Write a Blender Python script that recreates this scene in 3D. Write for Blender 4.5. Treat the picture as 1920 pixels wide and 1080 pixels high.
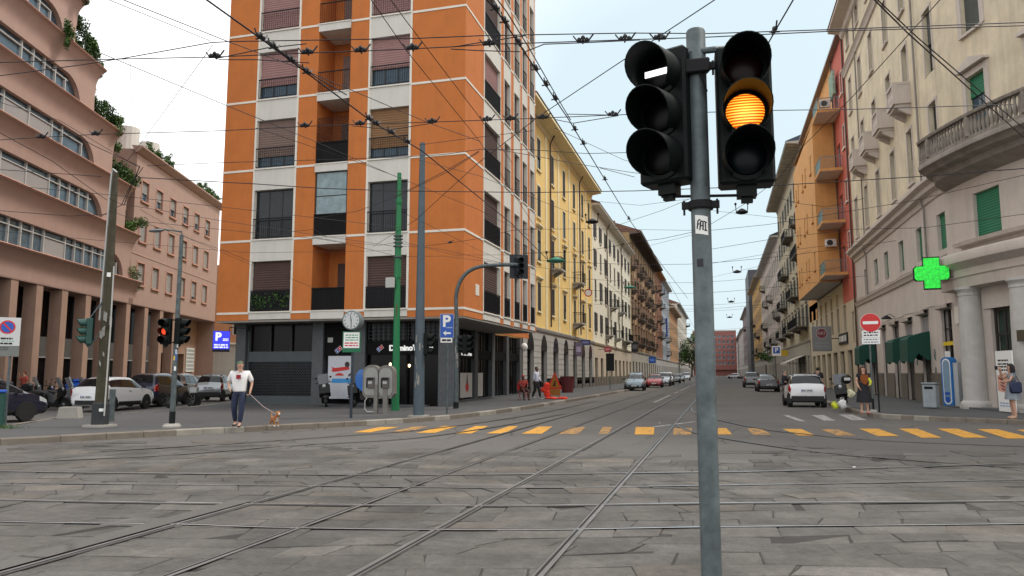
import bpy, bmesh, math, random
from mathutils import Vector, Matrix
S = bpy.context.scene
for o in list(bpy.data.objects): bpy.data.objects.remove(o)
C = S.collection
R = math.radians
rnd = random.Random(7)
# ------------------------------------------------------------------ camera
CAMH, FPX = 1.6, 1387.0
PITCH, YAW = math.atan(159 / FPX), R(15.61)
cam = bpy.data.cameras.new('camera'); camo = bpy.data.objects.new('camera', cam); C.objects.link(camo)
cam.sensor_width = 36; cam.lens = 36 * FPX / 1920; cam.clip_start = .05; cam.clip_end = 6000
camo.location = (0, 0, CAMH); camo.rotation_euler = (math.pi / 2 + PITCH, 0, YAW)
S.camera = camo
# ------------------------------------------------------------------ sky, sun, exposure
W = bpy.data.worlds.new('World'); S.world = W; W.use_nodes = True
wn, wl = W.node_tree.nodes, W.node_tree.links
wn.clear()
sky = wn.new('ShaderNodeTexSky'); sky.sky_type = 'NISHITA'; sky.sun_disc = False
SUN_EL, SUN_AZ = R(58), R(62)
sky.sun_elevation = SUN_EL; sky.sun_rotation = SUN_AZ; sky.air_density = 1.2; sky.dust_density = 3.5; sky.ozone_density = 1.0
tc = wn.new('ShaderNodeTexCoord')
# thin even overcast: cloud cover whiter towards the west (left), thinner to the right
nz = wn.new('ShaderNodeTexNoise'); nz.inputs['Scale'].default_value = 1.6; nz.inputs['Detail'].default_value = 5
mp = wn.new('ShaderNodeMapping'); mp.inputs['Scale'].default_value = (1, 1, 2.5)
wl.new(tc.outputs['Generated'], mp.inputs['Vector']); wl.new(mp.outputs['Vector'], nz.inputs['Vector'])
dp = wn.new('ShaderNodeVectorMath'); dp.operation = 'DOT_PRODUCT'; dp.inputs[1].default_value = (.10, .975, .20)
wl.new(tc.outputs['Generated'], dp.inputs[0])
ad = wn.new('ShaderNodeMath'); ad.operation = 'MULTIPLY_ADD'; ad.inputs[1].default_value = .10
wl.new(nz.outputs['Fac'], ad.inputs[0]); wl.new(dp.outputs['Value'], ad.inputs[2])
rp = wn.new('ShaderNodeValToRGB'); rp.color_ramp.elements[0].position = .80; rp.color_ramp.elements[1].position = 1.0
rp.color_ramp.elements[0].color = (12.5, 12.5, 12.5, 1); rp.color_ramp.elements[1].color = (5.9, 7.1, 7.6, 1)
wl.new(ad.outputs['Value'], rp.inputs['Fac'])
mx = wn.new('ShaderNodeMixRGB'); mx.inputs['Fac'].default_value = .9
wl.new(sky.outputs['Color'], mx.inputs['Color1']); wl.new(rp.outputs['Color'], mx.inputs['Color2'])
bg = wn.new('ShaderNodeBackground'); bg.inputs['Strength'].default_value = .085
wo = wn.new('ShaderNodeOutputWorld'); wl.new(mx.outputs['Color'], bg.inputs['Color']); wl.new(bg.outputs['Background'], wo.inputs['Surface'])
sl = bpy.data.lights.new('sun', 'SUN'); sl.energy = 1.5; sl.angle = R(11); sl.color = (1, .95, .88)
so = bpy.data.objects.new('sun', sl); C.objects.link(so)
# Nishita sun_rotation is clockwise from +Y seen from above
sd = Vector((math.sin(SUN_AZ) * math.cos(SUN_EL), math.cos(SUN_AZ) * math.cos(SUN_EL), math.sin(SUN_EL)))
so.rotation_euler = sd.to_track_quat('Z', 'Y').to_euler()
S.view_settings.view_transform = 'Standard'; S.view_settings.look = 'None'
S.view_settings.exposure = 0.66; S.view_settings.gamma = 1.0
S.cycles.max_bounces = 6; S.cycles.diffuse_bounces = 3; S.cycles.glossy_bounces = 3

# ------------------------------------------------------------------ survey helpers: photo pixel -> place in the world
_f0 = Vector((-math.sin(YAW), math.cos(YAW), 0)); _r = Vector((math.cos(YAW), math.sin(YAW), 0)); _z = Vector((0, 0, 1))
_fw = _f0 * math.cos(PITCH) + _z * math.sin(PITCH); _up = -_f0 * math.sin(PITCH) + _z * math.cos(PITCH)
_C = Vector((0, 0, CAMH))
def ray(x, y): return _fw * FPX + _r * (x - 960) - _up * (y - 540)
def at(x, y, h=0.0):
    d = ray(x, y); return _C + d * ((h - CAMH) / d.z)
def atX(x, y, X):
    d = ray(x, y); return _C + d * (X / d.x)
def atY(x, y, Y):
    d = ray(x, y); return _C + d * (Y / d.y)
def atD(x, y, dist):
    d = ray(x, y); return _C + d * (dist / math.hypot(d.x, d.y))
def facing(p, off=0):                                # rotation that turns a thing's -Y side to the camera, plus an offset
    return math.atan2(-p[0], p[1]) + off

# ------------------------------------------------------------------ objects
def tag(o, label=None, cat=None, group=None, kind=None):
    if label: o['label'] = label
    if cat: o['category'] = cat
    if group: o['group'] = group
    if kind: o['kind'] = kind
    return o
def thing(name, label, cat, loc=(0, 0, 0), rz=0, group=None):
    o = bpy.data.objects.new(name, None); C.objects.link(o); o.empty_display_size = .3
    o.location = loc; o.rotation_euler = (0, 0, rz)
    return tag(o, label, cat, group)
def kids(o): return KIDS.get(o.name, [])
KIDS = {}
def setp(o, p):
    if p is not None:
        o.parent = p; KIDS.setdefault(p.name, []).append(o)
def link(name, me, parent=None, loc=None, rz=0):
    o = bpy.data.objects.new(name, me); C.objects.link(o); setp(o, parent)
    if loc is not None: o.location = loc
    if rz: o.rotation_euler = (0, 0, rz)
    return o
def copytree(o, parent=None, loc=None, rz=None, label=None, group=None, mats=None):
    c = o.copy(); C.objects.link(c); setp(c, parent)
    if loc is not None: c.location = loc
    if rz is not None: c.rotation_euler = (0, 0, rz)
    if label: c['label'] = label
    if group: c['group'] = group
    if mats and c.type == 'MESH':
        for i, s in enumerate(c.material_slots):
            if s.material and s.material.name in mats:
                s.link = 'OBJECT'; s.material = mats[s.material.name]
    for k in list(kids(o)): copytree(k, c, mats=mats)
    return c

class MB:
    "collects shapes into ONE mesh"
    def __init__(s): s.v = []; s.f = []; s.m = []
    def add(s, vs, fs, mi=0):
        b = len(s.v); s.v += [tuple(v) for v in vs]
        for f in fs: s.f.append(tuple(i + b for i in f)); s.m.append(mi)
        return s
    def quad(s, a, b, c, d, mi=0): return s.add([a, b, c, d], [(0, 1, 2, 3)], mi)
    def box(s, x0, y0, z0, x1, y1, z1, mi=0, b=0):
        if b > 0:
            P = []
            for sx in (0, 1):
                for sy in (0, 1):
                    for sz in (0, 1):
                        X = (x0, x1)[sx]; Y = (y0, y1)[sy]; Z = (z0, z1)[sz]
                        dx = b if sx == 0 else -b; dy = b if sy == 0 else -b; dz = b if sz == 0 else -b
                        P += [(X + dx, Y + dy, Z), (X + dx, Y, Z + dz), (X, Y + dy, Z + dz)]
            bm = bmesh.new()
            for p in P: bm.verts.new(p)
            r = bmesh.ops.convex_hull(bm, input=bm.verts)
            bm.verts.index_update()
            s.add([v.co.copy() for v in bm.verts], [[v.index for v in f.verts] for f in bm.faces], mi); bm.free()
            return s
        vs = [(x0, y0, z0), (x1, y0, z0), (x1, y1, z0), (x0, y1, z0), (x0, y0, z1), (x1, y0, z1), (x1, y1, z1), (x0, y1, z1)]
        return s.add(vs, [(3, 2, 1, 0), (4, 5, 6, 7), (0, 1, 5, 4), (1, 2, 6, 5), (2, 3, 7, 6), (3, 0, 4, 7)], mi)
    def tube(s, pts, r, n=8, mi=0, caps=True):
        pts = [Vector(p) for p in pts]; k = len(pts)
        rs = r if isinstance(r, (list, tuple)) else [r] * k
        vs = []; prev = None
        for i, p in enumerate(pts):
            t = (pts[min(i + 1, k - 1)] - pts[max(i - 1, 0)])
            if t.length < 1e-9: t = Vector((0, 0, 1))
            t.normalize()
            if prev is None:
                a = Vector((0, 0, 1)) if abs(t.z) < .9 else Vector((1, 0, 0)); u = t.cross(a).normalized()
            else:
                u = prev - t * prev.dot(t)
                u = u.normalized() if u.length > 1e-6 else t.orthogonal().normalized()
            prev = u; w = t.cross(u)
            for j in range(n):
                an = 2 * math.pi * j / n; vs.append(p + (u * math.cos(an) + w * math.sin(an)) * rs[i])
        fs = [(i * n + j, i * n + (j + 1) % n, (i + 1) * n + (j + 1) % n, (i + 1) * n + j) for i in range(k - 1) for j in range(n)]
        if caps: fs += [tuple(range(n - 1, -1, -1)), tuple(range((k - 1) * n, k * n))]
        return s.add(vs, fs, mi)
    def lathe(s, prof, c=(0, 0, 0), n=20, mi=0, axis='z'):
        vs = []; c = Vector(c)
        for (r, z) in prof:
            for j in range(n):
                a = 2 * math.pi * j / n; x, y = r * math.cos(a), r * math.sin(a)
                vs.append(c + (Vector((x, y, z)) if axis == 'z' else Vector((x, z, y)) if axis == 'y' else Vector((z, x, y))))
        k = len(prof)
        fs = [(i * n + j, i * n + (j + 1) % n, (i + 1) * n + (j + 1) % n, (i + 1) * n + j) for i in range(k - 1) for j in range(n)]
        fs += [tuple(range(n - 1, -1, -1)), tuple(range((k - 1) * n, k * n))]
        return s.add(vs, fs, mi)
    def prism(s, poly, d0, d1, mi=0, plane='xz'):
        n = len(poly)
        def P(a, b, d): return (a, d, b) if plane == 'xz' else (d, a, b) if plane == 'yz' else (a, b, d)
        vs = [P(a, b, d0) for a, b in poly] + [P(a, b, d1) for a, b in poly]
        fs = [tuple(range(n - 1, -1, -1)), tuple(range(n, 2 * n))] + [(i, (i + 1) % n, n + (i + 1) % n, n + i) for i in range(n)]
        return s.add(vs, fs, mi)
    def ell(s, c, r, n=12, m=8, mi=0):
        vs = []; c = Vector(c)
        for i in range(m + 1):
            t = math.pi * i / m
            for j in range(n):
                a = 2 * math.pi * j / n
                vs.append(c + Vector((r[0] * math.sin(t) * math.cos(a), r[1] * math.sin(t) * math.sin(a), r[2] * math.cos(t))))
        return s.add(vs, [(i * n + j, (i + 1) * n + j, (i + 1) * n + (j + 1) % n, i * n + (j + 1) % n) for i in range(m) for j in range(n)], mi)
    def leaves(s, c, r, n, size, nm=3, rg=rnd, lumps=7):
        c = Vector(c); r = Vector(r)
        L = [(Vector((rg.gauss(0, .38), rg.gauss(0, .38), rg.gauss(0, .38))), rg.uniform(.3, .55), rg.randrange(nm)) for _ in range(lumps)]
        for _ in range(n):
            l, rad, ci = rg.choice(L)
            d = Vector((rg.gauss(0, 1), rg.gauss(0, 1), rg.gauss(0, 1))); d.normalize()
            p = l + d * rad * rg.random() ** .4
            p = c + Vector((p.x * r.x, p.y * r.y, p.z * r.z))
            a = Vector((rg.gauss(0, 1), rg.gauss(0, 1), rg.gauss(0, .6))).normalized(); b = a.cross(Vector((rg.gauss(0, 1), rg.gauss(0, 1), 1))).normalized()
            q = size * rg.uniform(.6, 1.4)
            mi = ci if rg.random() < .7 else rg.randrange(nm)
            s.add([p - a * q, p + b * q * .45, p + a * q, p - b * q * .45], [(0, 1, 2, 3)], mi)
        return s
    def mesh(s, name, mats, smooth=False, fix=False):
        me = bpy.data.meshes.new(name); me.from_pydata(s.v, [], s.f)
        for m in (mats if isinstance(mats, (list, tuple)) else [mats]): me.materials.append(m)
        me.polygons.foreach_set('material_index', s.m)
        if fix:
            bm = bmesh.new(); bm.from_mesh(me); bmesh.ops.recalc_face_normals(bm, faces=bm.faces); bm.to_mesh(me); bm.free()
        if smooth:
            me.shade_smooth(); me.set_sharp_from_angle(angle=R(38))
        me.update(); return me
    def build(s, name, mats, parent=None, smooth=False, loc=None, fix=None, rz=0):
        return link(name, s.mesh(name, mats, smooth, smooth if fix is None else fix), parent, loc, rz)

def split(mb, name, mats, parent, smooth=False, fix=None):
    "separate pieces become parts of their own"
    par = list(range(len(mb.v)))
    def find(a):
        while par[a] != a: par[a] = par[par[a]]; a = par[a]
        return a
    for f in mb.f:
        r = find(f[0])
        for i in f[1:]: par[find(i)] = r
    G = {}
    for f, m in zip(mb.f, mb.m): G.setdefault(find(f[0]), []).append((f, m))
    out = []
    for fs in G.values():
        q = MB(); ix = {}
        for f, m in fs:
            for i in f:
                if i not in ix: ix[i] = len(q.v); q.v.append(mb.v[i])
            q.f.append(tuple(ix[i] for i in f)); q.m.append(m)
        out.append(q.build(name, mats, parent, smooth, None, fix))
    return out
def text(parent, s, size, loc, mat, rot=(math.pi / 2, 0, 0), align='CENTER', depth=.004, name='lettering', bold=0.0, sx=1.0):
    cu = bpy.data.curves.new('t', 'FONT'); cu.body = s; cu.size = size; cu.align_x = align; cu.align_y = 'CENTER'; cu.extrude = depth; cu.offset = bold
    o = bpy.data.objects.new('t', cu); C.objects.link(o)
    me = bpy.data.meshes.new_from_object(o.evaluated_get(bpy.context.evaluated_depsgraph_get()))
    bpy.data.objects.remove(o); me.materials.clear(); me.materials.append(mat)
    q = link(name, me, parent); q.location = loc; q.rotation_euler = rot; q.scale = (sx, 1, 1)
    return q

# ------------------------------------------------------------------ materials
MATS = {}
def M(name, col=None, rough=.7, metal=0.0, var=.10, scale=1.3, streak=0.0, bump=0.0, bscale=30, spec=.4, emit=0.0, coat=0.0, objvar=0.0, ecol=None, dirt=None):
    if name in MATS: return MATS[name]
    m = bpy.data.materials.new(name); m.use_nodes = True; MATS[name] = m
    nt = m.node_tree; N, L = nt.nodes, nt.links; b = N['Principled BSDF']
    b.inputs['Roughness'].default_value = rough; b.inputs['Metallic'].default_value = metal
    b.inputs['Specular IOR Level'].default_value = spec; b.inputs['Coat Weight'].default_value = coat
    tcn = N.new('ShaderNodeTexCoord'); src = None
    def rgb(k): return tuple(min(1, c * k) for c in col) + (1,)
    if var > 0 or streak > 0:
        n1 = N.new('ShaderNodeTexNoise'); n1.inputs['Scale'].default_value = scale; n1.inputs['Detail'].default_value = 8; n1.inputs['Roughness'].default_value = .65
        L.new(tcn.outputs['Object'], n1.inputs['Vector'])
        r1 = N.new('ShaderNodeValToRGB'); r1.color_ramp.elements[0].position = .3; r1.color_ramp.elements[1].position = .72
        r1.color_ramp.elements[0].color = rgb(1 - var); r1.color_ramp.elements[1].color = rgb(1 + var * .7)
        L.new(n1.outputs['Fac'], r1.inputs['Fac']); src = r1.outputs['Color']
    if streak > 0:
        mpn = N.new('ShaderNodeMapping'); mpn.inputs['Scale'].default_value = (2.6, 2.6, .16)
        n2 = N.new('ShaderNodeTexNoise'); n2.inputs['Scale'].default_value = 1.1; n2.inputs['Detail'].default_value = 7; n2.inputs['Roughness'].default_value = .7
        L.new(tcn.outputs['Object'], mpn.inputs['Vector']); L.new(mpn.outputs['Vector'], n2.inputs['Vector'])
        r2 = N.new('ShaderNodeValToRGB'); r2.color_ramp.elements[0].position = .46; r2.color_ramp.elements[1].position = .78
        r2.color_ramp.elements[0].color = (0, 0, 0, 1); r2.color_ramp.elements[1].color = (streak,) * 3 + (1,)
        L.new(n2.outputs['Fac'], r2.inputs['Fac'])
        mi = N.new('ShaderNodeMixRGB'); d = dirt or tuple(c * .35 for c in col); mi.inputs['Color2'].default_value = tuple(d) + (1,)
        L.new(r2.outputs['Color'], mi.inputs['Fac']); L.new(src, mi.inputs['Color1']); src = mi.outputs['Color']
    if objvar > 0:
        oi = N.new('ShaderNodeObjectInfo'); hs = N.new('ShaderNodeHueSaturation')
        mr = N.new('ShaderNodeMapRange'); mr.inputs['To Min'].default_value = 1 - objvar; mr.inputs['To Max'].default_value = 1 + objvar
        L.new(oi.outputs['Random'], mr.inputs['Value']); L.new(mr.outputs['Result'], hs.inputs['Value'])
        if src: L.new(src, hs.inputs['Color'])
        else: hs.inputs['Color'].default_value = tuple(col) + (1,)
        src = hs.outputs['Color']
    if src: L.new(src, b.inputs['Base Color'])
    else: b.inputs['Base Color'].default_value = tuple(col) + (1,)
    if bump > 0:
        n3 = N.new('ShaderNodeTexNoise'); n3.inputs['Scale'].default_value = bscale; n3.inputs['Detail'].default_value = 4
        L.new(tcn.outputs['Object'], n3.inputs['Vector'])
        bp = N.new('ShaderNodeBump'); bp.inputs['Strength'].default_value = bump; bp.inputs['Distance'].default_value = .02
        L.new(n3.outputs['Fac'], bp.inputs['Height']); L.new(bp.outputs['Normal'], b.inputs['Normal'])
    if emit > 0:
        b.inputs['Emission Color'].default_value = tuple(ecol or col) + (1,); b.inputs['Emission Strength'].default_value = emit
    return m
def glass(name, col=(.02, .025, .03), rough=.06, var=.5):
    return M(name, col, rough, 0, var, .7, spec=.32, objvar=.35)
m_orange = M('orange_render', (.53, .165, .038), .85, var=.11, streak=.42, bump=.12, bscale=60, dirt=(.34, .12, .045))
m_white = M('white_render', (.62, .60, .55), .8, var=.06, streak=.22, bump=.08, dirt=(.33, .31, .27))
m_band = M('white_trim', (.72, .68, .60), .7, var=.06)
m_pink = M('pink_render', (.385, .262, .215), .85, var=.08, streak=.30, bump=.1, dirt=(.34, .19, .14))
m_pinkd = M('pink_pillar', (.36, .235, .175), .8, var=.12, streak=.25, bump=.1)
m_glass = glass('window_glass'); m_gblue = glass('blue_window_glass', (.045, .085, .12), .08, .4)
m_shop = M('shop_glass', (.005, .005, .006), .16, 0, .4, .7, spec=.16, objvar=.3)
m_frame = M('pale_frame', (.42, .42, .40), .5, var=.05); m_fdark = M('dark_frame', (.03, .027, .025), .5, var=.1)
m_iron = M('black_iron', (.014, .014, .016), .6, .2, var=.15, spec=.2); m_black = M('black_plastic', (.008, .009, .010), .5, var=.15, spec=.2)
m_steel = M('galvanised_steel', (.105, .128, .132), .55, .35, var=.42, scale=9, streak=.35, bump=.05)
m_chrome = M('bright_metal', (.6, .6, .6), .25, 1, var=.08)
m_rubber = M('rubber', (.012, .012, .012), .85, var=.2)
m_paper = M('white_paint', (.78, .78, .76), .5, var=.03); m_ink = M('black_ink', (.015, .015, .017), .6, var=0)
m_red = M('red_paint', (.55, .025, .025), .4, var=.06); m_blue = M('blue_paint', (.02, .09, .42), .4, var=.06)
m_leaf = [M('leaf_dark', (.022, .058, .014), .6, var=.25, scale=4), M('leaf_mid', (.045, .11, .022), .6, var=.25, scale=4), M('leaf_light', (.09, .18, .035), .6, var=.25, scale=4)]
m_bark = M('bark', (.07, .05, .035), .9, var=.25, bump=.4)
m_granite = M('grey_granite', (.088, .096, .102), .55, var=.22, scale=6, bump=.08, bscale=80)
m_stone = M('pale_stone', (.40, .385, .355), .8, var=.10, streak=.22, bump=.2, bscale=25, dirt=(.2, .185, .165))
m_stoned = M('dark_plinth_stone', (.13, .115, .095), .8, var=.2, streak=.2, bump=.2)
m_concrete = M('concrete', (.33, .31, .28), .9, var=.15, bump=.3)
# ------------------------------------------------------------------ ground
def asphalt(name, col, patch=.25, crack=.0, grain=.35):
    m = M(name, col, .88, 0, patch, .22, bump=0); nt = m.node_tree; N, L = nt.nodes, nt.links; b = N['Principled BSDF']
    src = b.inputs['Base Color'].links[0].from_socket
    t = N.new('ShaderNodeTexCoord'); n = N.new('ShaderNodeTexNoise'); n.inputs['Scale'].default_value = 55; n.inputs['Detail'].default_value = 3
    L.new(t.outputs['Object'], n.inputs['Vector'])
    r = N.new('ShaderNodeMapRange'); r.inputs['To Min'].default_value = 1 - grain; r.inputs['To Max'].default_value = 1 + grain; L.new(n.outputs['Fac'], r.inputs['Value'])
    hs = N.new('ShaderNodeHueSaturation'); L.new(r.outputs['Result'], hs.inputs['Value']); L.new(src, hs.inputs['Color']); src = hs.outputs['Color']
    if crack:
        nd = N.new('ShaderNodeTexNoise'); nd.inputs['Scale'].default_value = 1.2; nd.inputs['Detail'].default_value = 5; L.new(t.outputs['Object'], nd.inputs['Vector'])
        va = N.new('ShaderNodeMixRGB'); va.inputs['Fac'].default_value = .25; L.new(t.outputs['Object'], va.inputs['Color1']); L.new(nd.outputs['Color'], va.inputs['Color2'])
        vo = N.new('ShaderNodeTexVoronoi'); vo.feature = 'DISTANCE_TO_EDGE'; vo.inputs['Scale'].default_value = .8; L.new(va.outputs['Color'], vo.inputs['Vector'])
        cr = N.new('ShaderNodeMapRange'); cr.inputs['From Max'].default_value = .018; cr.inputs['To Min'].default_value = crack; cr.inputs['To Max'].default_value = 0; cr.clamp = True
        L.new(vo.outputs['Distance'], cr.inputs['Value'])
        mk = N.new('ShaderNodeTexNoise'); mk.inputs['Scale'].default_value = .35; L.new(t.outputs['Object'], mk.inputs['Vector'])
        mr = N.new('ShaderNodeMapRange'); mr.inputs['From Min'].default_value = .45; mr.inputs['From Max'].default_value = .6; L.new(mk.outputs['Fac'], mr.inputs['Value'])
        mu = N.new('ShaderNodeMath'); mu.operation = 'MULTIPLY'; L.new(cr.outputs['Result'], mu.inputs[0]); L.new(mr.outputs['Result'], mu.inputs[1])
        mi = N.new('ShaderNodeMixRGB'); mi.inputs['Color2'].default_value = (.012, .011, .01, 1); L.new(mu.outputs['Value'], mi.inputs['Fac']); L.new(src, mi.inputs['Color1']); src = mi.outputs['Color']
    L.new(src, b.inputs['Base Color'])
    bp = N.new('ShaderNodeBump'); bp.inputs['Strength'].default_value = .35; bp.inputs['Distance'].default_value = .006
    L.new(n.outputs['Fac'], bp.inputs['Height']); L.new(bp.outputs['Normal'], b.inputs['Normal'])
    return m
m_road = asphalt('road_asphalt', (.108, .101, .093), .22, .8)
m_pave = asphalt('pavement_asphalt', (.070, .070, .071), .16, .25, .25)
m_lot = asphalt('side_street_asphalt', (.105, .101, .095), .16, .3)
m_kerb = M('kerb_granite', (.165, .14, .112), .8, var=.3, scale=2.2, bump=.3)
m_bed = M('rail_bed', (.088, .082, .075), .9, var=.3, scale=3, bump=.3)
m_rail = M('worn_rail_steel', (.46, .46, .47), .36, .7, var=.3, scale=2)
m_groove = M('rail_groove', (.010, .010, .010), .9, var=0)
def sheet(name, poly, z, mat, kind='structure'):
    mb = MB(); mb.add([(x, y, z) for x, y in poly], [tuple(range(len(poly)))]); o = mb.build(name, mat)
    return tag(o, kind=kind)
mb = MB(); mb.quad((-2500, -600, -.02), (2500, -600, -.02), (2500, 4000, -.02), (-2500, 4000, -.02))
tag(mb.build('ground', m_lot), kind='structure')
sheet('road', [(-40, -30), (40, -30), (40, 22), (9, 30), (6.6, 120), (6.6, 420), (-8.6, 420), (-8.6, 60), (-10, 24), (-26, 4)], 0, m_road)

def slab(name, poly, z0, z1, mat):
    n = len(poly); mb = MB()
    mb.add([(x, y, z1) for x, y in poly] + [(x, y, z0) for x, y in poly], [tuple(range(n))] + [(i, n + i, n + (i + 1) % n, (i + 1) % n) for i in range(n)])
    o = mb.build(name, mat); return tag(o, kind='structure')
def smoothpath(P, k=4):
    out = []
    for i in range(len(P) - 1):
        p0, p1, p2, p3 = P[max(i - 1, 0)], P[i], P[i + 1], P[min(i + 2, len(P) - 1)]
        for j in range(k):
            t = j / k
            out.append(tuple(.5 * (2 * p1[a] + (p2[a] - p0[a]) * t + (2 * p0[a] - 5 * p1[a] + 4 * p2[a] - p3[a]) * t * t + (-p0[a] + 3 * p1[a] - 3 * p2[a] + p3[a]) * t ** 3) for a in range(len(p1))))
    out.append(tuple(P[-1])); return out
PH = .14
kl = smoothpath([(-24, 1.5), (-19, 7.6), (-15.45, 13.04), (-13.46, 16.21), (-12.15, 18.21), (-10.45, 20.87), (-9.3, 23.6), (-8.5, 28.0), (-8.1, 38.2), (-7.9, 57.8), (-7.8, 90), (-7.8, 200), (-7.8, 400)])
bk = [tuple(at(*p, PH)[:2]) for p in ((440, 753), (387, 759), (300, 769), (220, 776), (119, 780), (17, 797))]
slab('pavement', kl + [(-16, 400), (-16, 52), (-22.3, 52), (-22.3, 31)] + bk + [(-26, 12)], -.05, PH, m_pave)
kr = smoothpath([(30, 12), (16, 21), (10.4, 25.4), (8.2, 27.2), (6.3, 28.2), (5.3, 29.6), (5.1, 32), (5.1, 37), (5.3, 60), (5.3, 140), (5.3, 400)])
slab('pavement.001', kr[::-1] + [(40, 12), (40, 400)][::1], -.05, PH, m_pave) if False else slab('pavement.001', kr + [(14, 400), (14, 40), (34, 20)], -.05, PH, m_pave)
def kerb(path, w, side):
    "granite kerb stones laid along the pavement edge, each about 1.2 m long, joints left open"
    pts = [Vector(p) for p in path]; mb = MB(); acc = []; d = 0
    seg = []
    for a, b in zip(pts, pts[1:]):
        L = (b - a).length; n = max(1, round(L / (1.3 if a.y < 70 else 6)))
        for i in range(n): seg.append((a + (b - a) * (i / n), a + (b - a) * ((i + 1) / n)))
    def nrm(i):
        a = seg[max(i - 1, 0)][0]; b = seg[min(i + 1, len(seg) - 1)][1]; t = (b - a).normalized(); return Vector((-t.y, t.x)) * side
    for i, (a, b) in enumerate(seg):
        if a.y < -5: continue
        t = (b - a).normalized() * .006; n0 = nrm(i); n1 = nrm(i + 1) if i + 1 < len(seg) else n0
        z = PH + .006 + rnd.uniform(-.004, .008); a2, b2 = a + t, b - t
        o = .02 + rnd.uniform(-.008, .008); c = .018
        q = [(a2 - n0 * o, -.05), (a2 - n0 * o, z - c), (a2 - n0 * (o - c), z), (a2 + n0 * w, z)]
        q2 = [(b2 - n1 * o, -.05), (b2 - n1 * o, z - c), (b2 - n1 * (o - c), z), (b2 + n1 * w, z)]
        vs = [(p.x, p.y, zz) for p, zz in q] + [(p.x, p.y, zz) for p, zz in q2]
        mb.add(vs, [(0, 4, 5, 1), (1, 5, 6, 2), (2, 6, 7, 3), (0, 1, 2, 3), (7, 6, 5, 4)], 0 if rnd.random() < .7 else 1)
    return tag(mb.build('kerb', [m_kerb, M('kerb_granite_pale', (.27, .25, .21), .8, var=.25, scale=2.2, bump=.3)], fix=True), kind='structure')
kerb(kl, .26, 1); kerb(kr, .26, -1)
kerb([(p[0], p[1]) for p in bk], .2, 1)

# stone slab paving of the crossing: every slab its own tilted stone, with open joints
def stone_mat():
    m = M('paving_slabs', (.10, .095, .088), .82, var=0); nt = m.node_tree; N, L = nt.nodes, nt.links; b = N['Principled BSDF']
    a = N.new('ShaderNodeVertexColor'); a.layer_name = 'tint'; t = N.new('ShaderNodeTexCoord')
    n = N.new('ShaderNodeTexNoise'); n.inputs['Scale'].default_value = 38; n.inputs['Detail'].default_value = 5; n.inputs['Roughness'].default_value = .7; L.new(t.outputs['Object'], n.inputs['Vector'])
    n2 = N.new('ShaderNodeTexNoise'); n2.inputs['Scale'].default_value = 1.3; n2.inputs['Detail'].default_value = 6; L.new(t.outputs['Object'], n2.inputs['Vector'])
    mr = N.new('ShaderNodeMapRange'); mr.inputs['To Min'].default_value = .55; mr.inputs['To Max'].default_value = 1.45; L.new(n.outputs['Fac'], mr.inputs['Value'])
    m2 = N.new('ShaderNodeMapRange'); m2.inputs['From Min'].default_value = .3; m2.inputs['From Max'].default_value = .7; m2.inputs['To Min'].default_value = .66; m2.inputs['To Max'].default_value = 1.28; L.new(n2.outputs['Fac'], m2.inputs['Value'])
    mu = N.new('ShaderNodeMath'); mu.operation = 'MULTIPLY'; L.new(mr.outputs['Result'], mu.inputs[0]); L.new(m2.outputs['Result'], mu.inputs[1])
    n6 = N.new('ShaderNodeTexNoise'); n6.inputs['Scale'].default_value = 8; n6.inputs['Detail'].default_value = 9; n6.inputs['Roughness'].default_value = .75; L.new(t.outputs['Object'], n6.inputs['Vector'])
    m6 = N.new('ShaderNodeMapRange'); m6.inputs['From Min'].default_value = .3; m6.inputs['From Max'].default_value = .7; m6.inputs['To Min'].default_value = .72; m6.inputs['To Max'].default_value = 1.28; L.new(n6.outputs['Fac'], m6.inputs['Value'])
    mu0 = mu; mu = N.new('ShaderNodeMath'); mu.operation = 'MULTIPLY'; L.new(mu0.outputs['Value'], mu.inputs[0]); L.new(m6.outputs['Result'], mu.inputs[1])
    hs = N.new('ShaderNodeHueSaturation'); L.new(a.outputs['Color'], hs.inputs['Color']); L.new(mu.outputs['Value'], hs.inputs['Value']); L.new(hs.outputs['Color'], b.inputs['Base Color'])
    n4 = N.new('ShaderNodeTexNoise'); n4.inputs['Scale'].default_value = 5; n4.inputs['Detail'].default_value = 6; L.new(t.outputs['Object'], n4.inputs['Vector'])
    ad = N.new('ShaderNodeMath'); ad.operation = 'MULTIPLY_ADD'; ad.inputs[1].default_value = 3.0; L.new(n4.outputs['Fac'], ad.inputs[0]); L.new(n.outputs['Fac'], ad.inputs[2])
    bp = N.new('ShaderNodeBump'); bp.inputs['Strength'].default_value = .7; bp.inputs['Distance'].default_value = .012; L.new(ad.outputs['Value'], bp.inputs['Height']); L.new(bp.outputs['Normal'], b.inputs['Normal'])
    return m
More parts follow.
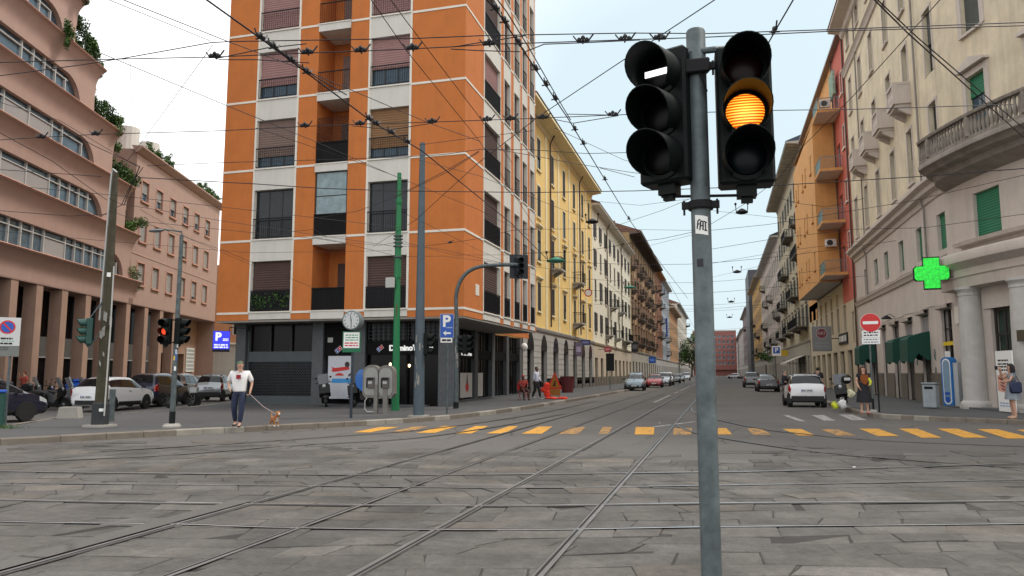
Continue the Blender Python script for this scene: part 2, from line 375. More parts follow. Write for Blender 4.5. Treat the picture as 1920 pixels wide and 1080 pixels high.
def paving():
    rg = random.Random(21); A = R(15.2); e1 = Vector((math.cos(A), math.sin(A))); e2 = Vector((-math.sin(A), math.cos(A)))
    V, F, T = [], [], []
    tracks = (-5.55, -4.2, -2.84, -1.40)
    b = 1.5
    def wv(p):
        x, y = p.x, p.y
        return p + Vector((.10 * math.sin(x * .7 + y * 1.9) + .05 * math.sin(x * 2.3 - y * 1.1), .13 * math.sin(x * .55 + 1.3 * math.sin(y * .4)) + .05 * math.sin(x * 1.9 + y * 2.1)))
    while b < 17.6:
        rh = rg.uniform(.34, .54); a = -19 + rg.uniform(0, .8); eb, et = 0.0, .2
        while a < 15:
            big = rg.random() < .24; ln = rg.uniform(.42, .82) * (1.6 if big else 1)
            a2 = a + ln; c = e1 * (a + ln / 2) + e2 * (b + rh / 2)
            inside = c.y < 19 and c.y > .5 and c.x > -13.5 + (c.y - 16) * -.5 - 3
            fade = (c.y - 12.2 - .18 * max(0, c.x + 3)) / 4.5
            if rg.random() < max(0, min(1, fade)) or (c.x > 2.0 and c.y < 8.2 and rg.random() < .55) or rg.random() < .035: inside = 2 if inside and fade < .4 else False
            if inside:
                g = rg.uniform(.002, .0065) + (.009 if rg.random() < .10 else 0); j = lambda s: rg.uniform(-s, s)
                sk = .18 * math.sin(b * .9 + 1.3) + j(.06); lb, lt = eb, et; eb, et = j(.07), sk
                P = [e1 * (a + g + lb + j(.008)) + e2 * (b + g + j(.012)), e1 * (a2 - g + eb + j(.008)) + e2 * (b + g + j(.012)),
                     e1 * (a2 - g + et + j(.008)) + e2 * (b + rh - g + j(.012)), e1 * (a + g + lt + j(.008)) + e2 * (b + rh - g + j(.012))]
                P = [wv(p) for p in P]
                z0 = .010 + j(.0045); zt = [z0 + j(.005) for _ in range(4)]
                k = rg.gauss(1, .10); w = rg.random()
                base = Vector((.090, .083, .075)) if w < .62 else Vector((.084, .079, .073)) if w < .88 else Vector((.100, .089, .076))
                if rg.random() < .03: k *= 1.25
                if rg.random() < .05: k *= .93
                if inside == 2: base = Vector((.084, .078, .071)); zt = [z * .55 for z in zt]
                col = tuple(base * max(.55, k)) + (1,)
                bv = .965
                n = len(V); cc = sum(P, Vector((0, 0))) / 4
                for p in P: q = cc + (p - cc) * 1.025; V.append((q.x, q.y, .0024 + .0012 * rg.random()))
                F.append((n, n + 1, n + 2, n + 3)); T.append((.034, .031, .028, 1)); n += 4
                for p in P: V.append((p.x, p.y, -.02))
                for p, z in zip(P, zt): V.append((p.x, p.y, z - .006))
                for p, z in zip(P, zt): q = cc + (p - cc) * bv; V.append((q.x, q.y, z))
                fs = [(8, 9, 10, 11)] + [(i, (i + 1) % 4, 4 + (i + 1) % 4, 4 + i) for i in range(4)] + [(4 + i, 4 + (i + 1) % 4, 8 + (i + 1) % 4, 8 + i) for i in range(4)]
                for q in fs: F.append(tuple(n + i for i in q)); T.append(col)
            a = a2
        b += rh
    me = bpy.data.meshes.new('stone_paving'); me.from_pydata(V, [], F)
    ca = me.color_attributes.new('tint', 'FLOAT_COLOR', 'CORNER')
    i = 0
    for f, c in zip(me.polygons, T):
        for _ in range(f.loop_total): ca.data[i].color = c; i += 1
    me.materials.append(stone_mat()); return tag(link('stone_paving', me), kind='structure')
paving()

# tram rails
def strip(mb, pts, off, w, z, mi):
    pts = [Vector(p) for p in pts]; vs = []
    for i, p in enumerate(pts):
        t = (pts[min(i + 1, len(pts) - 1)] - pts[max(i - 1, 0)]).normalized(); n = Vector((-t.y, t.x))
        a, b = p + n * (off - w / 2), p + n * (off + w / 2); vs += [(a.x, a.y, z), (b.x, b.y, z)]
    mb.add(vs, [(2 * i, 2 * i + 1, 2 * i + 3, 2 * i + 2) for i in range(len(pts) - 1)], mi)
RAILZ = [0]
m_raild = M('dull_rail_steel', (.20, .195, .19), .5, .5, var=.3, scale=2)
def rail(pts, side=1, z=.016, k=6, m1=1):
    z += RAILZ[0]; RAILZ[0] += .0004
    P = smoothpath([tuple(p[:2]) for p in pts], k); mb = MB()
    strip(mb, P, .03 * side, .10, z, 0); strip(mb, P, .0, .042, z + .004, m1)
    strip(mb, P, .036 * side, .018, z + .002, 2); strip(mb, P, .058 * side, .014, z + .004, 3)
    return tag(mb.build('tram_rail', [m_bed, m_rail, m_groove, m_raild]), kind='structure')
# two cross tracks
for px, sd in (([(-300, 872), (0, 885), (645, 892), (960, 891), (1310, 887), (1480, 884), (1920, 870)], -1),
               ([(-300, 893), (0, 907), (470, 912), (960, 917), (1350, 912), (1710, 906), (2200, 895)], 1),
               ([(-300, 925), (0, 939), (465, 947), (960, 950.5), (1310, 946), (1920, 941), (2300, 930)], -1),
               ([(-300, 965), (0, 981), (325, 986), (550, 993), (960, 997), (1350, 991), (1920, 985), (2300, 973)], 1)):
    rail([at(*p) for p in px], sd)
# two straight tracks up the street
for x, sd in ((-5.57, -1), (-4.2, 1), (-2.84, -1), (-1.40, 1)):
    rail([(x, 1), (x, 10), (x, 25), (x - .02, 60), (x - .05, 300)], sd, k=3, m1=3)
strip_x = MB()
strip(strip_x, [(-5.75, 4.6), (-5.75, 8.2)], 0, .26, .0275, 0)
tag(strip_x.build('rail_patch', m_road), kind='structure')
# turnouts
rail(m1=3, pts=[at(*p) for p in ((1297, 764), (1302, 775), (1355, 790), (1410, 802), (1480, 812), (1650, 827), (1920, 838), (2250, 850))])
rail(m1=3, pts=[at(*p) for p in ((1270, 800), (1300, 812), (1350, 822), (1450, 838), (1560, 852), (1720, 866), (1920, 880))])
rail(m1=3, pts=[at(*p) for p in ((-60, 874), (0, 870), (160, 863), (325, 855), (550, 837), (750, 825), (860, 812), (960, 796), (1060, 776))])
rail(m1=3, pts=[at(*p) for p in ((190, 848), (420, 834), (620, 820), (800, 806), (950, 786), (1040, 770), (1120, 752))])

# painted markings
def paint(name, col, wear):
    m = M(name, col, .75, var=.08, scale=3); nt = m.node_tree; N, L = nt.nodes, nt.links; b = N['Principled BSDF']; src = b.inputs['Base Color'].links[0].from_socket
    t = N.new('ShaderNodeTexCoord'); n = N.new('ShaderNodeTexNoise'); n.inputs['Scale'].default_value = 5; n.inputs['Detail'].default_value = 9; n.inputs['Roughness'].default_value = .75; L.new(t.outputs['Object'], n.inputs['Vector'])
    r = N.new('ShaderNodeValToRGB'); r.color_ramp.elements[0].position = wear; r.color_ramp.elements[1].position = wear + .12; L.new(n.outputs['Fac'], r.inputs['Fac'])
    mi = N.new('ShaderNodeMixRGB'); mi.inputs['Color1'].default_value = (.10, .09, .08, 1); L.new(r.outputs['Color'], mi.inputs['Fac']); L.new(src, mi.inputs['Color2']); L.new(mi.outputs['Color'], b.inputs['Base Color'])
    return m
m_yel = paint('yellow_road_paint', (.60, .295, .035), .35); m_yelw = paint('worn_yellow_road_paint', (.54, .27, .05), .44); m_wht = paint('white_road_paint', (.42, .41, .40), .42)
def mark(quads, name, mats, z):
    mb = MB()
    for q, mi in quads: mb.add([(p[0], p[1], z) for p in q], [tuple(range(len(q)))], mi)
    return tag(mb.build(name, mats), kind='structure')
Q = []
for (xb0, xb1, yb, xt0, xt1, yt, w) in ((662, 694, 811, 712, 748, 801, 0), (728, 762, 811, 778, 803, 800, 1), (780, 815, 812, 832, 858, 799, 0), (854, 884, 813, 892, 916, 799, 0), (912, 945, 813, 955, 972, 799.5, 0), (978, 1016, 813.5, 1010, 1036, 800, 0),
        (1047, 1084, 814, 1068, 1098, 801, 1), (1122, 1140, 814, 1130, 1148, 801, 1), (1190, 1226, 815, 1192, 1227, 801, 0), (1262, 1296, 815.5, 1263, 1298, 803, 1), (1346, 1373, 815, 1346, 1362, 803, 0), (1412, 1447, 815.5, 1400, 1426, 803, 1),
        (1498, 1530, 817, 1466, 1502, 804.5, 0), (1570, 1606, 817, 1536, 1570, 805, 1), (1645, 1686, 818, 1611, 1646, 804, 0), (1728, 1766, 821, 1685, 1720, 804, 0), (1808, 1852, 821, 1757, 1795, 804, 0), (1888, 1940, 822.5, 1832, 1870, 805, 0), (1975, 2030, 824, 1905, 1948, 806, 0)):
    Q.append(([at(xb0, yb), at(xb1, yb), at(xt1, yt), at(xt0, yt)], w))
mark(Q, 'yellow_crosswalk', [m_yel, m_yelw], .006)
mark([([at(x0, y0), at(x1, y0), at(x3, y1), at(x2, y1)], 0) for x0, x1, x2, x3, y0, y1 in ((1498, 1511, 1467, 1478, 790, 778.5), (1545, 1567, 1521, 1545, 789, 778.5), (1598, 1627, 1572, 1597, 788, 777.5))], 'white_crosswalk', [m_wht], .006)
L_ = [((-3.58, 41 + k), (-3.42, 41 + k), (-3.42, 41 + k + d), (-3.58, 41 + k + d)) for k, d in ((0, 14), (19, 5), (27, 26), (58, 20), (84, 20), (112, 20), (140, 40))]
mark([(q, 0) for q in L_] + [(((-2.0, 22.7), (-.9, 25.4), (-.78, 25.3), (-1.85, 22.6)), 0)], 'lane_line', [m_wht], .006)
# ------------------------------------------------------------------ facade tools (thing-local: x along the front, -y outward, z up)
def grid(us, extra=()):
    return sorted(set(round(u, 4) for u in list(us) + list(extra)))
def wallholes(mb, u0, u1, v0, v1, holes, y=0.0, d=.2, mi=0, rmi=None, fn=None, split=()):
    us = grid([u0, u1] + [h[0] for h in holes] + [h[1] for h in holes], split); vs = grid([v0, v1] + [h[2] for h in holes] + [h[3] for h in holes])
    fn = fn or (lambda u, yy, v: (u, yy, v))
    for a, b in zip(us, us[1:]):
        for c, e in zip(vs, vs[1:]):
            cu, cv = (a + b) / 2, (c + e) / 2
            if any(h[0] < cu < h[1] and h[2] < cv < h[3] for h in holes): continue
            mb.quad(fn(a, y, c), fn(b, y, c), fn(b, y, e), fn(a, y, e), mi)
    for a, b, c, e in holes:
        r = mi if rmi is None else rmi
        mb.quad(fn(a, y, c), fn(a, y, e), fn(a, y + d, e), fn(a, y + d, c), r); mb.quad(fn(b, y, e), fn(b, y, c), fn(b, y + d, c), fn(b, y + d, e), r)
        mb.quad(fn(a, y, e), fn(b, y, e), fn(b, y + d, e), fn(a, y + d, e), r); mb.quad(fn(b, y, c), fn(a, y, c), fn(a, y + d, c), fn(b, y + d, c), r)
        mb.quad(fn(a, y + d, c), fn(b, y + d, c), fn(b, y + d, e), fn(a, y + d, e), r)
    return mb
WC = {}
def frame_bars(mb, w, h, y, t=.05, mull=1, trans=None, dep=.05, mi=0):
    x = w / 2
    mb.box(-x, y, 0, -x + t, y + dep, h, mi); mb.box(x - t, y, 0, x, y + dep, h, mi); mb.box(-x + t, y, 0, x - t, y + dep, t, mi); mb.box(-x + t, y, h - t, x - t, y + dep, h, mi)
    for i in range(mull):
        c = -x + w * (i + 1) / (mull + 1); mb.box(c - t * .45, y + .004, t, c + t * .45, y + dep, h - t, mi)
    if trans: mb.box(-x + t, y + .008, h * trans - t * .4, x - t, y + dep - .005, h * trans + t * .4, mi)
def slats(mb, w, z0, z1, y, mi=0, pitch=.11):
    n = max(2, int((z1 - z0) / pitch)); p = (z1 - z0) / n
    for i in range(n):
        z = z0 + i * p; mb.add([(-w / 2, y, z), (w / 2, y, z), (w / 2, y - .018, z + p * .55), (-w / 2, y - .018, z + p * .55), (w / 2, y, z + p), (-w / 2, y, z + p)], [(0, 1, 2, 3), (3, 2, 4, 5)], mi)
def railing_mb(mb, w, y, z0, z1, mi=0, pitch=.11, t=.012):
    mb.box(-w / 2, y - .02, z1 - .045, w / 2, y + .02, z1, mi); mb.box(-w / 2, y - .012, z0, w / 2, y + .012, z0 + .03, mi)
    n = max(2, int(w / pitch))
    for i in range(n + 1):
        x = -w / 2 + .01 + (w - .02) * i / n; mb.box(x - t / 2, y - t / 2, z0 + .03, x + t / 2, y + t / 2, z1 - .045, mi)
def window(parent, u, z, w, h, y=0, rz=0, shut=None, sfrac=1.0, frame=None, pane=None, mull=1, trans=None, d=.2, rail=None, rmat=None, solid=False,
           trim=None, tw=.12, sill=None, hood=None, far=False, persiane=None, curtain=None, label=None):
    "one window: frame (+trim, sill, hood) with its pane, roller shutter and railing as sub-parts; far ones are one small mesh"
    frame = frame or m_fdark; pane = pane or m_glass
    key = (w, h, shut and shut.name, sfrac, frame.name, pane.name, mull, trans, d, rail, rmat and rmat.name, solid, trim and trim.name, tw, sill and sill.name, hood, far, persiane and persiane.name, curtain and curtain.name)
    if key not in WC:
        f, p, s, r = MB(), MB(), MB(), MB(); fm = [frame, trim or frame, sill or trim or frame, persiane or frame, pane, shut or frame]
        frame_bars(f, w, h, d - .07, mull=mull, trans=trans)
        if trim:
            f.box(-w / 2 - tw, -.035, -.0, -w / 2, .02, h, 1); f.box(w / 2, -.035, 0, w / 2 + tw, .02, h, 1); f.box(-w / 2 - tw, -.04, h, w / 2 + tw, .02, h + tw, 1)
        if sill: f.box(-w / 2 - .12, -.13, -.12, w / 2 + .12, .03, 0, 2)
        if hood == 1: f.box(-w / 2 - .3, -.22, h + .32, w / 2 + .3, .03, h + .44, 1); f.box(-w / 2 - .2, -.12, h + .2, w / 2 + .2, .03, h + .32, 1)
        if hood == 2: f.prism([(-w / 2 - .35, h + .3), (w / 2 + .35, h + .3), (w / 2 + .35, h + .4), (0, h + .75), (-w / 2 - .35, h + .4)], -.25, .03, 1)
        if persiane:                                     # louvred leaves folded back against the wall
            for sx in (-1, 1):
                x0, x1 = sorted((sx * w / 2, sx * w)); f.box(x0 + .01, -.05, .02, x1 - .01, -.008, h - .02, 3)
        p.quad((-w / 2, d - .05, 0), (w / 2, d - .05, 0), (w / 2, d - .05, h), (-w / 2, d - .05, h))
        if shut:
            s.m = s.m; slats(s, w - .02, h * (1 - sfrac) + .01, h, d - .10)
            if sfrac < .98: s.box(-w / 2 + .01, d - .13, h * (1 - sfrac) - .03, w / 2 - .01, d - .09, h * (1 - sfrac) + .02)
        if rail: railing_mb(r, w - .01, -.03, .06, rail)
        if rail and solid: r.box(-w / 2 + .01, -.018, .09, w / 2 - .01, -.010, rail - .06)
        if far:
            for q, mi in ((p, 4), (s, 5)): f.add(q.v, q.f, mi)
            if rail: f.add(r.v, r.f, 0)
            WC[key] = (f.mesh('window', fm),)
        else:
            WC[key] = (f.mesh('window', fm), p.mesh('pane', pane), s.mesh('shutter', shut) if shut else None, r.mesh('railing', rmat or m_iron) if rail else None)
    k = WC[key]
    o = link('window', k[0], parent, (u, y, z), rz)
    if label: o['label'] = label
    if not far:
        link('pane', k[1], o)
        if k[2]: link('shutter', k[2], o)
        if k[3]: link('railing', k[3], o)
        if curtain:
            c = MB(); n = 24; yy = d - .03
            for i in range(n):
                x0 = -w / 2 + .05 + (w - .1) * i / n; x1 = -w / 2 + .05 + (w - .1) * (i + 1) / n
                c.quad((x0, yy - .008 * (i % 2), .05), (x1, yy - .008 * ((i + 1) % 2), .05), (x1, yy - .008 * ((i + 1) % 2), h - .05), (x0, yy - .008 * (i % 2), h - .05))
            c.build('curtain', curtain, o)
    return o
def sweep(mb, prof, u0, u1, mi=0):
    "moulding: profile of (y,z) swept along the front"
    n = len(prof)
    mb.add([(u0, y, z) for y, z in prof] + [(u1, y, z) for y, z in prof], [(i, n + i, n + i + 1, i + 1) for i in range(n - 1)] + [tuple(range(n)), tuple(range(2 * n - 1, n - 1, -1))], mi)
def balcony(parent, u, z, w, dep=.9, mat=None, rmat=None, h=1.0, round_=False, solid=False, plants=0, rz=0, y=0, far=False, brackets=True):
    mb = MB(); mat = mat or m_stone
    if round_:
        n = 10; P = [(w / 2 * math.cos(math.pi + math.pi * i / n), dep * math.sin(math.pi + math.pi * i / n)) for i in range(n + 1)]
        mb.prism(P, -.16, 0, 0, 'xy'); mb.prism([(a * .8, b * .8) for a, b in P], -.42, -.16, 0, 'xy'); mb.prism([(a * .5, b * .5) for a, b in P], -.75, -.42, 0, 'xy')
    else:
        mb.box(-w / 2, -dep, -.14, w / 2, .02, 0)
        if brackets:
            for s in (-1, 1): mb.prism([(.02, -.14), (-dep * .75, -.14), (-dep * .6, -.28), (.02, -.6)], s * w * .36 - .08, s * w * .36 + .08, 0, 'yz')
    o = mb.build('balcony', mat, parent, loc=(u, y, z), rz=rz)
    r = MB()
    if round_:
        Q = [(a * .96, b * .96) for a, b in P]
        r.tube([(a, b, h) for a, b in Q], .03, 5); m = 3
        for (a, b), (c, d) in zip(Q, Q[1:]):
            for i in range(m): x, yy = a + (c - a) * i / m, b + (d - b) * i / m; r.box(x - .01, yy - .01, 0, x + .01, yy + .01, h)
    else:
        railing_mb(r, w - .06, -dep + .03, .03, h)
        for s in (-1, 1):
            x = s * (w / 2 - .03); r.box(x - .02, -dep + .05, h - .045, x + .02, 0, h); n = int(dep / .12)
            for i in range(n): yy = -dep + .12 + i * .12; r.box(x - .006, yy - .006, .03, x + .006, yy + .006, h - .045)
        if solid: r.box(-w / 2 + .04, -dep + .04, .05, w / 2 - .04, -dep + .055, h - .06)
    r.build('railing', rmat or m_iron, o)
    if plants:
        l = MB(); l.leaves((0, -dep * .8, h * .8), (w * .45, .3, .45), plants, .07); l.build('plants', m_leaf, o)
    return o

# ------------------------------------------------------------------ orange apartment block on the corner
OX, OY = -22.64, 29.6
ob = thing('apartment_building', 'tall orange rendered apartment block with white window bays above a dark recessed ground floor', 'building', (OX, OY, 0))
ZB, ST, NF = 4.34, 3.385, 6
OW, OD = 12.24, 12.94
U = lambda x, Y=30.7: atY(x, 680, Y).x - OX
bays = [(1.73, 3.92), (7.60, 9.64)]; log = (4.95, 6.61)
wb, ww, wr = MB(), MB(), MB()
m_sh = dict(b=M('brown_shutter', (.075, .042, .035), .7, var=.1), p=M('dusty_pink_shutter', (.30, .165, .155), .7, var=.08), c=M('taupe_shutter', (.185, .125, .105), .7, var=.08), o=M('ochre_shutter', (.22, .115, .05), .7, var=.08))
m_cur = M('blue_grey_curtain', (.30, .40, .43), .8, var=.2, scale=5)
m_mesh = M('dark_screen', (.012, .012, .012), .7, var=.2, spec=.15)
ZT = ZB + ST * NF
for a, b in ((0, 1.73), (3.92, 4.95), (6.61, 7.60), (9.64, OW)):
    wb.box(a, 0, ZB - .34, b, .3, ZT)
    for k in range(NF + 1): wr.box(a - .0, -.022, ZB + k * ST - .05, b, .0, ZB + k * ST + .05)
for a, b in bays:
    for k in range(NF):
        z = ZB + k * ST
        ww.box(a, -.015, z - .30 if k == 0 else z - ST + 2.40, b, .3, z + .0)
        wr.box(a - .0, -.07, z + .0, b, .12, z + .06)
    ww.box(a, -.015, ZT - ST + 2.4, b, .3, ZT)
    for x in (a, b): wr.box(x - .05, -.03, ZB + .06, x + .05, .28, ZT)
# loggia bay: side walls, back wall, slabs
for k in range(NF):
    z = ZB + k * ST; a, b = log
    wb.quad((a, .3, z), (a, 1.5, z), (a, 1.5, z + ST), (a, .3, z + ST)); wb.quad((b, 1.5, z), (b, .3, z), (b, .3, z + ST), (b, 1.5, z + ST)); wb.quad((a, 1.5, z), (b, 1.5, z), (b, 1.5, z + ST), (a, 1.5, z + ST))
    ww.box(a + .002, -.06, z - .34, b - .002, 1.49, z + .0)
    wr.box(a - .02, -.09, z + .0, b + .02, .12, z + .05)
ww.box(log[0] + .002, -.06, ZT - .34, log[1] - .002, 1.49, ZT)
# street side
sb = [(2.66, 5.40), (6.02, 7.28), (7.95, 9.2), (9.72, 10.85), (11.45, 12.62)]
xs = OW
pieces = [0.3] + [v for p in sb for v in p] + [OD]
for a, b in zip(pieces[::2], pieces[1::2]):
    wb.box(xs - .3, a, ZB - .34, xs, b, ZT)
    for k in range(NF + 1): wr.box(xs, a, ZB + k * ST - .05, xs + .022, b, ZB + k * ST + .05)
wr.box(xs, 0, ZB - .05, xs + .022, .3, ZB + .05)
for k in range(1, NF + 1): wr.box(xs, -.022, ZB + k * ST - .05, xs + .022, .3, ZB + k * ST + .05)
for a, b in sb:
    for k in range(NF):
        z = ZB + k * ST
        ww.box(xs - .3, a, z - .30 if k == 0 else z - ST + 2.40, xs + .012, b, z)
        wr.box(xs - .1, a, z, xs + .06, b, z + .06)
    ww.box(xs - .3, a, ZT - ST + 2.4, xs + .012, b, ZT)
    for x in (a, b): wr.box(xs - .28, x - .04, ZB + .06, xs + .03, x + .04, ZT)
# back, roof, floor of the overhang
wb.box(0, .3, ZB - .05, .3, OD, ZT); wb.box(.3, OD - .3, ZB - .05, OW - .3, OD, ZT); wb.box(.3, .35, ZT - .3, OW - .31, OD - .31, ZT - .02)
wb.build('wall', m_orange, ob); split(ww, 'spandrel', m_white, ob); wr.build('trim', m_band, ob)
s = MB(); s.box(.02, .02, 3.92, OW - .02, OD - .05, 4.01); s.build('soffit', M('soffit_render', (.27, .25, .225), .85, var=.1), ob)
f = MB(); f.box(.3, .31, ZT - .02, OW - .3, OD - .3, ZT + .25); f.build('roof', m_concrete, ob)
sp = [['b', 'w', 'c', 'p', 'p', 'p'], ['b', 'w', 'o', 'p', 'p', 'p']]; fr = [[1, 0, .74, .70, 1, .8], [1, 0, .76, .62, 1, .8]]
for bi, (a, b) in enumerate(bays):
    for k in range(NF):
        z = ZB + k * ST + .06; w = round(b - a - .1, 3); t = sp[bi][k]
        window(ob, (a + b) / 2, z, w, 2.33, shut=None if t == 'w' else m_sh[t], sfrac=fr[bi][k], d=.25, rail=.98, solid=(k == 0), mull=2, pane=m_gblue if k in (2, 3) else m_glass, curtain=m_cur if (k == 1 and bi == 0) else None)
# loggia doors and parapets
for k in range(NF):
    z = ZB + k * ST + .05; a, b = log; c = (a + b) / 2
    if k == 1:
        window(ob, c, z + .95, b - a - .04, 2.05, frame=m_fdark, pane=M('veranda_glass', (.22, .30, .32), .15, var=.3, scale=3), mull=0, trans=.45, d=.12, curtain=None)
    else:
        window(ob, c + .25, z, 1.05, 2.3, y=1.45 - .2, shut=m_sh['b' if k < 2 else 'c'], sfrac=1, d=.18, mull=0)
    r = MB()
    if k in (0, 1, 2): r.box(a + .03, .0, z + .02, b - .03, .03, z + 1.0, 0)
    q = MB(); railing_mb(q, b - a - .04, 0, .02, 1.02); r.add([(x + c, y - .03, zz + z) for x, y, zz in q.v], q.f, 0)
    if k == 2:                                            # lattice screen above the parapet
        n = 12; w = b - a - .08
        for i in range(-n, n):
            for sgn in (1, -1):
                x0 = a + .04 + w * i / n; P = []
                for t in (0, 1): P.append((x0 + sgn * t * 1.2 + (1.2 if sgn < 0 else 0), z + 1.02 + t * 1.2))
                (xa, za), (xb, zb_) = P
                def clip(x, xx, zz0, xx1, zz1): return zz0 + (zz1 - zz0) * (x - xx) / (xx1 - xx)
                lo, hi = a + .04, b - .04
                if xa > xb: xa, za, xb, zb_ = xb, zb_, xa, za
                if xb < lo or xa > hi: continue
                if xa < lo: za = clip(lo, xa, za, xb, zb_); xa = lo
                if xb > hi: zb_ = clip(hi, xa, za, xb, zb_); xb = hi
                r.tube([(xa, .02, za), (xb, .02, zb_)], .011, 4)
    r.build('balcony_parapet', m_mesh if k < 3 else m_iron, ob)
iv = MB()
for i in range(9): iv.leaves((1.95 + i * .22, -.06, ZB + .55), (.16, .06, .5), 55, .05)
iv.build('ivy', m_leaf, ob)
ssp = ['b', 'b', 'b', 'p', 'b', 'b']
for i, (a, b) in enumerate(sb):
    for k in range(NF):
        z = ZB + k * ST + .06; big = i == 0
        window(ob, xs, z, round(b - a - (.12 if big else .30), 3), 2.33, y=(a + b) / 2, rz=math.pi / 2, shut=m_sh['c' if (i + k) % 3 == 0 and not big else ('p' if k == 3 and big else 'b')], sfrac=(.6 if big and k not in (2,) else 1), d=.25, rail=.98, solid=big or k == 0, mull=1 if big else 0)
# recessed ground floor
gw = MB(); gy = 1.1; GZ = .14
fascia = MB()
cols = [(U(441), U(459)), (U(585), U(605)), (U(663), U(684))]
for a, b in cols: gw.box(a, gy - .02, GZ, b, gy + .5, 3.92)
gw.box(U(822), gy - .02, GZ, U(851), gy + .5, 3.92)
gx = OW - 2.55
for y in (2.6, 6.0, 9.1, 12.3, 15.4, 18.6): gw.box(gx - .5, y, GZ, gx + .03, y + .55, 3.92)
split(gw, 'pillar', m_granite, ob)
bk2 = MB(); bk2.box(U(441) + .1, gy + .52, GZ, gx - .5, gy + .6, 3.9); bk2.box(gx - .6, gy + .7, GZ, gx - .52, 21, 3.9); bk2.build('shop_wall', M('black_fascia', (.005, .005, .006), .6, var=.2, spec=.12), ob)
stp = MB(); stp.box(U(441), gy - .1, GZ - .03, 10.2, gy + .5, GZ + .05); stp.box(gx - .5, 2.4, GZ - .03, gx + .12, 20.6, GZ + .07); stp.build('step', m_granite, ob)
ct = MB(); ct.box(gx - .02, OD + .02, 3.98, gx + .06, 20.9, 4.34); ct.build('lintel', m_orange, ob)
m_grille = M('dark_grille', (.045, .050, .055), .4, .5, var=.2); m_gpan = M('grey_metal_panel', (.075, .090, .098), .45, .2, var=.12, scale=3)
# closed shop with perforated rolling grille
a, b = U(460), U(584)
fr_ = MB(); fr_.box(a, gy + .16, 2.12, b, gy + .26, 2.60, 0); fr_.box(a, gy + .16, GZ + .05, b, gy + .24, .52, 0); fr_.box(a, gy + .14, .52, a + .07, gy + .24, 3.6, 0); fr_.box(b - .07, gy + .14, .52, b, gy + .24, 3.6, 0)
sfo = fr_.build('shopfront', m_gpan, ob)
g = MB(); g.quad((a, gy + .30, .5), (b, gy + .30, .5), (b, gy + .30, 2.2), (a, gy + .30, 2.2)); g.quad((a, gy + .30, 2.6), (b, gy + .30, 2.6), (b, gy + .30, 3.9), (a, gy + .30, 3.9)); g.build('pane', m_shop, sfo)
g = MB(); n = 22
for i in range(n):
    z = .53 + i * 1.6 / n; g.box(a + .07, gy + .20, z, b - .07, gy + .22, z + .022)
    for j in range(26):
        x = a + .07 + (b - a - .14) * (j + .5 * (i % 2)) / 26; g.box(x, gy + .202, z + .022, x + .018, gy + .218, z + 1.6 / n)
g.build('grille', m_grille, sfo)
g = MB()
for i in range(4): x = a + .07 + (b - a - .2) * i / 3; g.box(x, gy + .18, 2.6, x + .06, gy + .26, 3.9)
split(g, 'mullion', m_fdark, sfo)
# takeaway shop: black fascia, glass front, door
a, b = U(684), U(822) - .01
fr_ = MB(); fr_.box(a, gy + .10, 2.42, b, gy + .22, 2.98)
for x in (a, a + 1.28, a + 1.34 + .62, b - 1.2, b - .06): fr_.box(x, gy + .14, GZ, x + .06, gy + .22, 3.9)
fr_.box(a, gy + .15, 1.05, a + 1.28, gy + .21, 1.10); fr_.box(a, gy + .15, 3.0, b, gy + .2, 3.05)
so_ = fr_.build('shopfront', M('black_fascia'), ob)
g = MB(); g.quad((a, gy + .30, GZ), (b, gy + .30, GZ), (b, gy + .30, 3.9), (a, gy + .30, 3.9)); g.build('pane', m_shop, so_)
g = MB()
for i in range(14):
    x = a + .08 + i * (b - a - .16) / 14; g.box(x, gy + .16, 3.06, x + .03, gy + .18, 3.88)
for i in range(5): g.box(a, gy + .165, 3.15 + i * .16, b, gy + .175, 3.17 + i * .16)
g.build('vent_grille', m_grille, so_)
def pizza_logo(parent, x, y, z, s, rz=0):
    c, sn = math.cos(R(38)), math.sin(R(38))
    def rot(pts): return [(x + (p * c - q * sn) * s, z + (p * sn + q * c) * s) for p, q in pts]
    l = MB(); l.prism(rot([(-.62, -.36), (.62, -.36), (.62, .36), (-.62, .36)]), y, y + .02, 2)
    l.prism(rot([(.02, -.31), (.57, -.31), (.57, .31), (.02, .31)]), y - .006, y, 0); l.prism(rot([(-.57, -.31), (-.02, -.31), (-.02, .31), (-.57, .31)]), y - .006, y, 1)
    for p, q in ((.3, 0), (-.3, .14), (-.3, -.14)): l.prism([(x + (p * c - q * sn) * s + .09 * s * math.cos(t), z + (p * sn + q * c) * s + .09 * s * math.sin(t)) for t in [i * math.pi / 5 for i in range(10)]], y - .01, y - .006, 2)
    return l.build('logo', [m_red, m_blue, m_paper], parent)
m_letter = M('lit_white_letters', (.8, .8, .78), .4, var=0, emit=.35)
text(so_, "Domino's Pizza", .345, (U(769), gy + .075, 2.70), m_letter, depth=.02, bold=.012)
pizza_logo(so_, U(711), gy + .06, 2.70, .26)
lit = MB(); 
for px, z in ((727, 1.98), (763, 1.92)): lit.ell((U(px), gy + .27, z), (.05, .05, .07), 8, 6)
lit.build('lamp', M('warm_bulb', (1, .62, .30), .4, var=0, emit=7), so_)
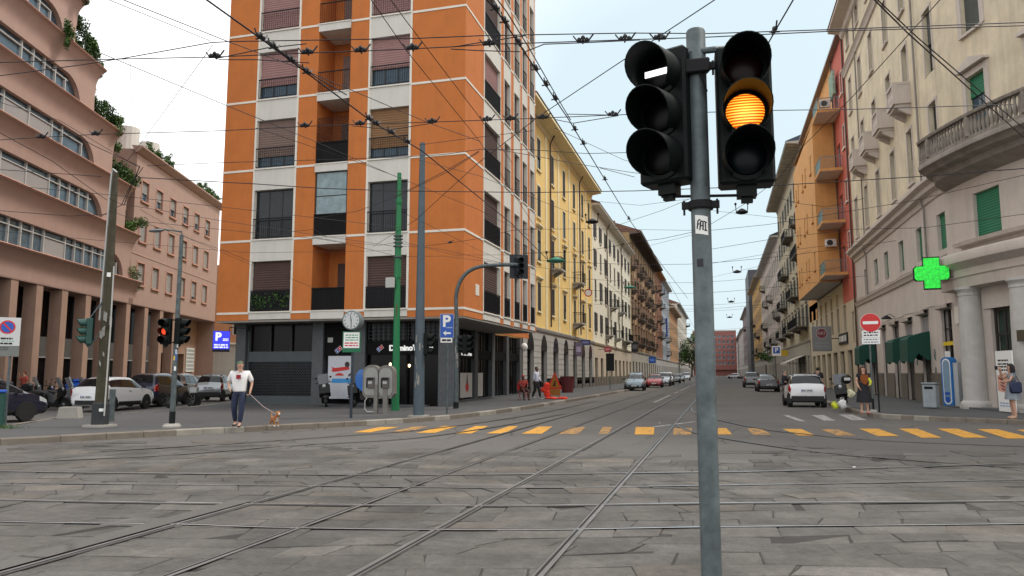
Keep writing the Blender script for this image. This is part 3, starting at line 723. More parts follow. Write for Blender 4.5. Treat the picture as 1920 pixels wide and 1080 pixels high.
# narrow bay with the white poster panel
a, b = U(605) , U(663)
fr_ = MB(); fr_.box(a, gy + .12, 2.3, b, gy + .24, 3.9)
so2 = fr_.build('shopfront', M('black_fascia'), ob)
pizza_logo(so2, U(632), gy + .10, 2.66, .28)
q = MB(); q.box(U(616) - .13, gy + .10, 3.0, U(616) + .13, gy + .12, 3.22); q.build('nameplate', m_frame, so2)
pp = thing('advertising_panel', 'tall white advertising panel with red ribbon and blue strip behind the scooter', 'poster', (OX + U(636), OY + gy + .1, .42), group='poster panels of the takeaway')
q = MB(); q.box(-.62, 0, 0, .62, .03, 1.95); q.build('board', M('poster_white', (.55, .57, .62), .5, var=.04), pp)
q = MB(); q.box(-.40, -.01, .72, .60, 0, .92, 1); q.prism([(-.45, 1.26), (-.30, 1.22), (.30, 1.30), (.48, 1.34), (.42, 1.50), (.28, 1.46), (-.28, 1.40), (-.45, 1.46), (-.38, 1.36)], -.012, 0, 0)
q.prism([(.36 + .12 * math.cos(t), 1.56 + .13 * math.sin(t)) for t in [i * math.pi / 6 for i in range(12)]], -.018, -.012, 2); q.prism([(-.02 + .22 * math.cos(t), 1.05 + .12 * math.sin(t)) for t in [i * math.pi / 6 for i in range(7)]], -.012, 0, 0)
q.prism([(.45, 1.0), (.62, 1.12), (.62, 1.2), (.42, 1.1)], -.012, 0, 2)
q.build('print', [m_red, M('poster_blue', (.05, .28, .6), .5, var=.05), m_fdark], pp)
# street side bays
for i, (y0, y1) in enumerate(((3.15, 6.0), (6.55, 9.1), (9.65, 12.3), (12.85, 15.4), (15.95, 18.6))):
    fr_ = MB(); fr_.box(gx - .16, y0, 2.35, gx - .03, y1, 2.85); fr_.box(gx - .14, y0, GZ, gx - .08, y0 + .08, 3.9); fr_.box(gx - .14, (y0 + y1) / 2, GZ, gx - .08, (y0 + y1) / 2 + .07, 3.9)
    s3 = fr_.build('shopfront', M('black_fascia'), ob)
    g = MB(); g.quad((gx - .2, y0, GZ), (gx - .2, y1, GZ), (gx - .2, y1, 3.9), (gx - .2, y0, 3.9)); g.build('pane', m_shop, s3)
    if i == 1: text(s3, "Domino's Pizza", .27, (gx - .02, (y0 + y1) / 2, 2.60), m_letter, rot=(math.pi / 2, 0, math.pi / 2), depth=.015, bold=.008)
for y, w, lab in ((37.5, 1.9, 'white panel with red droplet figure in the side window of the takeaway'), (39.9, .9, 'narrow plain white panel in the side window by the dark door')):
    p = thing('advertising_panel', lab, 'poster', (OX + gx - .04, y, .3), math.pi / 2, group='poster panels of the takeaway')
    q = MB(); q.box(-w / 2, 0, 0, w / 2, .03, 1.3); q.build('board', M('poster_cream', (.55, .53, .50), .5, var=.04), p)
    if w > 1: q = MB(); q.prism([(.1 + .25 * math.cos(t), .55 + .25 * math.sin(t)) for t in [i * math.pi / 6 for i in range(12)]], -.01, 0, 0); q.prism([(-.02, .75), (.22, .75), (.1, 1.25)], -.012, 0, 1); q.build('print', [m_red, m_fdark], p)
# small house-number plaque on the corner render
q = MB(); q.box(xs, 1.55, 5.05, xs + .02, 2.05, 5.55); q.build('street_plaque', m_band, ob)
# ------------------------------------------------------------------ pink office building on the left
PO = _f0 * 38 + _r * (-960 / 1396 * 38); PA = R(110)
pk = thing('office_building', 'pink office building with curved ribbon windows on coved ledges over a tall pillared arcade', 'building', (PO.x, PO.y, 0), PA)
lips = [(8.13, 15.6, 13.2), (11.43, 14.9, 9.7), (14.6, 13.6, 8.2), (17.83, 11.2, 6.0), (21.06, 8.3, 3.6), (24.3, 5.5, 1.2)]
UL = -14.0
cove, slabm, ribbon, fr_, wl_ = MB(), MB(), MB(), MB(), MB()
m_lip = M('ledge_plaster', (.50, .27, .20), .8, var=.08, streak=.2)
for k, (z, ue, uw) in enumerate(lips):
    h = 1.55; prev_ue = lips[k - 1][1] if k else 16.2
    zl = lips[k - 1][0] + h if k else 6.55                # head of the window below
    # cove below the lip: plain band then a concave sweep out to the lip, wrapped round the end
    prof = [(0, zl)] + [(-.47 * t ** 2.2, zl + .35 + (z - zl - .47) * t) for t in [i / 9 for i in range(10)]] + [(-.52, z - .10), (-.52, z)]
    n = len(prof); cs = []
    ub = ue - .52
    ring = [(UL, lambda y: (UL, y))]
    vs = []
    for (y, zz) in prof: vs.append((UL, y, zz))
    for (y, zz) in prof: vs.append((ub, y, zz))
    for a in range(1, 7):
        t = a / 6 * math.pi / 2
        for (y, zz) in prof: e = -y; vs.append((ub + e * math.sin(t), -e * math.cos(t), zz))
    for (y, zz) in prof: vs.append((ub - y, 4.0, zz))
    R_ = len(vs) // n
    fs = [(r * n + i, (r + 1) * n + i, (r + 1) * n + i + 1, r * n + i + 1) for r in range(R_ - 1) for i in range(n - 1)]
    cove.add(vs, fs)
    top = [(UL, -.52)] + [(ub + .52 * math.sin(a / 6 * math.pi / 2), -.52 * math.cos(a / 6 * math.pi / 2)) for a in range(7)] + [(ub + .52, 4.0), (UL, 4.0)]
    cove.add([(x, y, z) for x, y in top], [tuple(range(len(top)))])
    slabm.tube([(UL, -.52, z - .03)] + [(ub + .52 * math.sin(a / 6 * math.pi / 2), -.52 * math.cos(a / 6 * math.pi / 2), z - .03) for a in range(7)] + [(ub + .52, 4, z - .03)], .045, 5)
    # ribbon window strip and solid end with the quarter-arch
    nxt = lips[k + 1][1] - .6 if k + 1 < len(lips) else ue - 3
    arch = [(uw - 1.7 + 1.7 * math.cos(a / 8 * math.pi / 2), h * math.sin(a / 8 * math.pi / 2)) for a in range(9)]   # from (uw,0) to (uw-1.7,h)
    ribbon.add([(UL, .28, z), (uw - 1.7, .28, z), (uw - 1.7, .28, z + h), (UL, .28, z + h)], [(0, 1, 2, 3)])
    ribbon.add([(uw - 1.7, .28, z)] + [(x, .28, z + q) for x, q in arch], [tuple(range(10))])
    wend = max(nxt, uw + .6)
    wl_.add([(x, 0, z + q) for x, q in arch] + [(wend, 0, z + h), (wend, 0, z)], [(tuple(range(11)))])
    for (x0, q0), (x1, q1) in zip(arch, arch[1:]): wl_.quad((x0, 0, z + q0), (x1, 0, z + q1), (x1, .28, z + q1), (x0, .28, z + q0))
    wl_.quad((UL, 0, z + h), (uw - 1.7, 0, z + h), (uw - 1.7, .28, z + h), (UL, .28, z + h))
    wl_.quad((wend, 0, z), (wend, 5, z), (wend, 5, z + h), (wend, 0, z + h))
    rg = random.Random(k + 3); u = UL + .4
    while u < uw - .35:
        big = rg.random() < .33; stp = 2.3 if big else 1.12
        fr_.box(u - .045, .14, z, u + .045, .28, z + (h if u < uw - 1.7 else h * .8 * max(.2, math.sqrt(max(0, 1 - ((u - uw + 1.7) / 1.7) ** 2)))))
        if big and u + stp < uw - 1.6 and rg.random() < .8: fr_.box(u + .05, .20, z + .02, u + stp - .05, .23, z + h * .72, 1)
        u += stp
    fr_.box(UL, .15, z + h * .74, uw - 1.3, .27, z + h * .74 + .06); fr_.box(UL, .12, z, uw - .05, .26, z + .07)
cove.build('ledge_cove', m_pink, pk, smooth=True); slabm.build('drip_edge', m_lip, pk); wl_.build('wall', m_pink, pk); ribbon.build('ribbon_window', glass('ribbon_glass', (.05, .08, .105), .12), pk)
m_bl = M('pale_roller_blind', (.30, .29, .28), .7, var=.05)
fr_.build('window_frame', [m_frame, m_bl], pk)
# plants on the terraces
for k, (z, ue, uw) in enumerate(lips):
    if k == 0: continue
    l = MB(); lo = lips[k + 1][1] if k + 1 < len(lips) else ue - 2
    if k == 1: l.leaves((ue - .9, .1, z + .5), (1.3, .8, .8), 1700, .08, lumps=8)
    else:
        for i in range(3): l.leaves((ue - .5 - i * .75, .1 + .3 * i, z + .55 + .45 * i), (.95, .8, .95 + .35 * (i > 0)), 1900, .085, lumps=7)
    l.build('terrace_shrub', m_leaf if k != 1 else [m_leaf[1], m_leaf[2], m_leaf[2]], pk)
l = MB(); l.leaves((2.6, -.6, 21.3), (1.0, .3, 1.0), 900, .075); l.build('hanging_plant', m_leaf, pk)
l = MB(); l.leaves((14.7, -.1, 8.75), (.75, .5, .8), 700, .075); l.build('terrace_shrub', m_leaf, pk)
# body behind and right block with plain windows
mb = MB(); W0, W1 = 14.35, 33.4
rows = [(8.0, 1.62), (11.2, 1.6), (14.22, 1.5)]; cu = [16.05, 18.75, 21.55, 24.4, 27.2, 30.05]
holes = [(c - .62, c + .62, z, z + h) for c in cu for z, h in rows]
wallholes(mb, W0, W1, 6.55, 17.8, holes, y=.0, d=.22)
mb.quad((W0, 0, 6.55), (W0, 6, 6.55), (W0, 6, 17.8), (W0, 0, 17.8)); mb.quad((W1, 0, 0), (W1, 14, 0), (W1, 14, 17.8), (W1, 0, 17.8))
mb.quad((W0, 0, 17.8), (W1, 0, 17.8), (W1, 14, 17.8), (W0, 14, 17.8))
sweep(mb, [(0, 17.45), (-.12, 17.5), (-.5, 17.85), (-.5, 17.95), (.3, 17.98)], W0 - .3, W1 + .3)
mb.quad((UL, 5, 0), (W0, 5, 0), (W0, 5, 24), (UL, 5, 24))
mb.box(UL, .01, 6.5, W1, 5, 6.6)
sweep(mb, [(0, 10.15), (-.03, 10.15), (-.03, 10.22), (0, 10.24)], W0, W1)
mb.build('wall', m_pink, pk)
m_roll = M('grey_roller_shutter', (.30, .29, .275), .7, var=.06)
rg = random.Random(5)
for zi, (z, h) in enumerate(rows):
    for ci, c in enumerate(cu):
        window(pk, c, z, 1.24, h, shut=m_roll, sfrac=(.55 if zi == 2 else 1 if (ci + zi) % 4 else .8), frame=m_frame, pane=m_gblue, d=.22, sill=m_lip, trim=m_lip, tw=.1)
# roof terrace: set-back storey, hedge, chimneys
mb = MB(); mb.box(15.5, 3.2, 17.98, 33, 10, 19.0); mb.build('set_back_storey', m_white, pk)
mb = MB(); mb.prism([(2.6, 18.95), (10.4, 18.95), (10.4, 19.2), (2.6, 19.35)], 15.2, 33.2, 0, 'yz'); mb.build('roof', M('dark_roof', (.06, .06, .065), .8), pk)
for i, (u0, n) in enumerate(((16.2, 5), (19.0, 5), (27.0, 4), (29.3, 5), (31.5, 3))):
    l = MB()
    for j in range(n): l.leaves((u0 + j * .42, -.12 + rnd.uniform(-.15, .15), 18.25 + rnd.uniform(-.1, .25)), (.45, .35, .45), 240, .075)
    l.build('roof_plants', [m_leaf[1], m_leaf[2], m_leaf[1]], pk)
mb = MB()
for u in (16.2, 20.0): mb.tube([(u, 1.5, 17.9), (u, 1.5, 19.9)], .75, 14); 
split(mb, 'chimney_stack', m_white, pk)
# arcade
pl, bd, gl = MB(), MB(), MB()
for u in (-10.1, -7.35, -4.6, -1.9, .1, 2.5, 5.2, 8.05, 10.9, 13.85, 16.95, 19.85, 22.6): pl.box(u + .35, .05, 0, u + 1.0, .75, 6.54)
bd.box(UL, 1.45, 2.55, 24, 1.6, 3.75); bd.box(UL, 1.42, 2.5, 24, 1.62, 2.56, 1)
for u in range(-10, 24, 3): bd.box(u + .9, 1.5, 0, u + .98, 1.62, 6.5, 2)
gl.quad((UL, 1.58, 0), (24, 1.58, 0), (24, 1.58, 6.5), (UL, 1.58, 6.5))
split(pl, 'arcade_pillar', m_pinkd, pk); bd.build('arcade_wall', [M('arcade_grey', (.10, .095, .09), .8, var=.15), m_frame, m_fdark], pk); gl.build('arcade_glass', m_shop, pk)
mb = MB(); wallholes(mb, 24, W1, 0, 6.55, [(24.6, 30.2, 0, 3.3), (26.2, 29.0, 4.4, 5.7)], y=1.6, d=1.2); mb.build('arcade_wall', m_pinkd, pk)
mb = MB(); mb.quad((24.6, 2.7, 0), (30.2, 2.7, 0), (30.2, 2.7, 3.3), (24.6, 2.7, 3.3)); mb.quad((26.2, 2.75, 4.4), (29, 2.75, 4.4), (29, 2.75, 5.7), (26.2, 2.75, 5.7)); mb.build('passage', m_shop, pk)
mb = MB(); mb.box(30.6, 1.5, 1.7, 32.6, 1.58, 3.9, 0)
for i in range(6): mb.box(30.7, 1.48, 1.85 + i * .34, 32.5, 1.5, 2.08 + i * .34, 1)
mb.build('notice_board', [m_paper, M('notice_grey', (.35, .38, .38), .6, var=.1)], pk)
# old building closing the side street
c0 = at(410, 735)
hb = thing('old_house', 'old ochre house with arched door closing the side street behind the blue sign', 'building', tuple(atD(392, 699, 84)[:2]) + (0,), facing(atD(415, 699, 84)))
mb = MB(); wallholes(mb, 0, 9, 4.6, 13, [(2.2, 3.2, 5.6, 7.8), (6, 7, 5.6, 7.8), (2.2, 3.2, 9, 11), (6, 7, 9, 11)]); mb.box(0, .25, 4.6, 9, 8, 12.95); mb.build('wall', M('ochre_orange_render', (.45, .22, .11), .85, var=.1, streak=.2), hb)
mb = MB(); wallholes(mb, 0, 9, 0, 4.6, [(3.6, 5.2, 0, 3.2)], d=.3); sweep(mb, [(0, 4.5), (-.15, 4.55), (-.15, 4.7), (0, 4.75)], 0, 9); mb.build('plinth', m_stone, hb)
mb = MB(); mb.prism([(3.65, 0), (5.15, 0), (5.15, 2.5)] + [(4.4 + .75 * math.cos(i * math.pi / 8), 2.5 + .68 * math.sin(i * math.pi / 8)) for i in range(1, 8)] + [(3.65, 2.5)], .18, .25); mb.build('door', M('ochre_door', (.22, .17, .09), .7), hb)
for u in (2.7, 6.5):
    for z in (5.6, 9): window(hb, u, z, 1.0, 2.1, far=True, trim=m_stone, frame=m_frame)
# ------------------------------------------------------------------ street fronts
def street_building(label, side, Y0, Y1, H, wall, X=None, gh=4.9, gmat=None, rows=((6.3, 2.3), (10.3, 2.5), (13.8, 2.5), (17.6, 2.5)), ncol=5, ww=1.15, far=True, frame=None, pane=None, shut=None, trim=None, hood=None,
                    pers=None, corn=(.8, .5), cmat=None, balc=(), pipes=(), roofmat=None, arch=False, doors=None, doormat=None, name='town_house', depth=12, eave_br=False, plinth=None, u_off=0.0, wd=.09, sill=True, rail=None, firstcol=None, strips=None, dark_shop=.5, seed=0):
    L = Y1 - Y0; X = X if X is not None else (-13.4 if side < 0 else 10.0)
    t = thing(name, label, 'building', (X, Y0 if side < 0 else Y1, 0), math.pi / 2 if side < 0 else -math.pi / 2)
    rg = random.Random(int(Y0) + seed); gmat = gmat or m_stone
    pit = L / ncol; cu = [pit * (i + .5) + u_off for i in range(ncol)] if firstcol is None else firstcol
    holes = [(c - ww / 2, c + ww / 2, z, z + h) for c in cu for z, h in rows]
    mb = MB(); wallholes(mb, 0, L, gh, H, holes, d=wd)
    for a in (0, L): mb.quad((a, 0, 0), (a, depth, 0), (a, depth, H), (a, 0, H))
    mb.quad((0, depth, 0), (L, depth, 0), (L, depth, H), (0, depth, H))
    mb.build('wall', wall, t)
    nd = doors or max(2, int(L / 4.2)); pd = L / nd; dh = []
    for i in range(nd): c = pd * (i + .5); w = min(2.0, pd * .55); dh.append((c - w / 2, c + w / 2, 0.14, gh * .66))
    g = MB(); wallholes(g, 0, L, 0, gh, dh, y=-.03, d=.35)
    sweep(g, [(0, gh - .28), (-.14, gh - .24), (-.2, gh - .06), (-.2, gh), (0, gh + .03)], 0, L)
    if arch:
        n = 9                                              # stone courses as raised blocks with open joints
        for i in range(int(gh / .45)):
            z = .5 + i * .45
            if z + .4 > gh - .3: break
            us = sorted([0, L] + [v for h in dh for v in (h[0] - .0, h[1])]) if z < gh * .66 else [0, L]
            for a, b in zip(us[::2], us[1::2]):
                m = max(1, round((b - a) / 1.1))
                for j in range(m): g.box(a + (b - a) * j / m + .02, -.07, z + .02, a + (b - a) * (j + 1) / m - .02, -.031, z + .43)
    if plinth:
        us = sorted([0, L] + [v for h in dh for v in (h[0], h[1])])
        p = MB()
        for a, b in zip(us[::2], us[1::2]): p.box(a, -.07, .1, b, -.035, 1.15)
        split(p, 'plinth', plinth, t)
    g.build('ground_floor', gmat, t)
    key = None
    for i, h in enumerate(dh):
        w = round(h[1] - h[0], 3); hh = round(h[3] - h[2], 3); o = rg.random() < dark_shop
        if arch:
            q = MB(); q.prism([(-w / 2, hh - .02)] + [(w / 2 * math.cos(math.pi * k / 10), hh + w * .62 * math.sin(math.pi * k / 10)) for k in range(11)][::-1], -.09, -.036); q.build('arched_window', m_shop, t, loc=((h[0] + h[1]) / 2, 0, h[2]))
        q = MB(); frame_bars(q, w, hh, .2, mull=1, trans=.75); d_ = q.build('shopfront' if o else 'door', doormat or m_fdark, t, loc=((h[0] + h[1]) / 2, 0, h[2]))
        q = MB(); q.quad((-w / 2, .29, 0), (w / 2, .29, 0), (w / 2, .29, hh), (-w / 2, .29, hh)); q.build('pane', m_shop if o else M('door_wood', (.05, .035, .025), .6), d_)
    for zi, (z, h) in enumerate(rows):
        for ci, c in enumerate(cu):
            f = 1.0 if rg.random() < .7 else rg.choice((.35, .6))
            window(t, c, z, ww, h, far=far, d=wd, frame=frame or m_fdark, pane=pane or m_glass, shut=shut if (shut and rg.random() < .8) else None, sfrac=f, trim=trim, sill=(trim or gmat) if sill else None, hood=hood if (hood and zi in (0, 1)) else None, persiane=pers if (pers and rg.random() < .8) else None, rail=rail)
    c = MB(); pj, ch = corn; sweep(c, [(0, H - ch), (-.08, H - ch * .95), (-.12, H - ch * .5), (-pj, H - ch * .3), (-pj, H), (0, H + .05)], -.15, L + .15)
    if eave_br:
        n = int(L / 1.1)
        for i in range(n): u = .4 + i * L / n; c.box(u, -pj * .85, H - ch * .55, u + .22, 0, H - ch * .3)
    c.build('cornice', cmat or trim or m_stone, t)
    r = MB(); r.prism([(-pj - .05, H + .02), (-pj - .05, H + .1), (depth * .5, H + 1.5 + depth * .12), (depth, H + .1), (depth, H + .02)], -.1, L + .1, 0, 'yz'); ro = r.build('roof', roofmat or M('old_tiles', (.16, .085, .06), .85, var=.2, scale=4), t)
    for k in range(max(1, int(L / 14))):
        u = L * (k + .4) / max(1, int(L / 14)); q = MB(); q.box(u, 3.2, H + .8, u + .7, 4.2, H + 3.1); q.box(u - .08, 3.12, H + 3.1, u + .78, 4.28, H + 3.25); q.build('chimney', wall, ro)
    for (zi, ca, cb, kw) in balc:
        z = rows[zi][0]
        balcony(t, (cu[ca] + cu[cb]) / 2, z, cu[cb] - cu[ca] + ww + .9, **kw)
    for u in pipes: q = MB(); q.tube([(u, -.5, H - .3), (u, -.12, H - 1.0), (u, -.12, gh + .3)], .07, 6); q.build('downpipe', M('brown_pipe', (.09, .05, .04), .6), t)
    for u, w, m in (strips or ()): q = MB(); q.box(u - w / 2, -.06, gh + .06, u + w / 2, -.001, H - corn[1]); q.build('pilaster', m, t)
    return t
m_yel2 = M('yellow_render', (.78, .55, .20), .85, var=.07, streak=.12, bump=.08); m_yel3 = M('pale_yellow_trim', (.80, .71, .46), .8, var=.08, streak=.15)
m_cream = M('cream_render', (.76, .72, .58), .85, var=.07, streak=.15); m_rust = M('rust_render', (.25, .115, .07), .85, var=.12, streak=.2)
m_bluebl = M('blue_grey_render', (.30, .35, .40), .85, var=.08, streak=.1); m_och = M('ochre_render', (.46, .25, .12), .85, var=.1, streak=.15)
m_beige = M('beige_render', (.52, .44, .33), .85, var=.08, streak=.15); m_sand = M('sand_stone', (.36, .33, .275), .85, var=.12, streak=.2, bump=.15)
m_dkwood = M('dark_shutter_wood', (.028, .020, .017), .65, var=.2); m_green = M('green_shutter', (.02, .17, .085), .6, var=.08); m_greygreen = M('grey_green_shutter', (.075, .085, .075), .7, var=.1)
kw = dict(mat=m_stone, dep=.95, far=True)
yb = street_building('yellow five storey house with dark downpipes and arched ground floor, next to the orange block', -1, 50.6, 81.2, 21.9, m_yel2, gh=5.05, gmat=m_stone,
    rows=((6.35, 2.25), (10.25, 2.5), (13.75, 2.55), (17.6, 2.55)), firstcol=[5.2, 10.2, 15.1, 20.0, 24.6, 28.6], ncol=6, ww=1.15, trim=m_yel3, hood=1, shut=m_dkwood, pers=None, corn=(1.15, .75), cmat=m_yel3, roofmat=M('dark_eaves', (.09, .05, .04), .8), pipes=(9.0, 22.6), arch=True, doors=7, plinth=m_stoned,
    balc=((1, 1, 1, dict(plants=60, **kw)), (0, 3, 3, kw), (1, 3, 3, kw)), strips=[(2.6, .5, m_yel3), (7.7, .5, m_yel3), (12.6, .5, m_yel3), (17.5, .5, m_yel3), (22.2, .5, m_yel3), (26.6, .5, m_yel3)])
street_building('cream house with dark shutters between the yellow house and the ornate rust one', -1, 81.3, 118, 20.6, m_cream, gh=5.0, gmat=m_beige, rows=((6.2, 2.2), (10.0, 2.2), (13.6, 2.1), (17.0, 1.9)), ncol=9, ww=1.05, trim=m_band, shut=m_dkwood, pers=m_dkwood, corn=(.9, .45), pipes=(11, 25), doors=9,
    balc=((0, 2, 2, dict(plants=40, **kw)), (0, 4, 4, dict(plants=40, **kw)), (1, 3, 3, kw), (1, 5, 5, kw), (0, 6, 7, kw)), plinth=m_stoned)
rb = dict(mat=M('dark_balcony_stone', (.16, .13, .11), .85, var=.2), dep=1.15, round_=True, far=True, plants=45)
street_building('rust and yellow ornate house with rows of rounded stone balconies and bracketed eaves', -1, 118.2, 165, 24.2, M('old_gold_render', (.33, .24, .12), .85, var=.12, streak=.25), gh=5.2, gmat=m_sand, rows=((6.6, 2.5), (10.9, 2.5), (15.0, 2.4), (18.9, 2.3)), ncol=10, ww=1.3, trim=m_rust, shut=m_dkwood, hood=1, corn=(1.9, .8), eave_br=True, cmat=M('brown_eaves', (.11, .08, .065), .8),
    balc=[(r, c, c, rb) for r in (0, 1, 2, 3) for c in (0, 2, 3, 5, 6, 8)], strips=[(i * 4.68, 1.0, m_rust) for i in range(1, 10)], doors=10)
street_building('dark red house with stacked balconies beyond the ornate rust one', -1, 165.2, 186, 24.5, m_rust, rows=((6.2, 2.3), (9.8, 2.3), (13.4, 2.3), (17, 2.2), (20.4, 2.0)), ncol=5, ww=1.2, corn=(1.2, .5), trim=m_och, balc=[(r, c, c, dict(mat=m_stoned, dep=1.2, far=True)) for r in (1, 2, 3, 4) for c in (1, 3)])
street_building('blue grey house with a blue vertical sign halfway along the left street front', -1, 186.2, 214, 24.6, m_bluebl, rows=((6.2, 2.2), (9.8, 2.2), (13.4, 2.2), (17, 2.2), (20.6, 2.0)), ncol=7, ww=1.2, corn=(1.0, .5), trim=m_frame, balc=[(r, 3, 3, dict(mat=m_stoned, dep=1.2, far=True)) for r in (0, 1)])
street_building('ochre house with a strong dark cornice left of the street tree', -1, 214.2, 256, 20.4, m_och, rows=((6.2, 2.2), (10.2, 2.2), (14.2, 2.2)), ncol=9, ww=1.4, corn=(1.5, .9), trim=m_beige, cmat=m_beige)
street_building('pale tall house with balconies at its far edge behind the street tree', -1, 256.2, 330, 25.0, M('chalk_render', (.56, .52, .44), .85, var=.06), rows=((6.2, 2.2), (10, 2.2), (14, 2.2), (18, 2.2), (21.5, 2.0)), ncol=14, ww=1.4, corn=(1.0, .5), balc=[(4, 12, 13, dict(mat=m_stoned, dep=1.6, far=True))])
street_building('low grey beige house at the far end of the left street front', -1, 330.2, 400, 16.5, m_beige, rows=((6.2, 2.2), (10.2, 2.2), (13.2, 1.8)), ncol=12, ww=1.5, corn=(.8, .5))
# closing block at the very end of the street
eb = thing('brick_building', 'red brick office block closing the far end of the street', 'building', (-14.0, 420, 0), 0)
mb = MB(); hs = [(2 + i * 2.3, 3.4 + i * 2.3, 6 + 2.9 * k, 7.5 + 2.9 * k) for i in range(9) for k in range(6)]; wallholes(mb, 0, 23, 4, 24.4, hs, d=.3); mb.box(0, .35, 0, 23, 12, 24.2); mb.box(0, -1, 3.2, 23, .3, 4.3); mb.build('wall', M('red_brick', (.25, .10, .085), .85, var=.12), eb)
for h in hs: window(eb, (h[0] + h[1]) / 2, h[2], 1.4, 1.5, far=True, frame=m_paper, pane=m_gblue, d=.28)
mb = MB(); mb.box(-.1, -.1, 24.2, 23.1, 12, 24.7); mb.build('roof', m_concrete, eb)

# ---- right side: pale corner building with rounded corner
R0 = 59.8
def arcpath():
    P = [(10.0, R0), (10.0, 40.0), (10.03, 38.4), (10.15, 36.8), (10.4, 35.2), (10.8, 33.6), (11.35, 32.0), (12.1, 30.4), (13.1, 28.9), (14.4, 27.4), (16.2, 25.8), (20, 23.0), (30, 16.5)]
    P = P[:1] + smoothpath(P[1:], 3); Q = [Vector(p) for p in P]; s = [0]
    for a, b in zip(Q, Q[1:]): s.append(s[-1] + (b - a).length)
    return Q, s
AQ, AS = arcpath()
def pathpt(u, y=0.0):
    u = max(0, min(u, AS[-1] - 1e-4)); i = 0
    while AS[i + 1] < u: i += 1
    t = (u - AS[i]) / (AS[i + 1] - AS[i]); d = (AQ[i + 1] - AQ[i]).normalized()
    def tan(k):
        return (AQ[min(k + 1, len(AQ) - 1)] - AQ[max(k - 1, 0)]).normalized()
    d = (tan(i) * (1 - t) + tan(i + 1) * t).normalized(); p = AQ[i] + (AQ[i + 1] - AQ[i]) * t
    return p, Vector((-d.y, d.x)), d                       # inward normal
def fn(u, y, v):
    p, n, d = pathpt(u); q = p + n * y; return (q.x, q.y, v)
def rzat(u): p, n, d = pathpt(u); return math.atan2(d.y, d.x)
def uY(Y): return R0 - Y if Y >= 40 else next(AS[i] + (AS[i + 1] - AS[i]) * (AQ[i].y - Y) / (AQ[i].y - AQ[i + 1].y) for i in range(len(AQ) - 1) if AQ[i].y >= Y >= AQ[i + 1].y)
cbld = thing('corner_building', 'pale ochre corner building with rounded stone corner, balustrade balcony and green shutters', 'building', (0, 0, 0))
m_ro = M('faded_ochre_render', (.66, .575, .42), .88, var=.20, scale=.8, streak=.6, bump=.12, dirt=(.33, .30, .245)); m_rs = M('pinkish_stone', (.54, .48, .43), .85, var=.10, streak=.28, bump=.15, dirt=(.22, .19, .165))
UE = AS[-1]
SPL = list(AS)
colY = [58.0, 54.2, 50.3, 46.1, 42.1, 37.9]; colU = [uY(y) for y in colY]; cornU = [uY(34.0), uY(30.6), uY(27.6)]
CROW = ((11.0, 3.1), (16.0, 2.9), (20.85, 2.6), (25.9, 1.6))
uprow = [(11.45, 2.85), (15.75, 3.15), (20.85, 2.6), (25.9, 1.6)]
H2 = 10.75
holes = [(c - .52, c + .52, z, z + h) for c in colU for z, h in uprow]
chole = [(c - .62, c + .62, z, z + h) for c in cornU for z, h in CROW]
mb = MB(); wallholes(mb, 0, UE, H2, 28.0, holes + chole, fn=fn, d=.28, split=SPL)
mb.quad((10, R0, 0), (24, R0, 0), (24, R0, 28), (10, R0, 28)); mb.build('wall', m_ro, cbld)
gU = [uY(y) for y in (52.4, 49.3, 45.4, 41.5, 37.8)]; g1 = uY(56)
low = [(c - .55, c + .55, 7.25, 8.95) for c in gU] + [(g1 - .5, g1 + .5, 7.0, 8.8)] + [(c - .85, c + .85, 7.05, 9.1) for c in (uY(33.9), uY(29.9))]
shopY = [(59, 57.4), (55.6, 53.9), (51.7, 50.6), (48.6, 47.1), (45.5, 44.0), (42.2, 40.7), (38.6, 37.3)]
shops = [(uY(a), uY(b), .14, 4.35 if i < 4 or i == 4 else 4.5) for i, (a, b) in enumerate(shopY)]
cdoor = [(uY(34.1), uY(32.9), .14, 4.2), (uY(31.2), uY(29.6), .14, 4.2)]
mb = MB(); wallholes(mb, 0, UE, 0, H2, low + shops + cdoor, fn=fn, d=.4, split=SPL)
mb.build('stone_base', m_rs, cbld)
def psweep(mb, prof, u0, u1, step=.7, mi=0):
    us = [u0 + (u1 - u0) * i / max(1, int((u1 - u0) / step)) for i in range(int((u1 - u0) / step) + 1)]
    n = len(prof); vs = [fn(u, y, z) for u in us for y, z in prof]
    mb.add(vs, [(r * n + i, (r + 1) * n + i, (r + 1) * n + i + 1, r * n + i + 1) for r in range(len(us) - 1) for i in range(n - 1)] + [tuple(range(n))], mi)
mb = MB()
psweep(mb, [(0, 9.75), (-.08, 9.8), (-.12, 10.05), (-.35, 10.15), (-.38, 10.35), (-.6, 10.5), (-.6, 10.62), (0, 10.72)], 0, uY(37.0))
psweep(mb, [(0, 6.45), (-.10, 6.5), (-.16, 6.7), (-.22, 6.76), (0, 6.85)], 0, uY(36.2)); psweep(mb, [(0, 24.15), (-.12, 24.2), (-.2, 24.45), (-.34, 24.55), (0, 24.7)], 0, UE)
psweep(mb, [(0, 10.95), (-.10, 10.98), (-.10, 11.2), (0, 11.24)], 0, uY(37.4))
psweep(mb, [(0, 27.3), (-.2, 27.4), (-.3, 27.7), (-1.1, 27.9), (-1.1, 28.1), (0, 28.15)], 0, UE)
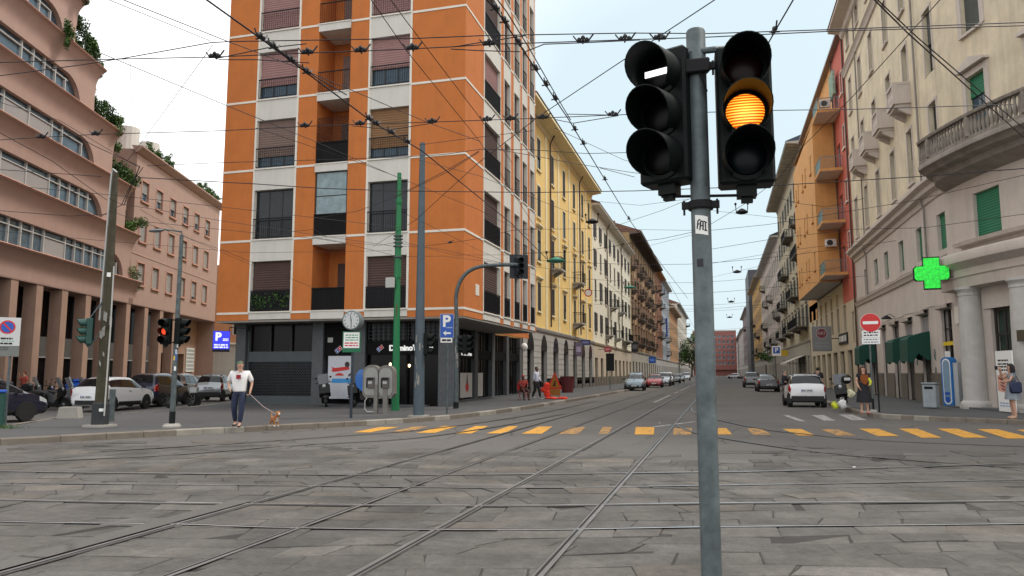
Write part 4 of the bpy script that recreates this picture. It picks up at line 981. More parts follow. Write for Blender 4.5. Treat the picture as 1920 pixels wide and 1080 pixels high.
# entablature ring round the corner on the columns, and upper string
c0, c1 = uY(36.2), uY(27.4)
psweep(mb, [(0, 5.1), (-.55, 5.15), (-.60, 5.55), (-.66, 5.6), (-.66, 5.9), (-1.0, 6.15), (-1.05, 6.45), (-1.0, 6.55), (0, 6.75)], c0 - .6, c1, .35)
psweep(mb, [(0, 6.95), (-.35, 6.98), (-.42, 7.12), (0, 7.2)], c0 + .4, c1, .35)
mb.build('cornice', m_rs, cbld, smooth=True)
mb = MB(); psweep(mb, [(-1.15, 28.1), (-1.15, 28.2), (6, 31)], -.5, UE); mb.build('roof', M('old_tiles', (.16, .085, .06)), cbld)
mb = MB(); psweep(mb, [(-.03, .12), (-.05, .16), (-.05, 1.55), (-.02, 1.6)], 0, .01)
gaps = sorted([0] + [v for a, b, _, _ in shops for v in (a, b)] + [uY(35.6)])
for a, b in zip(gaps[::2], gaps[1::2]):
    if b - a > .05: psweep(mb, [(0, .1), (-.05, .12), (-.05, 1.55), (0, 1.6)], a, b - .02, .4)
split(mb, 'plinth', m_stoned, cbld)
mb = MB()
for (a, b, z0, z1) in shops[2:]: psweep(mb, [(0, z1), (-.22, z1 + .04), (-.25, z1 + .18), (0, z1 + .25)], a - .18, b + .18, .6)
split(mb, 'door_hood', m_rs, cbld)
def on(u, y=0): p, n, d = pathpt(u); q = p + n * y; return q.x, q.y
def cwin(u, z, w, h, **k):
    x, y = on(u); o = window(cbld, x, z, w, h, y=y, rz=rzat(u), d=.28, **k); return o
for c in colU:
    for zi, (z, h) in enumerate(uprow):
        cwin(c, z, 1.04, h, frame=m_greygreen, shut=m_greygreen if rnd.random() < .4 else None, sfrac=rnd.choice((1, .5)), sill=m_rs if zi != 1 else None, trim=m_rs, tw=.13)
for i, c in enumerate(cornU):
    for zi, (z, h) in enumerate(CROW):
        cwin(c, z, 1.24, h, frame=m_greygreen, shut=m_green if zi == 0 else m_greygreen if zi else None, sfrac=.28 if zi == 0 else 1, trim=m_rs, tw=.26, hood=2 if zi == 0 else None, sill=m_rs if zi else None, pane=m_gblue)
for c in gU: cwin(c, 7.25, 1.1, 1.7, shut=m_green, sfrac=1 if c > gU[1] else .8)
cwin(g1, 7.0, 1.0, 1.8)
for c in (uY(33.9), uY(29.9)): cwin(c, 7.05, 1.7, 2.05, shut=m_green, sfrac=1)
# small stone balconies
for c in colU[1:5]:
    x, y = on(c)
    mb = MB(); w = 1.6; mb.box(-w / 2, -.85, -.16, w / 2, .02, 0); mb.box(-w / 2 + .1, -.74, -.32, w / 2 - .1, .02, -.16)
    for s in (-1, 1): mb.prism([(.02, -.32), (-.66, -.32), (-.5, -.5), (.02, -.8)], s * .55 - .12, s * .55 + .12, 0, 'yz')
    b_ = mb.build('balcony', m_rs, cbld, loc=(x, y, 15.72), rz=rzat(c))
    mb = MB(); mb.box(-w / 2, -.85, .86, w / 2, -.66, 1.0); mb.box(-w / 2, -.66, .86, -w / 2 + .16, 0, 1.0); mb.box(w / 2 - .16, -.66, .86, w / 2, 0, 1.0)
    for s in (-1, 1): mb.box(s * (w / 2 - .1) - .1, -.85, 0, s * (w / 2 - .1) + .1, -.65, .86)
    for i in range(6): mb.lathe([(.06, 0), (.075, .15), (.085, .28), (.045, .55), (.04, .7), (.06, .86)], (-w / 2 + .30 + i * .20, -.75, 0), 8)
    mb.box(-w / 2 + .02, -.65, .0, -w / 2 + .1, 0, .86); mb.box(w / 2 - .1, -.65, 0, w / 2 - .02, 0, .86)
    mb.build('balustrade', m_rs, b_)
# long curved balcony with balusters on the rounded corner
b0, b1 = uY(37.4), uY(26.6)
def bout(u): t = (u - b0) / (b1 - b0); return -1.45 * min(1, (max(0, t) * 9) ** .5) * min(1, (max(0, 1 - t) * 9) ** .5)
us = [b0 + (b1 - b0) * i / 46 for i in range(47)]; ZBAL = 10.75
mb = MB()
def ring(off, z): return [fn(u, bout(u) * off, z) for u in us]
A = [ring(1, ZBAL + .0), ring(1.03, ZBAL - .06), ring(1.03, ZBAL - .22), ring(.9, ZBAL - .27), ring(.82, ZBAL - .42), ring(.6, ZBAL - .5), ring(.52, ZBAL - .72), ring(.0, ZBAL - 1.0)]; n = len(us)
vs = [p for r in A for p in r] + [fn(u, 0, ZBAL) for u in us]; k = len(A)
mb.add(vs, [(r * n + i, r * n + i + 1, (r + 1) * n + i + 1, (r + 1) * n + i) for r in range(k - 1) for i in range(n - 1)] + [(k * n + i, k * n + i + 1, i + 1, i) for i in range(n - 1)])
bal = mb.build('balcony', M('stained_balcony_stone', (.27, .245, .21), .9, var=.3, scale=1.5, streak=.5, bump=.2), cbld, smooth=True)
mb = MB(); m_weath = M('weathered_baluster_stone', (.25, .225, .19), .9, var=.3, scale=3, streak=.7, bump=.3)
T = [ring(1.02, ZBAL + .95), ring(1.04, ZBAL + 1.0), ring(1.04, ZBAL + 1.08), ring(.86, ZBAL + 1.08), ring(.86, ZBAL + .93), ring(1.02, ZBAL + .93)]
mb.add([p for r in T for p in r], [(r * n + i, r * n + i + 1, (r + 1) * n + i + 1, (r + 1) * n + i) for r in range(5) for i in range(n - 1)])
T = [ring(1.0, ZBAL + .14), ring(.84, ZBAL + .14)]; mb.add([p for r in T for p in r], [(i, i + 1, n + i + 1, n + i) for i in range(n - 1)])
T = [ring(1.0, ZBAL + .0), ring(1.0, ZBAL + .14)]; mb.add([p for r in T for p in r], [(i, i + 1, n + i + 1, n + i) for i in range(n - 1)])
m_ = 0; u = b0 + .02; last = None; nb = 0
while u < b1:
    p = Vector(fn(u, bout(u) * .93, 0))
    if last is None or (p - last).length > .205:
        last = p; nb += 1
        if nb % 13 == 1: mb.box(p.x - .14, p.y - .14, ZBAL + .14, p.x + .14, p.y + .14, ZBAL + .94)
        else: mb.lathe([(.07, 0), (.05, .06), (.085, .2), (.09, .3), (.05, .55), (.04, .66), (.07, .74), (.07, .8)], (p.x, p.y, ZBAL + .14), 8)
    u += .01
mb.build('balustrade', m_weath, bal, smooth=True)
# columns of the rounded corner
for y, r in ((34.95, .46), (32.0, .46), (28.9, .46)):
    x, yy = on(uY(y), -.30); mb = MB()
    mb.box(x - .62, yy - .62, .14, x + .62, yy + .62, .22); mb.lathe([(r + .12, .22), (r + .14, .3), (r + .1, .4), (r + .02, .46), (r, .6), (r, 2.2), (r * .97, 3.6), (r * .9, 4.78), (r * .95, 4.8), (r * .95, 4.88), (r * .9, 4.9), (r * .98, 5.0), (r * 1.12, 5.06), (r * 1.12, 5.16)], (x, yy, 0), 28)
    mb.build('column', M('grey_column_stone', (.47, .455, .43), .8, var=.12, scale=2.5, streak=.2, bump=.25, bscale=50), cbld, smooth=True)
# shop doors and shutters at street level
m_rsh = M('dark_rolling_shutter', (.045, .042, .045), .55, .3, var=.15)
for i, (a, b, z0, z1) in enumerate(shops):
    c = (a + b) / 2; x, y = on(c); w = b - a; h = z1 - z0
    q = MB(); frame_bars(q, w, h, .12, mull=0 if i in (3,) else 1, trans=.8); d_ = q.build('shopfront', m_fdark, cbld, loc=(x, y, z0), rz=rzat(c))
    q = MB(); q.quad((-w / 2, .30, 0), (w / 2, .30, 0), (w / 2, .30, h), (-w / 2, .30, h)); q.build('pane', m_shop, d_)
    if i in (2, 4, 5):
        q = MB(); slats(q, w - .08, .05, h * .8, .14); q.build('rolling_shutter', m_rsh, d_)
        q = MB(); q.box(-w / 2 + .05, .10, h * .80, w / 2 - .05, .2, h - .1); q.build('fanlight', M('fanlight_grey', (.22, .22, .24), .4), d_)
    if i == 6:
        q = MB(); q.box(-w / 2, .02, h * .62, w / 2, .06, h * .66, 0); q.box(-w / 2 + .1, .03, h * .42, .1, .05, h * .56, 1); q.box(-w / 2 + .25, .03, h * .28, .2, .05, h * .38, 1); q.build('notices', [M('yellow_sticker', (.7, .5, .02), .5), m_paper], d_)
for i, (a, b, z0, z1) in enumerate(cdoor):
    c = (a + b) / 2; x, y = on(c); w = b - a; h = z1 - z0
    q = MB(); frame_bars(q, w, h, .14, t=.12, mull=1, trans=.74); d_ = q.build('door', m_fdark, cbld, loc=(x, y, z0), rz=rzat(c))
    q = MB(); q.quad((-w / 2, .32, 0), (w / 2, .32, 0), (w / 2, .32, h), (-w / 2, .32, h)); q.build('pane', glass('pharmacy_glass', (.05, .075, .06), .1), d_)
    q = MB(); q.box(-w / 2 - .35, -.06, h - .0, w / 2 + .35, .1, h + .55); q.build('door_head', m_rs, d_)
mb = MB(); psweep(mb, [(-.9, .14), (-.9, .21), (0, .21)], uY(36), uY(28), .4); mb.build('step', m_granite, cbld)
q = MB(); x, y = on(uY(36.5), -.04); q.box(-.28, -.03, 0, .28, .0, .75); q.build('stone_plaque', m_band, cbld, loc=(x, y, 3.75), rz=rzat(uY(36.5)))
q = MB(); q.box(-.9, -.66, 0, .9, -.6, .42); x, y = on(uY(31.0), -.2); q.build('name_band', M('bronze_band', (.07, .06, .04), .5), cbld, loc=(x, y, 2.75), rz=rzat(uY(31.0)))
for y_ in (39.9, 55.0):
    q = MB(); u_ = uY(y_); q.tube([fn(u_, -.12, 27.2), fn(u_, -.12, 10.9)], .05, 6); q.tube([fn(u_, -.35, 10.4), fn(u_, -.1, 9.6), fn(u_, -.1, 6.9)], .05, 6); q.build('downpipe', M('grey_pipe', (.22, .20, .18), .6, var=.2), cbld)
q = MB()
for z_, a_, b_2 in ((10.85, 59.5, 38), (6.95, 59.5, 37.2), (4.75, 58, 37.5)): q.tube([fn(uY(a_ + (b_2 - a_) * i / 24), -.05 - .02 * (i % 2), z_ + .04 * math.sin(i * 1.3)) for i in range(25)], .014, 4)
q.build('cable', m_fdark, cbld)
t = thing('wall_lamp', 'black hooded lamp on the pale wall above the second shop door', 'lamp', (10.0, 47.9, 4.75), -math.pi / 2); q = MB(); q.lathe([(.03, .22), (.16, .16), (.30, .02), (.28, .0), (.02, .08)], (0, -.45, 0), 14); q.build('shade', m_iron, t, True); q = MB(); q.tube([(0, 0, .1), (0, -.25, .3), (0, -.45, .2)], .02, 5); q.build('arm', m_iron, t)
# green awnings
m_awn = M('dark_green_canvas', (.006, .055, .038), .8, var=.12)
for i, (a, b, _, _) in enumerate((shops[1], shops[4], shops[5])):
    c = (a + b) / 2; x, y = on(c); w = b - a + .15
    t = thing('awning', ('dark green canvas awning behind the no entry sign', 'dark green canvas awning, left one of the pair over the shuttered shops', 'dark green canvas awning, right one of the pair, nearest the green cross')[i], 'awning', (x, y, 3.0), rzat(c), group='green awnings on the pale building')
    q = MB(); q.prism([(0, .65), (-.92, .38), (-1.02, .24), (-1.04, -.85), (-1.01, -.85), (-.99, .22), (-.9, .33), (0, .59)], -w / 2, w / 2, 0, 'yz')
    for s in (-w / 2, w / 2): q.prism([(0, .6), (-.92, .34), (-1.0, .2), (-1.01, -.85), (-.85, -.95), (-.55, -.45), (-.2, -.75), (0, -.8)], s - .01, s + .01, 0, 'yz')
    q.build('canvas', m_awn, t)
    q = MB(); 
    for s in (-w / 2 + .05, w / 2 - .05): q.tube([(s, 0, -.2), (s, -.95, .25)], .02, 5)
    q.build('arm', m_iron, t)
# graffiti scribbles on the piers
gr = MB()
for y, z, s in ((39.9, 2.2, .5), (39.9, 1.5, .35), (43.3, 2.0, .3)):
    u = uY(y); P = [fn(u + s * .35 * math.sin(i * 1.7), -.012, z + s * .16 * i * .5 + s * .2 * math.cos(i * 2.3)) for i in range(14)]; gr.tube(P, .014, 4)
gr.build('graffiti', M('graffiti_ink', (.10, .14, .14), .7), cbld)

# ---- red recess + orange bay house
ab = thing('apartment_house', 'orange and red apartment house with projecting orange bay, notch balconies and pale lower floors', 'building', (0, 0, 0))
m_red2 = M('red_render', (.50, .125, .09), .85, var=.07, streak=.12); m_or2 = M('yellow_orange_render', (.62, .32, .11), .85, var=.10, streak=.30)
mb = MB(); hz = [(10.8, 1.7), (14.9, 1.7), (19.2, 1.8), (23.6, 1.8)]
yR = 59.9; Lr = 4.6
def frX(X, Yf): return lambda u, y, v: (X + y, Yf - u, v)
f1 = frX(10.0, 66.0)
wallholes(mb, 0, 6.1, 7.2, 28.2, [(3.9, 4.8, z, z + h) for z, h in hz] + [(.7, 2.3, z, z + 2.3) for z in (9.55, 13.75, 18.0, 22.9)], fn=f1, d=.2); mb.build('recess_wall', m_red2, ab)
mb = MB(); wallholes(mb, 0, 30, 0, 7.2, [(27.6, 28.5, 3.9, 6.3)] + [(2 + i * 3.6, 3.3 + i * 3.6, 5.0, 7.1) for i in range(7)] + [(1.2 + i * 3.9, 3.6 + i * 3.9, .14, 3.4) for i in range(7)], fn=frX(10.0, 89.9), d=.3); wallholes(mb, 0, 24, 7.2, 9.0, [(2 + i * 3.6, 3.3 + i * 3.6, 7.2, 8.3) for i in range(6)], fn=frX(10.0, 89.9)); mb.build('lower_wall', M('pale_lower_render', (.52, .45, .33), .85, var=.08, streak=.2), ab)
mb = MB(); mb.quad((10.25, 60.1, .1), (10.25, 89.8, .1), (10.25, 89.8, 8.6), (10.25, 60.1, 8.6)); mb.build('shop_glass', m_shop, ab)
mb = MB(); XB = 8.2; bz = 9.1; bt = 22.7
oh = [(1.6 + i * 2.1, 2.3 + i * 2.1, z, z + 1.6) for z in (10.4, 14.6, 18.9) for i in (0, 1, 3, 4, 6)]
fB = frX(XB, 82.5); wallholes(mb, 0, 16.7, bz, bt, oh, fn=fB, d=.15)
mb.quad((XB, 65.8, bz), (10, 65.8, bz), (10, 65.8, bt), (XB, 65.8, bt)); mb.quad((XB, 82.5, bz), (10, 82.5, bz), (10, 82.5, bt), (XB, 82.5, bt))
mb.quad((XB, 65.8, bt), (10, 65.8, bt), (10, 82.5, bt + .9), (XB, 82.5, bt + .9)); mb.quad((10, 66.02, 22), (10, 82.5, 22), (10, 82.5, 28), (10, 66.02, 28)); mb.quad((10, 82.5, 7.2), (10, 90, 7.2), (10, 90, 28), (10, 82.5, 28)); mb.build('bay_wall', m_or2, ab)
for a, b, z0, z1 in oh: window(ab, XB, z0, .7, 1.6, y=82.5 - (a + b) / 2, rz=-math.pi / 2, far=True, frame=m_frame, sill=m_or2, d=.14)
for z, h in hz: window(ab, 10.0, z, .9, h, y=66 - 4.35, rz=-math.pi / 2, far=True, frame=m_frame, sill=m_band, trim=m_band, tw=.06)
for z in (9.55, 13.75, 18.0, 22.9): window(ab, 10.0, z, 1.6, 2.3, y=66 - 1.5, rz=-math.pi / 2, far=True, frame=m_frame, pane=m_gblue)
mb = MB(); mb.quad((XB, 65.8, bz), (10, 65.8, bz), (10, 82.5, bz), (XB, 82.5, bz)); mb.build('soffit', M('white_soffit', (.55, .54, .52), .8), ab)
for i, z in enumerate((9.3, 13.5, 17.75, 22.65)):
    q = MB(); q.box(8.25, 62.7, z - .0, 9.98, 65.78, z + .22, 0); q.box(8.3, 62.75, z - .03, 9.97, 65.75, z, 1); o = q.build('balcony', [m_or2, m_white], ab)
    q = MB(); q.box(8.28, 62.72, z + 1.15, 9.98, 62.77, z + 1.2)
    for k in range(16): q.box(8.3 + k * .11, 62.73, z + .22, 8.32 + k * .11, 62.75, z + 1.15)
    q.box(8.28, 62.77, z + 1.15, 8.33, 65.78, z + 1.2); q.build('railing', M('grey_railing', (.2, .22, .22), .5), o)
    q = MB(); q.quad((8.30, 62.8, z + .25), (8.30, 65.7, z + .25), (8.30, 65.7, z + 1.1), (8.30, 62.8, z + 1.1)); q.build('balcony_screen', M('teal_screen', (.08, .16, .16), .6), o)
q = MB()
for x0, y0, z0 in ((8.75, 65.3, 12.0), (8.5, 63.0, 23.15)): q.box(x0, y0, z0, x0 + .85, y0 + .38, z0 + .62, 0, .02); q.lathe([(.24, 0), (.24, .02)], (x0 + .35, y0 - .02, z0 + .31), 16, 1, 'y')
split(q, 'air_conditioner', [m_paper, m_fdark], ab)
q = MB(); q.tube([(9.9, 60.1, 28), (9.9, 60.1, .2)], .07, 6); q.tube([(9.88, 65.6, 28), (9.88, 65.6, 9)], .06, 6); q.build('downpipe', M('brown_pipe', (.09, .05, .04)), ab)
q = MB(); q.prism([(9.55, 28.0), (9.55, 28.2), (14, 29.6), (24, 28.2), (24, 28.0)], 60.0, 90, 0, 'xz'); q.build('roof', M('eaves_grey', (.25, .22, .22), .8), ab)
q = MB(); q.quad((10.3, 60.0, 0), (24, 60.0, 0), (24, 60.0, 28), (10.3, 60.0, 28)); q.box(10.4, 60.1, 0, 24, 89.8, 27.9); q.build('core', m_or2, ab)
q = MB()
for k in range(6): q.box(9.55, 62.9 + k * .35, 24.2, 9.75, 63.15 + k * .35, 26.2)
q.build('laundry', [M('green_white_cloth', (.3, .42, .33), .9, var=.5, scale=6)], ab)
# ---- further right-hand fronts
kb = dict(mat=m_stoned, dep=1.1, far=True, plants=50)
street_building('grey weathered house with heavy dark balconies, plants and wide overhanging eaves', 1, 90.1, 129, 28.6, M('grey_ochre_render', (.42, .36, .25), .88, var=.12, streak=.35), gh=5.4, gmat=m_sand, rows=((7.0, 2.5), (11.3, 2.6), (15.6, 2.6), (19.8, 2.5), (23.9, 2.3)), ncol=9, ww=1.3, trim=m_sand, hood=1, pers=m_greygreen, corn=(1.7, .7), eave_br=True, cmat=m_sand, roofmat=M('blue_grey_gutter', (.05, .06, .09), .6),
    balc=[(0, 0, 1, kb), (0, 3, 4, kb), (0, 6, 8, dict(kb, dep=1.4)), (1, 1, 2, kb), (1, 5, 6, kb), (2, 7, 8, kb), (2, 2, 3, kb), (3, 4, 5, kb), (3, 7, 7, kb)], doors=8)
street_building('lilac grey house with closely spaced windows and a dark round balcony', 1, 129.2, 185, 24.4, M('lilac_grey_render', (.50, .44, .41), .85, var=.07, streak=.15), rows=((6.8, 2.4), (11, 2.4), (15.2, 2.4), (19.4, 2.3)), ncol=13, ww=1.3, trim=m_frame, corn=(1.3, .6), strips=[(i * 4.31, .5, m_beige) for i in range(1, 13)], balc=[(0, 5, 6, kb), (1, 11, 12, dict(kb, round_=True)), (1, 3, 4, kb), (2, 8, 8, kb), (2, 5, 5, kb), (0, 9, 10, kb), (3, 3, 3, kb)], gmat=m_sand, roofmat=M('dark_roof', (.06, .06, .065)))
street_building('yellow house with dark roof before the dark grey tower', 1, 185.2, 232, 25.0, M('mustard_render', (.50, .32, .10), .85, var=.08, streak=.2), rows=((6.6, 2.3), (10.8, 2.3), (15, 2.3), (19.2, 2.3)), ncol=9, ww=1.4, trim=m_sand, corn=(1.4, .6), strips=[(i * 5.2, .5, m_och) for i in range(1, 9)], balc=[(0, 2, 3, kb), (1, 5, 6, kb), (2, 1, 2, kb), (0, 6, 7, kb)], gmat=m_sand)
tw = thing('tower_block', 'dark grey slab of a taller office block on the right', 'building', (9.2, 236, 0))
q = MB(); q.box(0, 0, 0, 14, 26, 33); q.build('wall', M('dark_panel', (.060, .063, .072), .6, var=.15), tw)
q = MB(); q.box(1.2, -.05, 12, 3.2, -.01, 18); q.build('window', m_gblue, tw)
street_building('dull maroon and grey house far along the right side', 1, 266, 330, 24, M('maroon_grey_render', (.20, .15, .16), .85, var=.1), rows=((6.4, 2.2), (10.2, 2.2), (14, 2.2), (18, 2.2)), ncol=10, ww=1.5, corn=(1.2, .5), balc=[(3, 4, 5, kb)])
street_building('grey beige house at the far end of the right side', 1, 330.3, 480, 20, M('far_grey_render', (.33, .30, .28), .85, var=.1), rows=((6.4, 2.2), (10.2, 2.2), (14, 2.2)), ncol=10, ww=1.6, corn=(1.2, .5))
# ------------------------------------------------------------------ vehicles (local: rear at -Y... front at +Y, ground z=0)
m_paintw = M('white_car_paint', (.66, .67, .68), .28, var=.03, coat=.6); m_carglass = M('car_glass', (.006, .009, .011), .03, var=.3, spec=.5)
m_trim = M('black_car_trim', (.012, .012, .013), .55, var=.1); m_tail = M('tail_light_red', (.28, .008, .010), .2, var=.1, coat=.5); m_head = M('headlight_glass', (.45, .47, .48), .12, .2, var=.2)
m_rim = M('alloy_rim', (.32, .33, .34), .35, .8, var=.1); m_plate = M('plate_white', (.6, .62, .64), .5, var=.03); m_plateb = M('plate_blue', (.01, .04, .25), .5, var=0)
def car_surf(spec):
    st = smoothpath(spec, 5)
    ys = [s[0] for s in st]
    def S(y, t, sd):
        y = max(ys[0], min(y, ys[-1])); i = 0
        while i < len(st) - 2 and ys[i + 1] < y: i += 1
        k = (y - ys[i]) / max(1e-6, ys[i + 1] - ys[i]); _, zl, zb, zr, hw, hr = [a + (b - a) * k for a, b in zip(st[i], st[i + 1])]
        P = [(0, zl), (hw * .86, zl), (hw * .985, zl + .16 * (zb - zl)), (hw * 1.0, zl + .6 * (zb - zl)), (hw * .955, zb), (hr, zb + (zr - zb) * .87), (hr * .80, zr), (0, zr + .02)]
        j = min(int(t), 6); f = t - j
        if j in (1, 2, 3, 5): # round the corners a little
            p0, p1, p2, p3 = P[max(j - 1, 0)], P[j], P[j + 1], P[min(j + 2, 7)]
            c = [.5 * (2 * p1[a] + (p2[a] - p0[a]) * f * .5 + (-.5 * (p2[a] - p0[a]) * 2 + 6 * (p2[a] - p1[a]) - .5 * (p3[a] - p1[a]) * 1) * f * f * 1 + (.5 * (p2[a] - p0[a]) - 4 * (p2[a] - p1[a]) + .5 * (p3[a] - p1[a])) * f ** 3) for a in (0, 1)]
            x, z = P[j][0] + (P[j + 1][0] - P[j][0]) * f, P[j][1] + (P[j + 1][1] - P[j][1]) * f
            x = .5 * x + .5 * c[0]; z = .5 * z + .5 * c[1]
        else: x, z = P[j][0] + (P[j + 1][0] - P[j][0]) * f, P[j][1] + (P[j + 1][1] - P[j][1]) * f
        return Vector((x * sd, y, z))
    return S, ys[0], ys[-1]
def patch(mb, S, y0, y1, t0, t1, sd, off=.006, ny=8, nt=6, mi=0, both=False):
    cells = {}
    for a in range(ny + 1):
        for b in range(nt + 1):
            y = y0 + (y1 - y0) * a / ny; t = t0 + (t1 - t0) * b / nt; p = S(y, t, sd)
            d1 = S(y + .01, t, sd) - S(y - .01, t, sd); d2 = S(y, min(7, t + .02), sd) - S(y, t - .02, sd); n = d1.cross(d2)
            if n.length < 1e-9: n = Vector((sd, 0, .2))
            n.normalize()
            if n.dot(p - Vector((0, y, .75))) < 0: n = -n
            cells[a, b] = p + n * off
    vs = [cells[a, b] for a in range(ny + 1) for b in range(nt + 1)]; w = nt + 1
    mb.add(vs, [(a * w + b, (a + 1) * w + b, (a + 1) * w + b + 1, a * w + b + 1) for a in range(ny) for b in range(nt)], mi)
SPECS = {
 'hatch': dict(st=[(0, .34, .78, .80, .70, .55), (.07, .26, .92, .95, .80, .64), (.22, .22, .98, 1.08, .84, .62), (.62, .2, 1.01, 1.38, .86, .57), (1.3, .2, .99, 1.455, .865, .58), (2.15, .2, .955, 1.44, .865, .57), (2.5, .2, .94, 1.37, .86, .56), (3.12, .2, .92, .965, .86, .67), (3.55, .2, .85, .885, .845, .66), (3.92, .24, .70, .73, .78, .58), (4.06, .34, .52, .54, .66, .5)],
   ws=(2.5, 3.1), rw=(.16, .66), sw=[(.55, .98), (1.02, 1.80), (1.88, 2.95)], wy=(.62, 3.2), wr=.31),
 'micro': dict(st=[(0, .36, .80, .82, .74, .62), (.06, .28, .96, .99, .80, .68), (.16, .24, 1.03, 1.12, .82, .67), (.38, .22, 1.03, 1.46, .83, .63), (.8, .2, 1.0, 1.55, .83, .63), (1.5, .2, .98, 1.50, .83, .61), (1.75, .2, .97, 1.42, .82, .6), (2.25, .2, .95, 1.02, .81, .68), (2.5, .24, .84, .88, .78, .62), (2.66, .3, .66, .68, .72, .55), (2.72, .38, .5, .52, .6, .5)],
   ws=(1.72, 2.22), rw=(.12, .40), sw=[(.35, .66), (.74, 2.05)], wy=(.38, 2.22), wr=.29, roofblack=(.40, 1.66)),
 'sedan': dict(st=[(0, .36, .78, .80, .72, .55), (.08, .28, .96, .99, .82, .66), (.5, .22, 1.0, 1.04, .87, .66), (1.05, .2, 1.0, 1.34, .885, .60), (1.6, .2, .98, 1.44, .89, .59), (2.4, .2, .96, 1.44, .89, .58), (2.75, .2, .95, 1.38, .885, .57), (3.45, .2, .93, .97, .88, .69), (3.95, .2, .86, .89, .86, .67), (4.35, .25, .70, .73, .80, .6), (4.5, .36, .52, .54, .68, .5)],
   ws=(2.78, 3.42), rw=(.55, 1.1), sw=[(1.0, 1.75), (1.83, 3.2)], wy=(.8, 3.6), wr=.32),
 'suv': dict(st=[(0, .42, .9, .92, .74, .6), (.07, .34, 1.05, 1.08, .84, .68), (.2, .3, 1.10, 1.22, .88, .68), (.48, .28, 1.12, 1.60, .89, .64), (1.2, .28, 1.1, 1.67, .895, .64), (2.2, .28, 1.07, 1.65, .895, .62), (2.55, .28, 1.06, 1.57, .89, .61), (3.15, .28, 1.05, 1.10, .885, .72), (3.7, .28, .98, 1.02, .87, .7), (4.1, .32, .82, .85, .82, .64), (4.25, .42, .62, .64, .70, .55)],
   ws=(2.55, 3.12), rw=(.14, .5), sw=[(.55, .98), (1.05, 1.85), (1.93, 2.98)], wy=(.72, 3.35), wr=.35),
 'minivan': dict(st=[(0, .36, .9, .92, .76, .6), (.06, .28, 1.0, 1.04, .84, .66), (.2, .24, 1.03, 1.2, .87, .65), (.5, .22, 1.03, 1.55, .88, .62), (1.2, .22, 1.0, 1.62, .885, .62), (2.0, .22, .97, 1.60, .885, .6), (2.5, .22, .96, 1.48, .88, .58), (3.35, .22, .94, 1.02, .87, .66), (3.75, .22, .86, .90, .85, .64), (4.05, .26, .72, .75, .79, .58), (4.18, .36, .54, .56, .66, .5)],
   ws=(2.55, 3.3), rw=(.14, .5), sw=[(.55, 1.0), (1.08, 1.9), (1.98, 3.15)], wy=(.68, 3.3), wr=.32)}
CP = {}
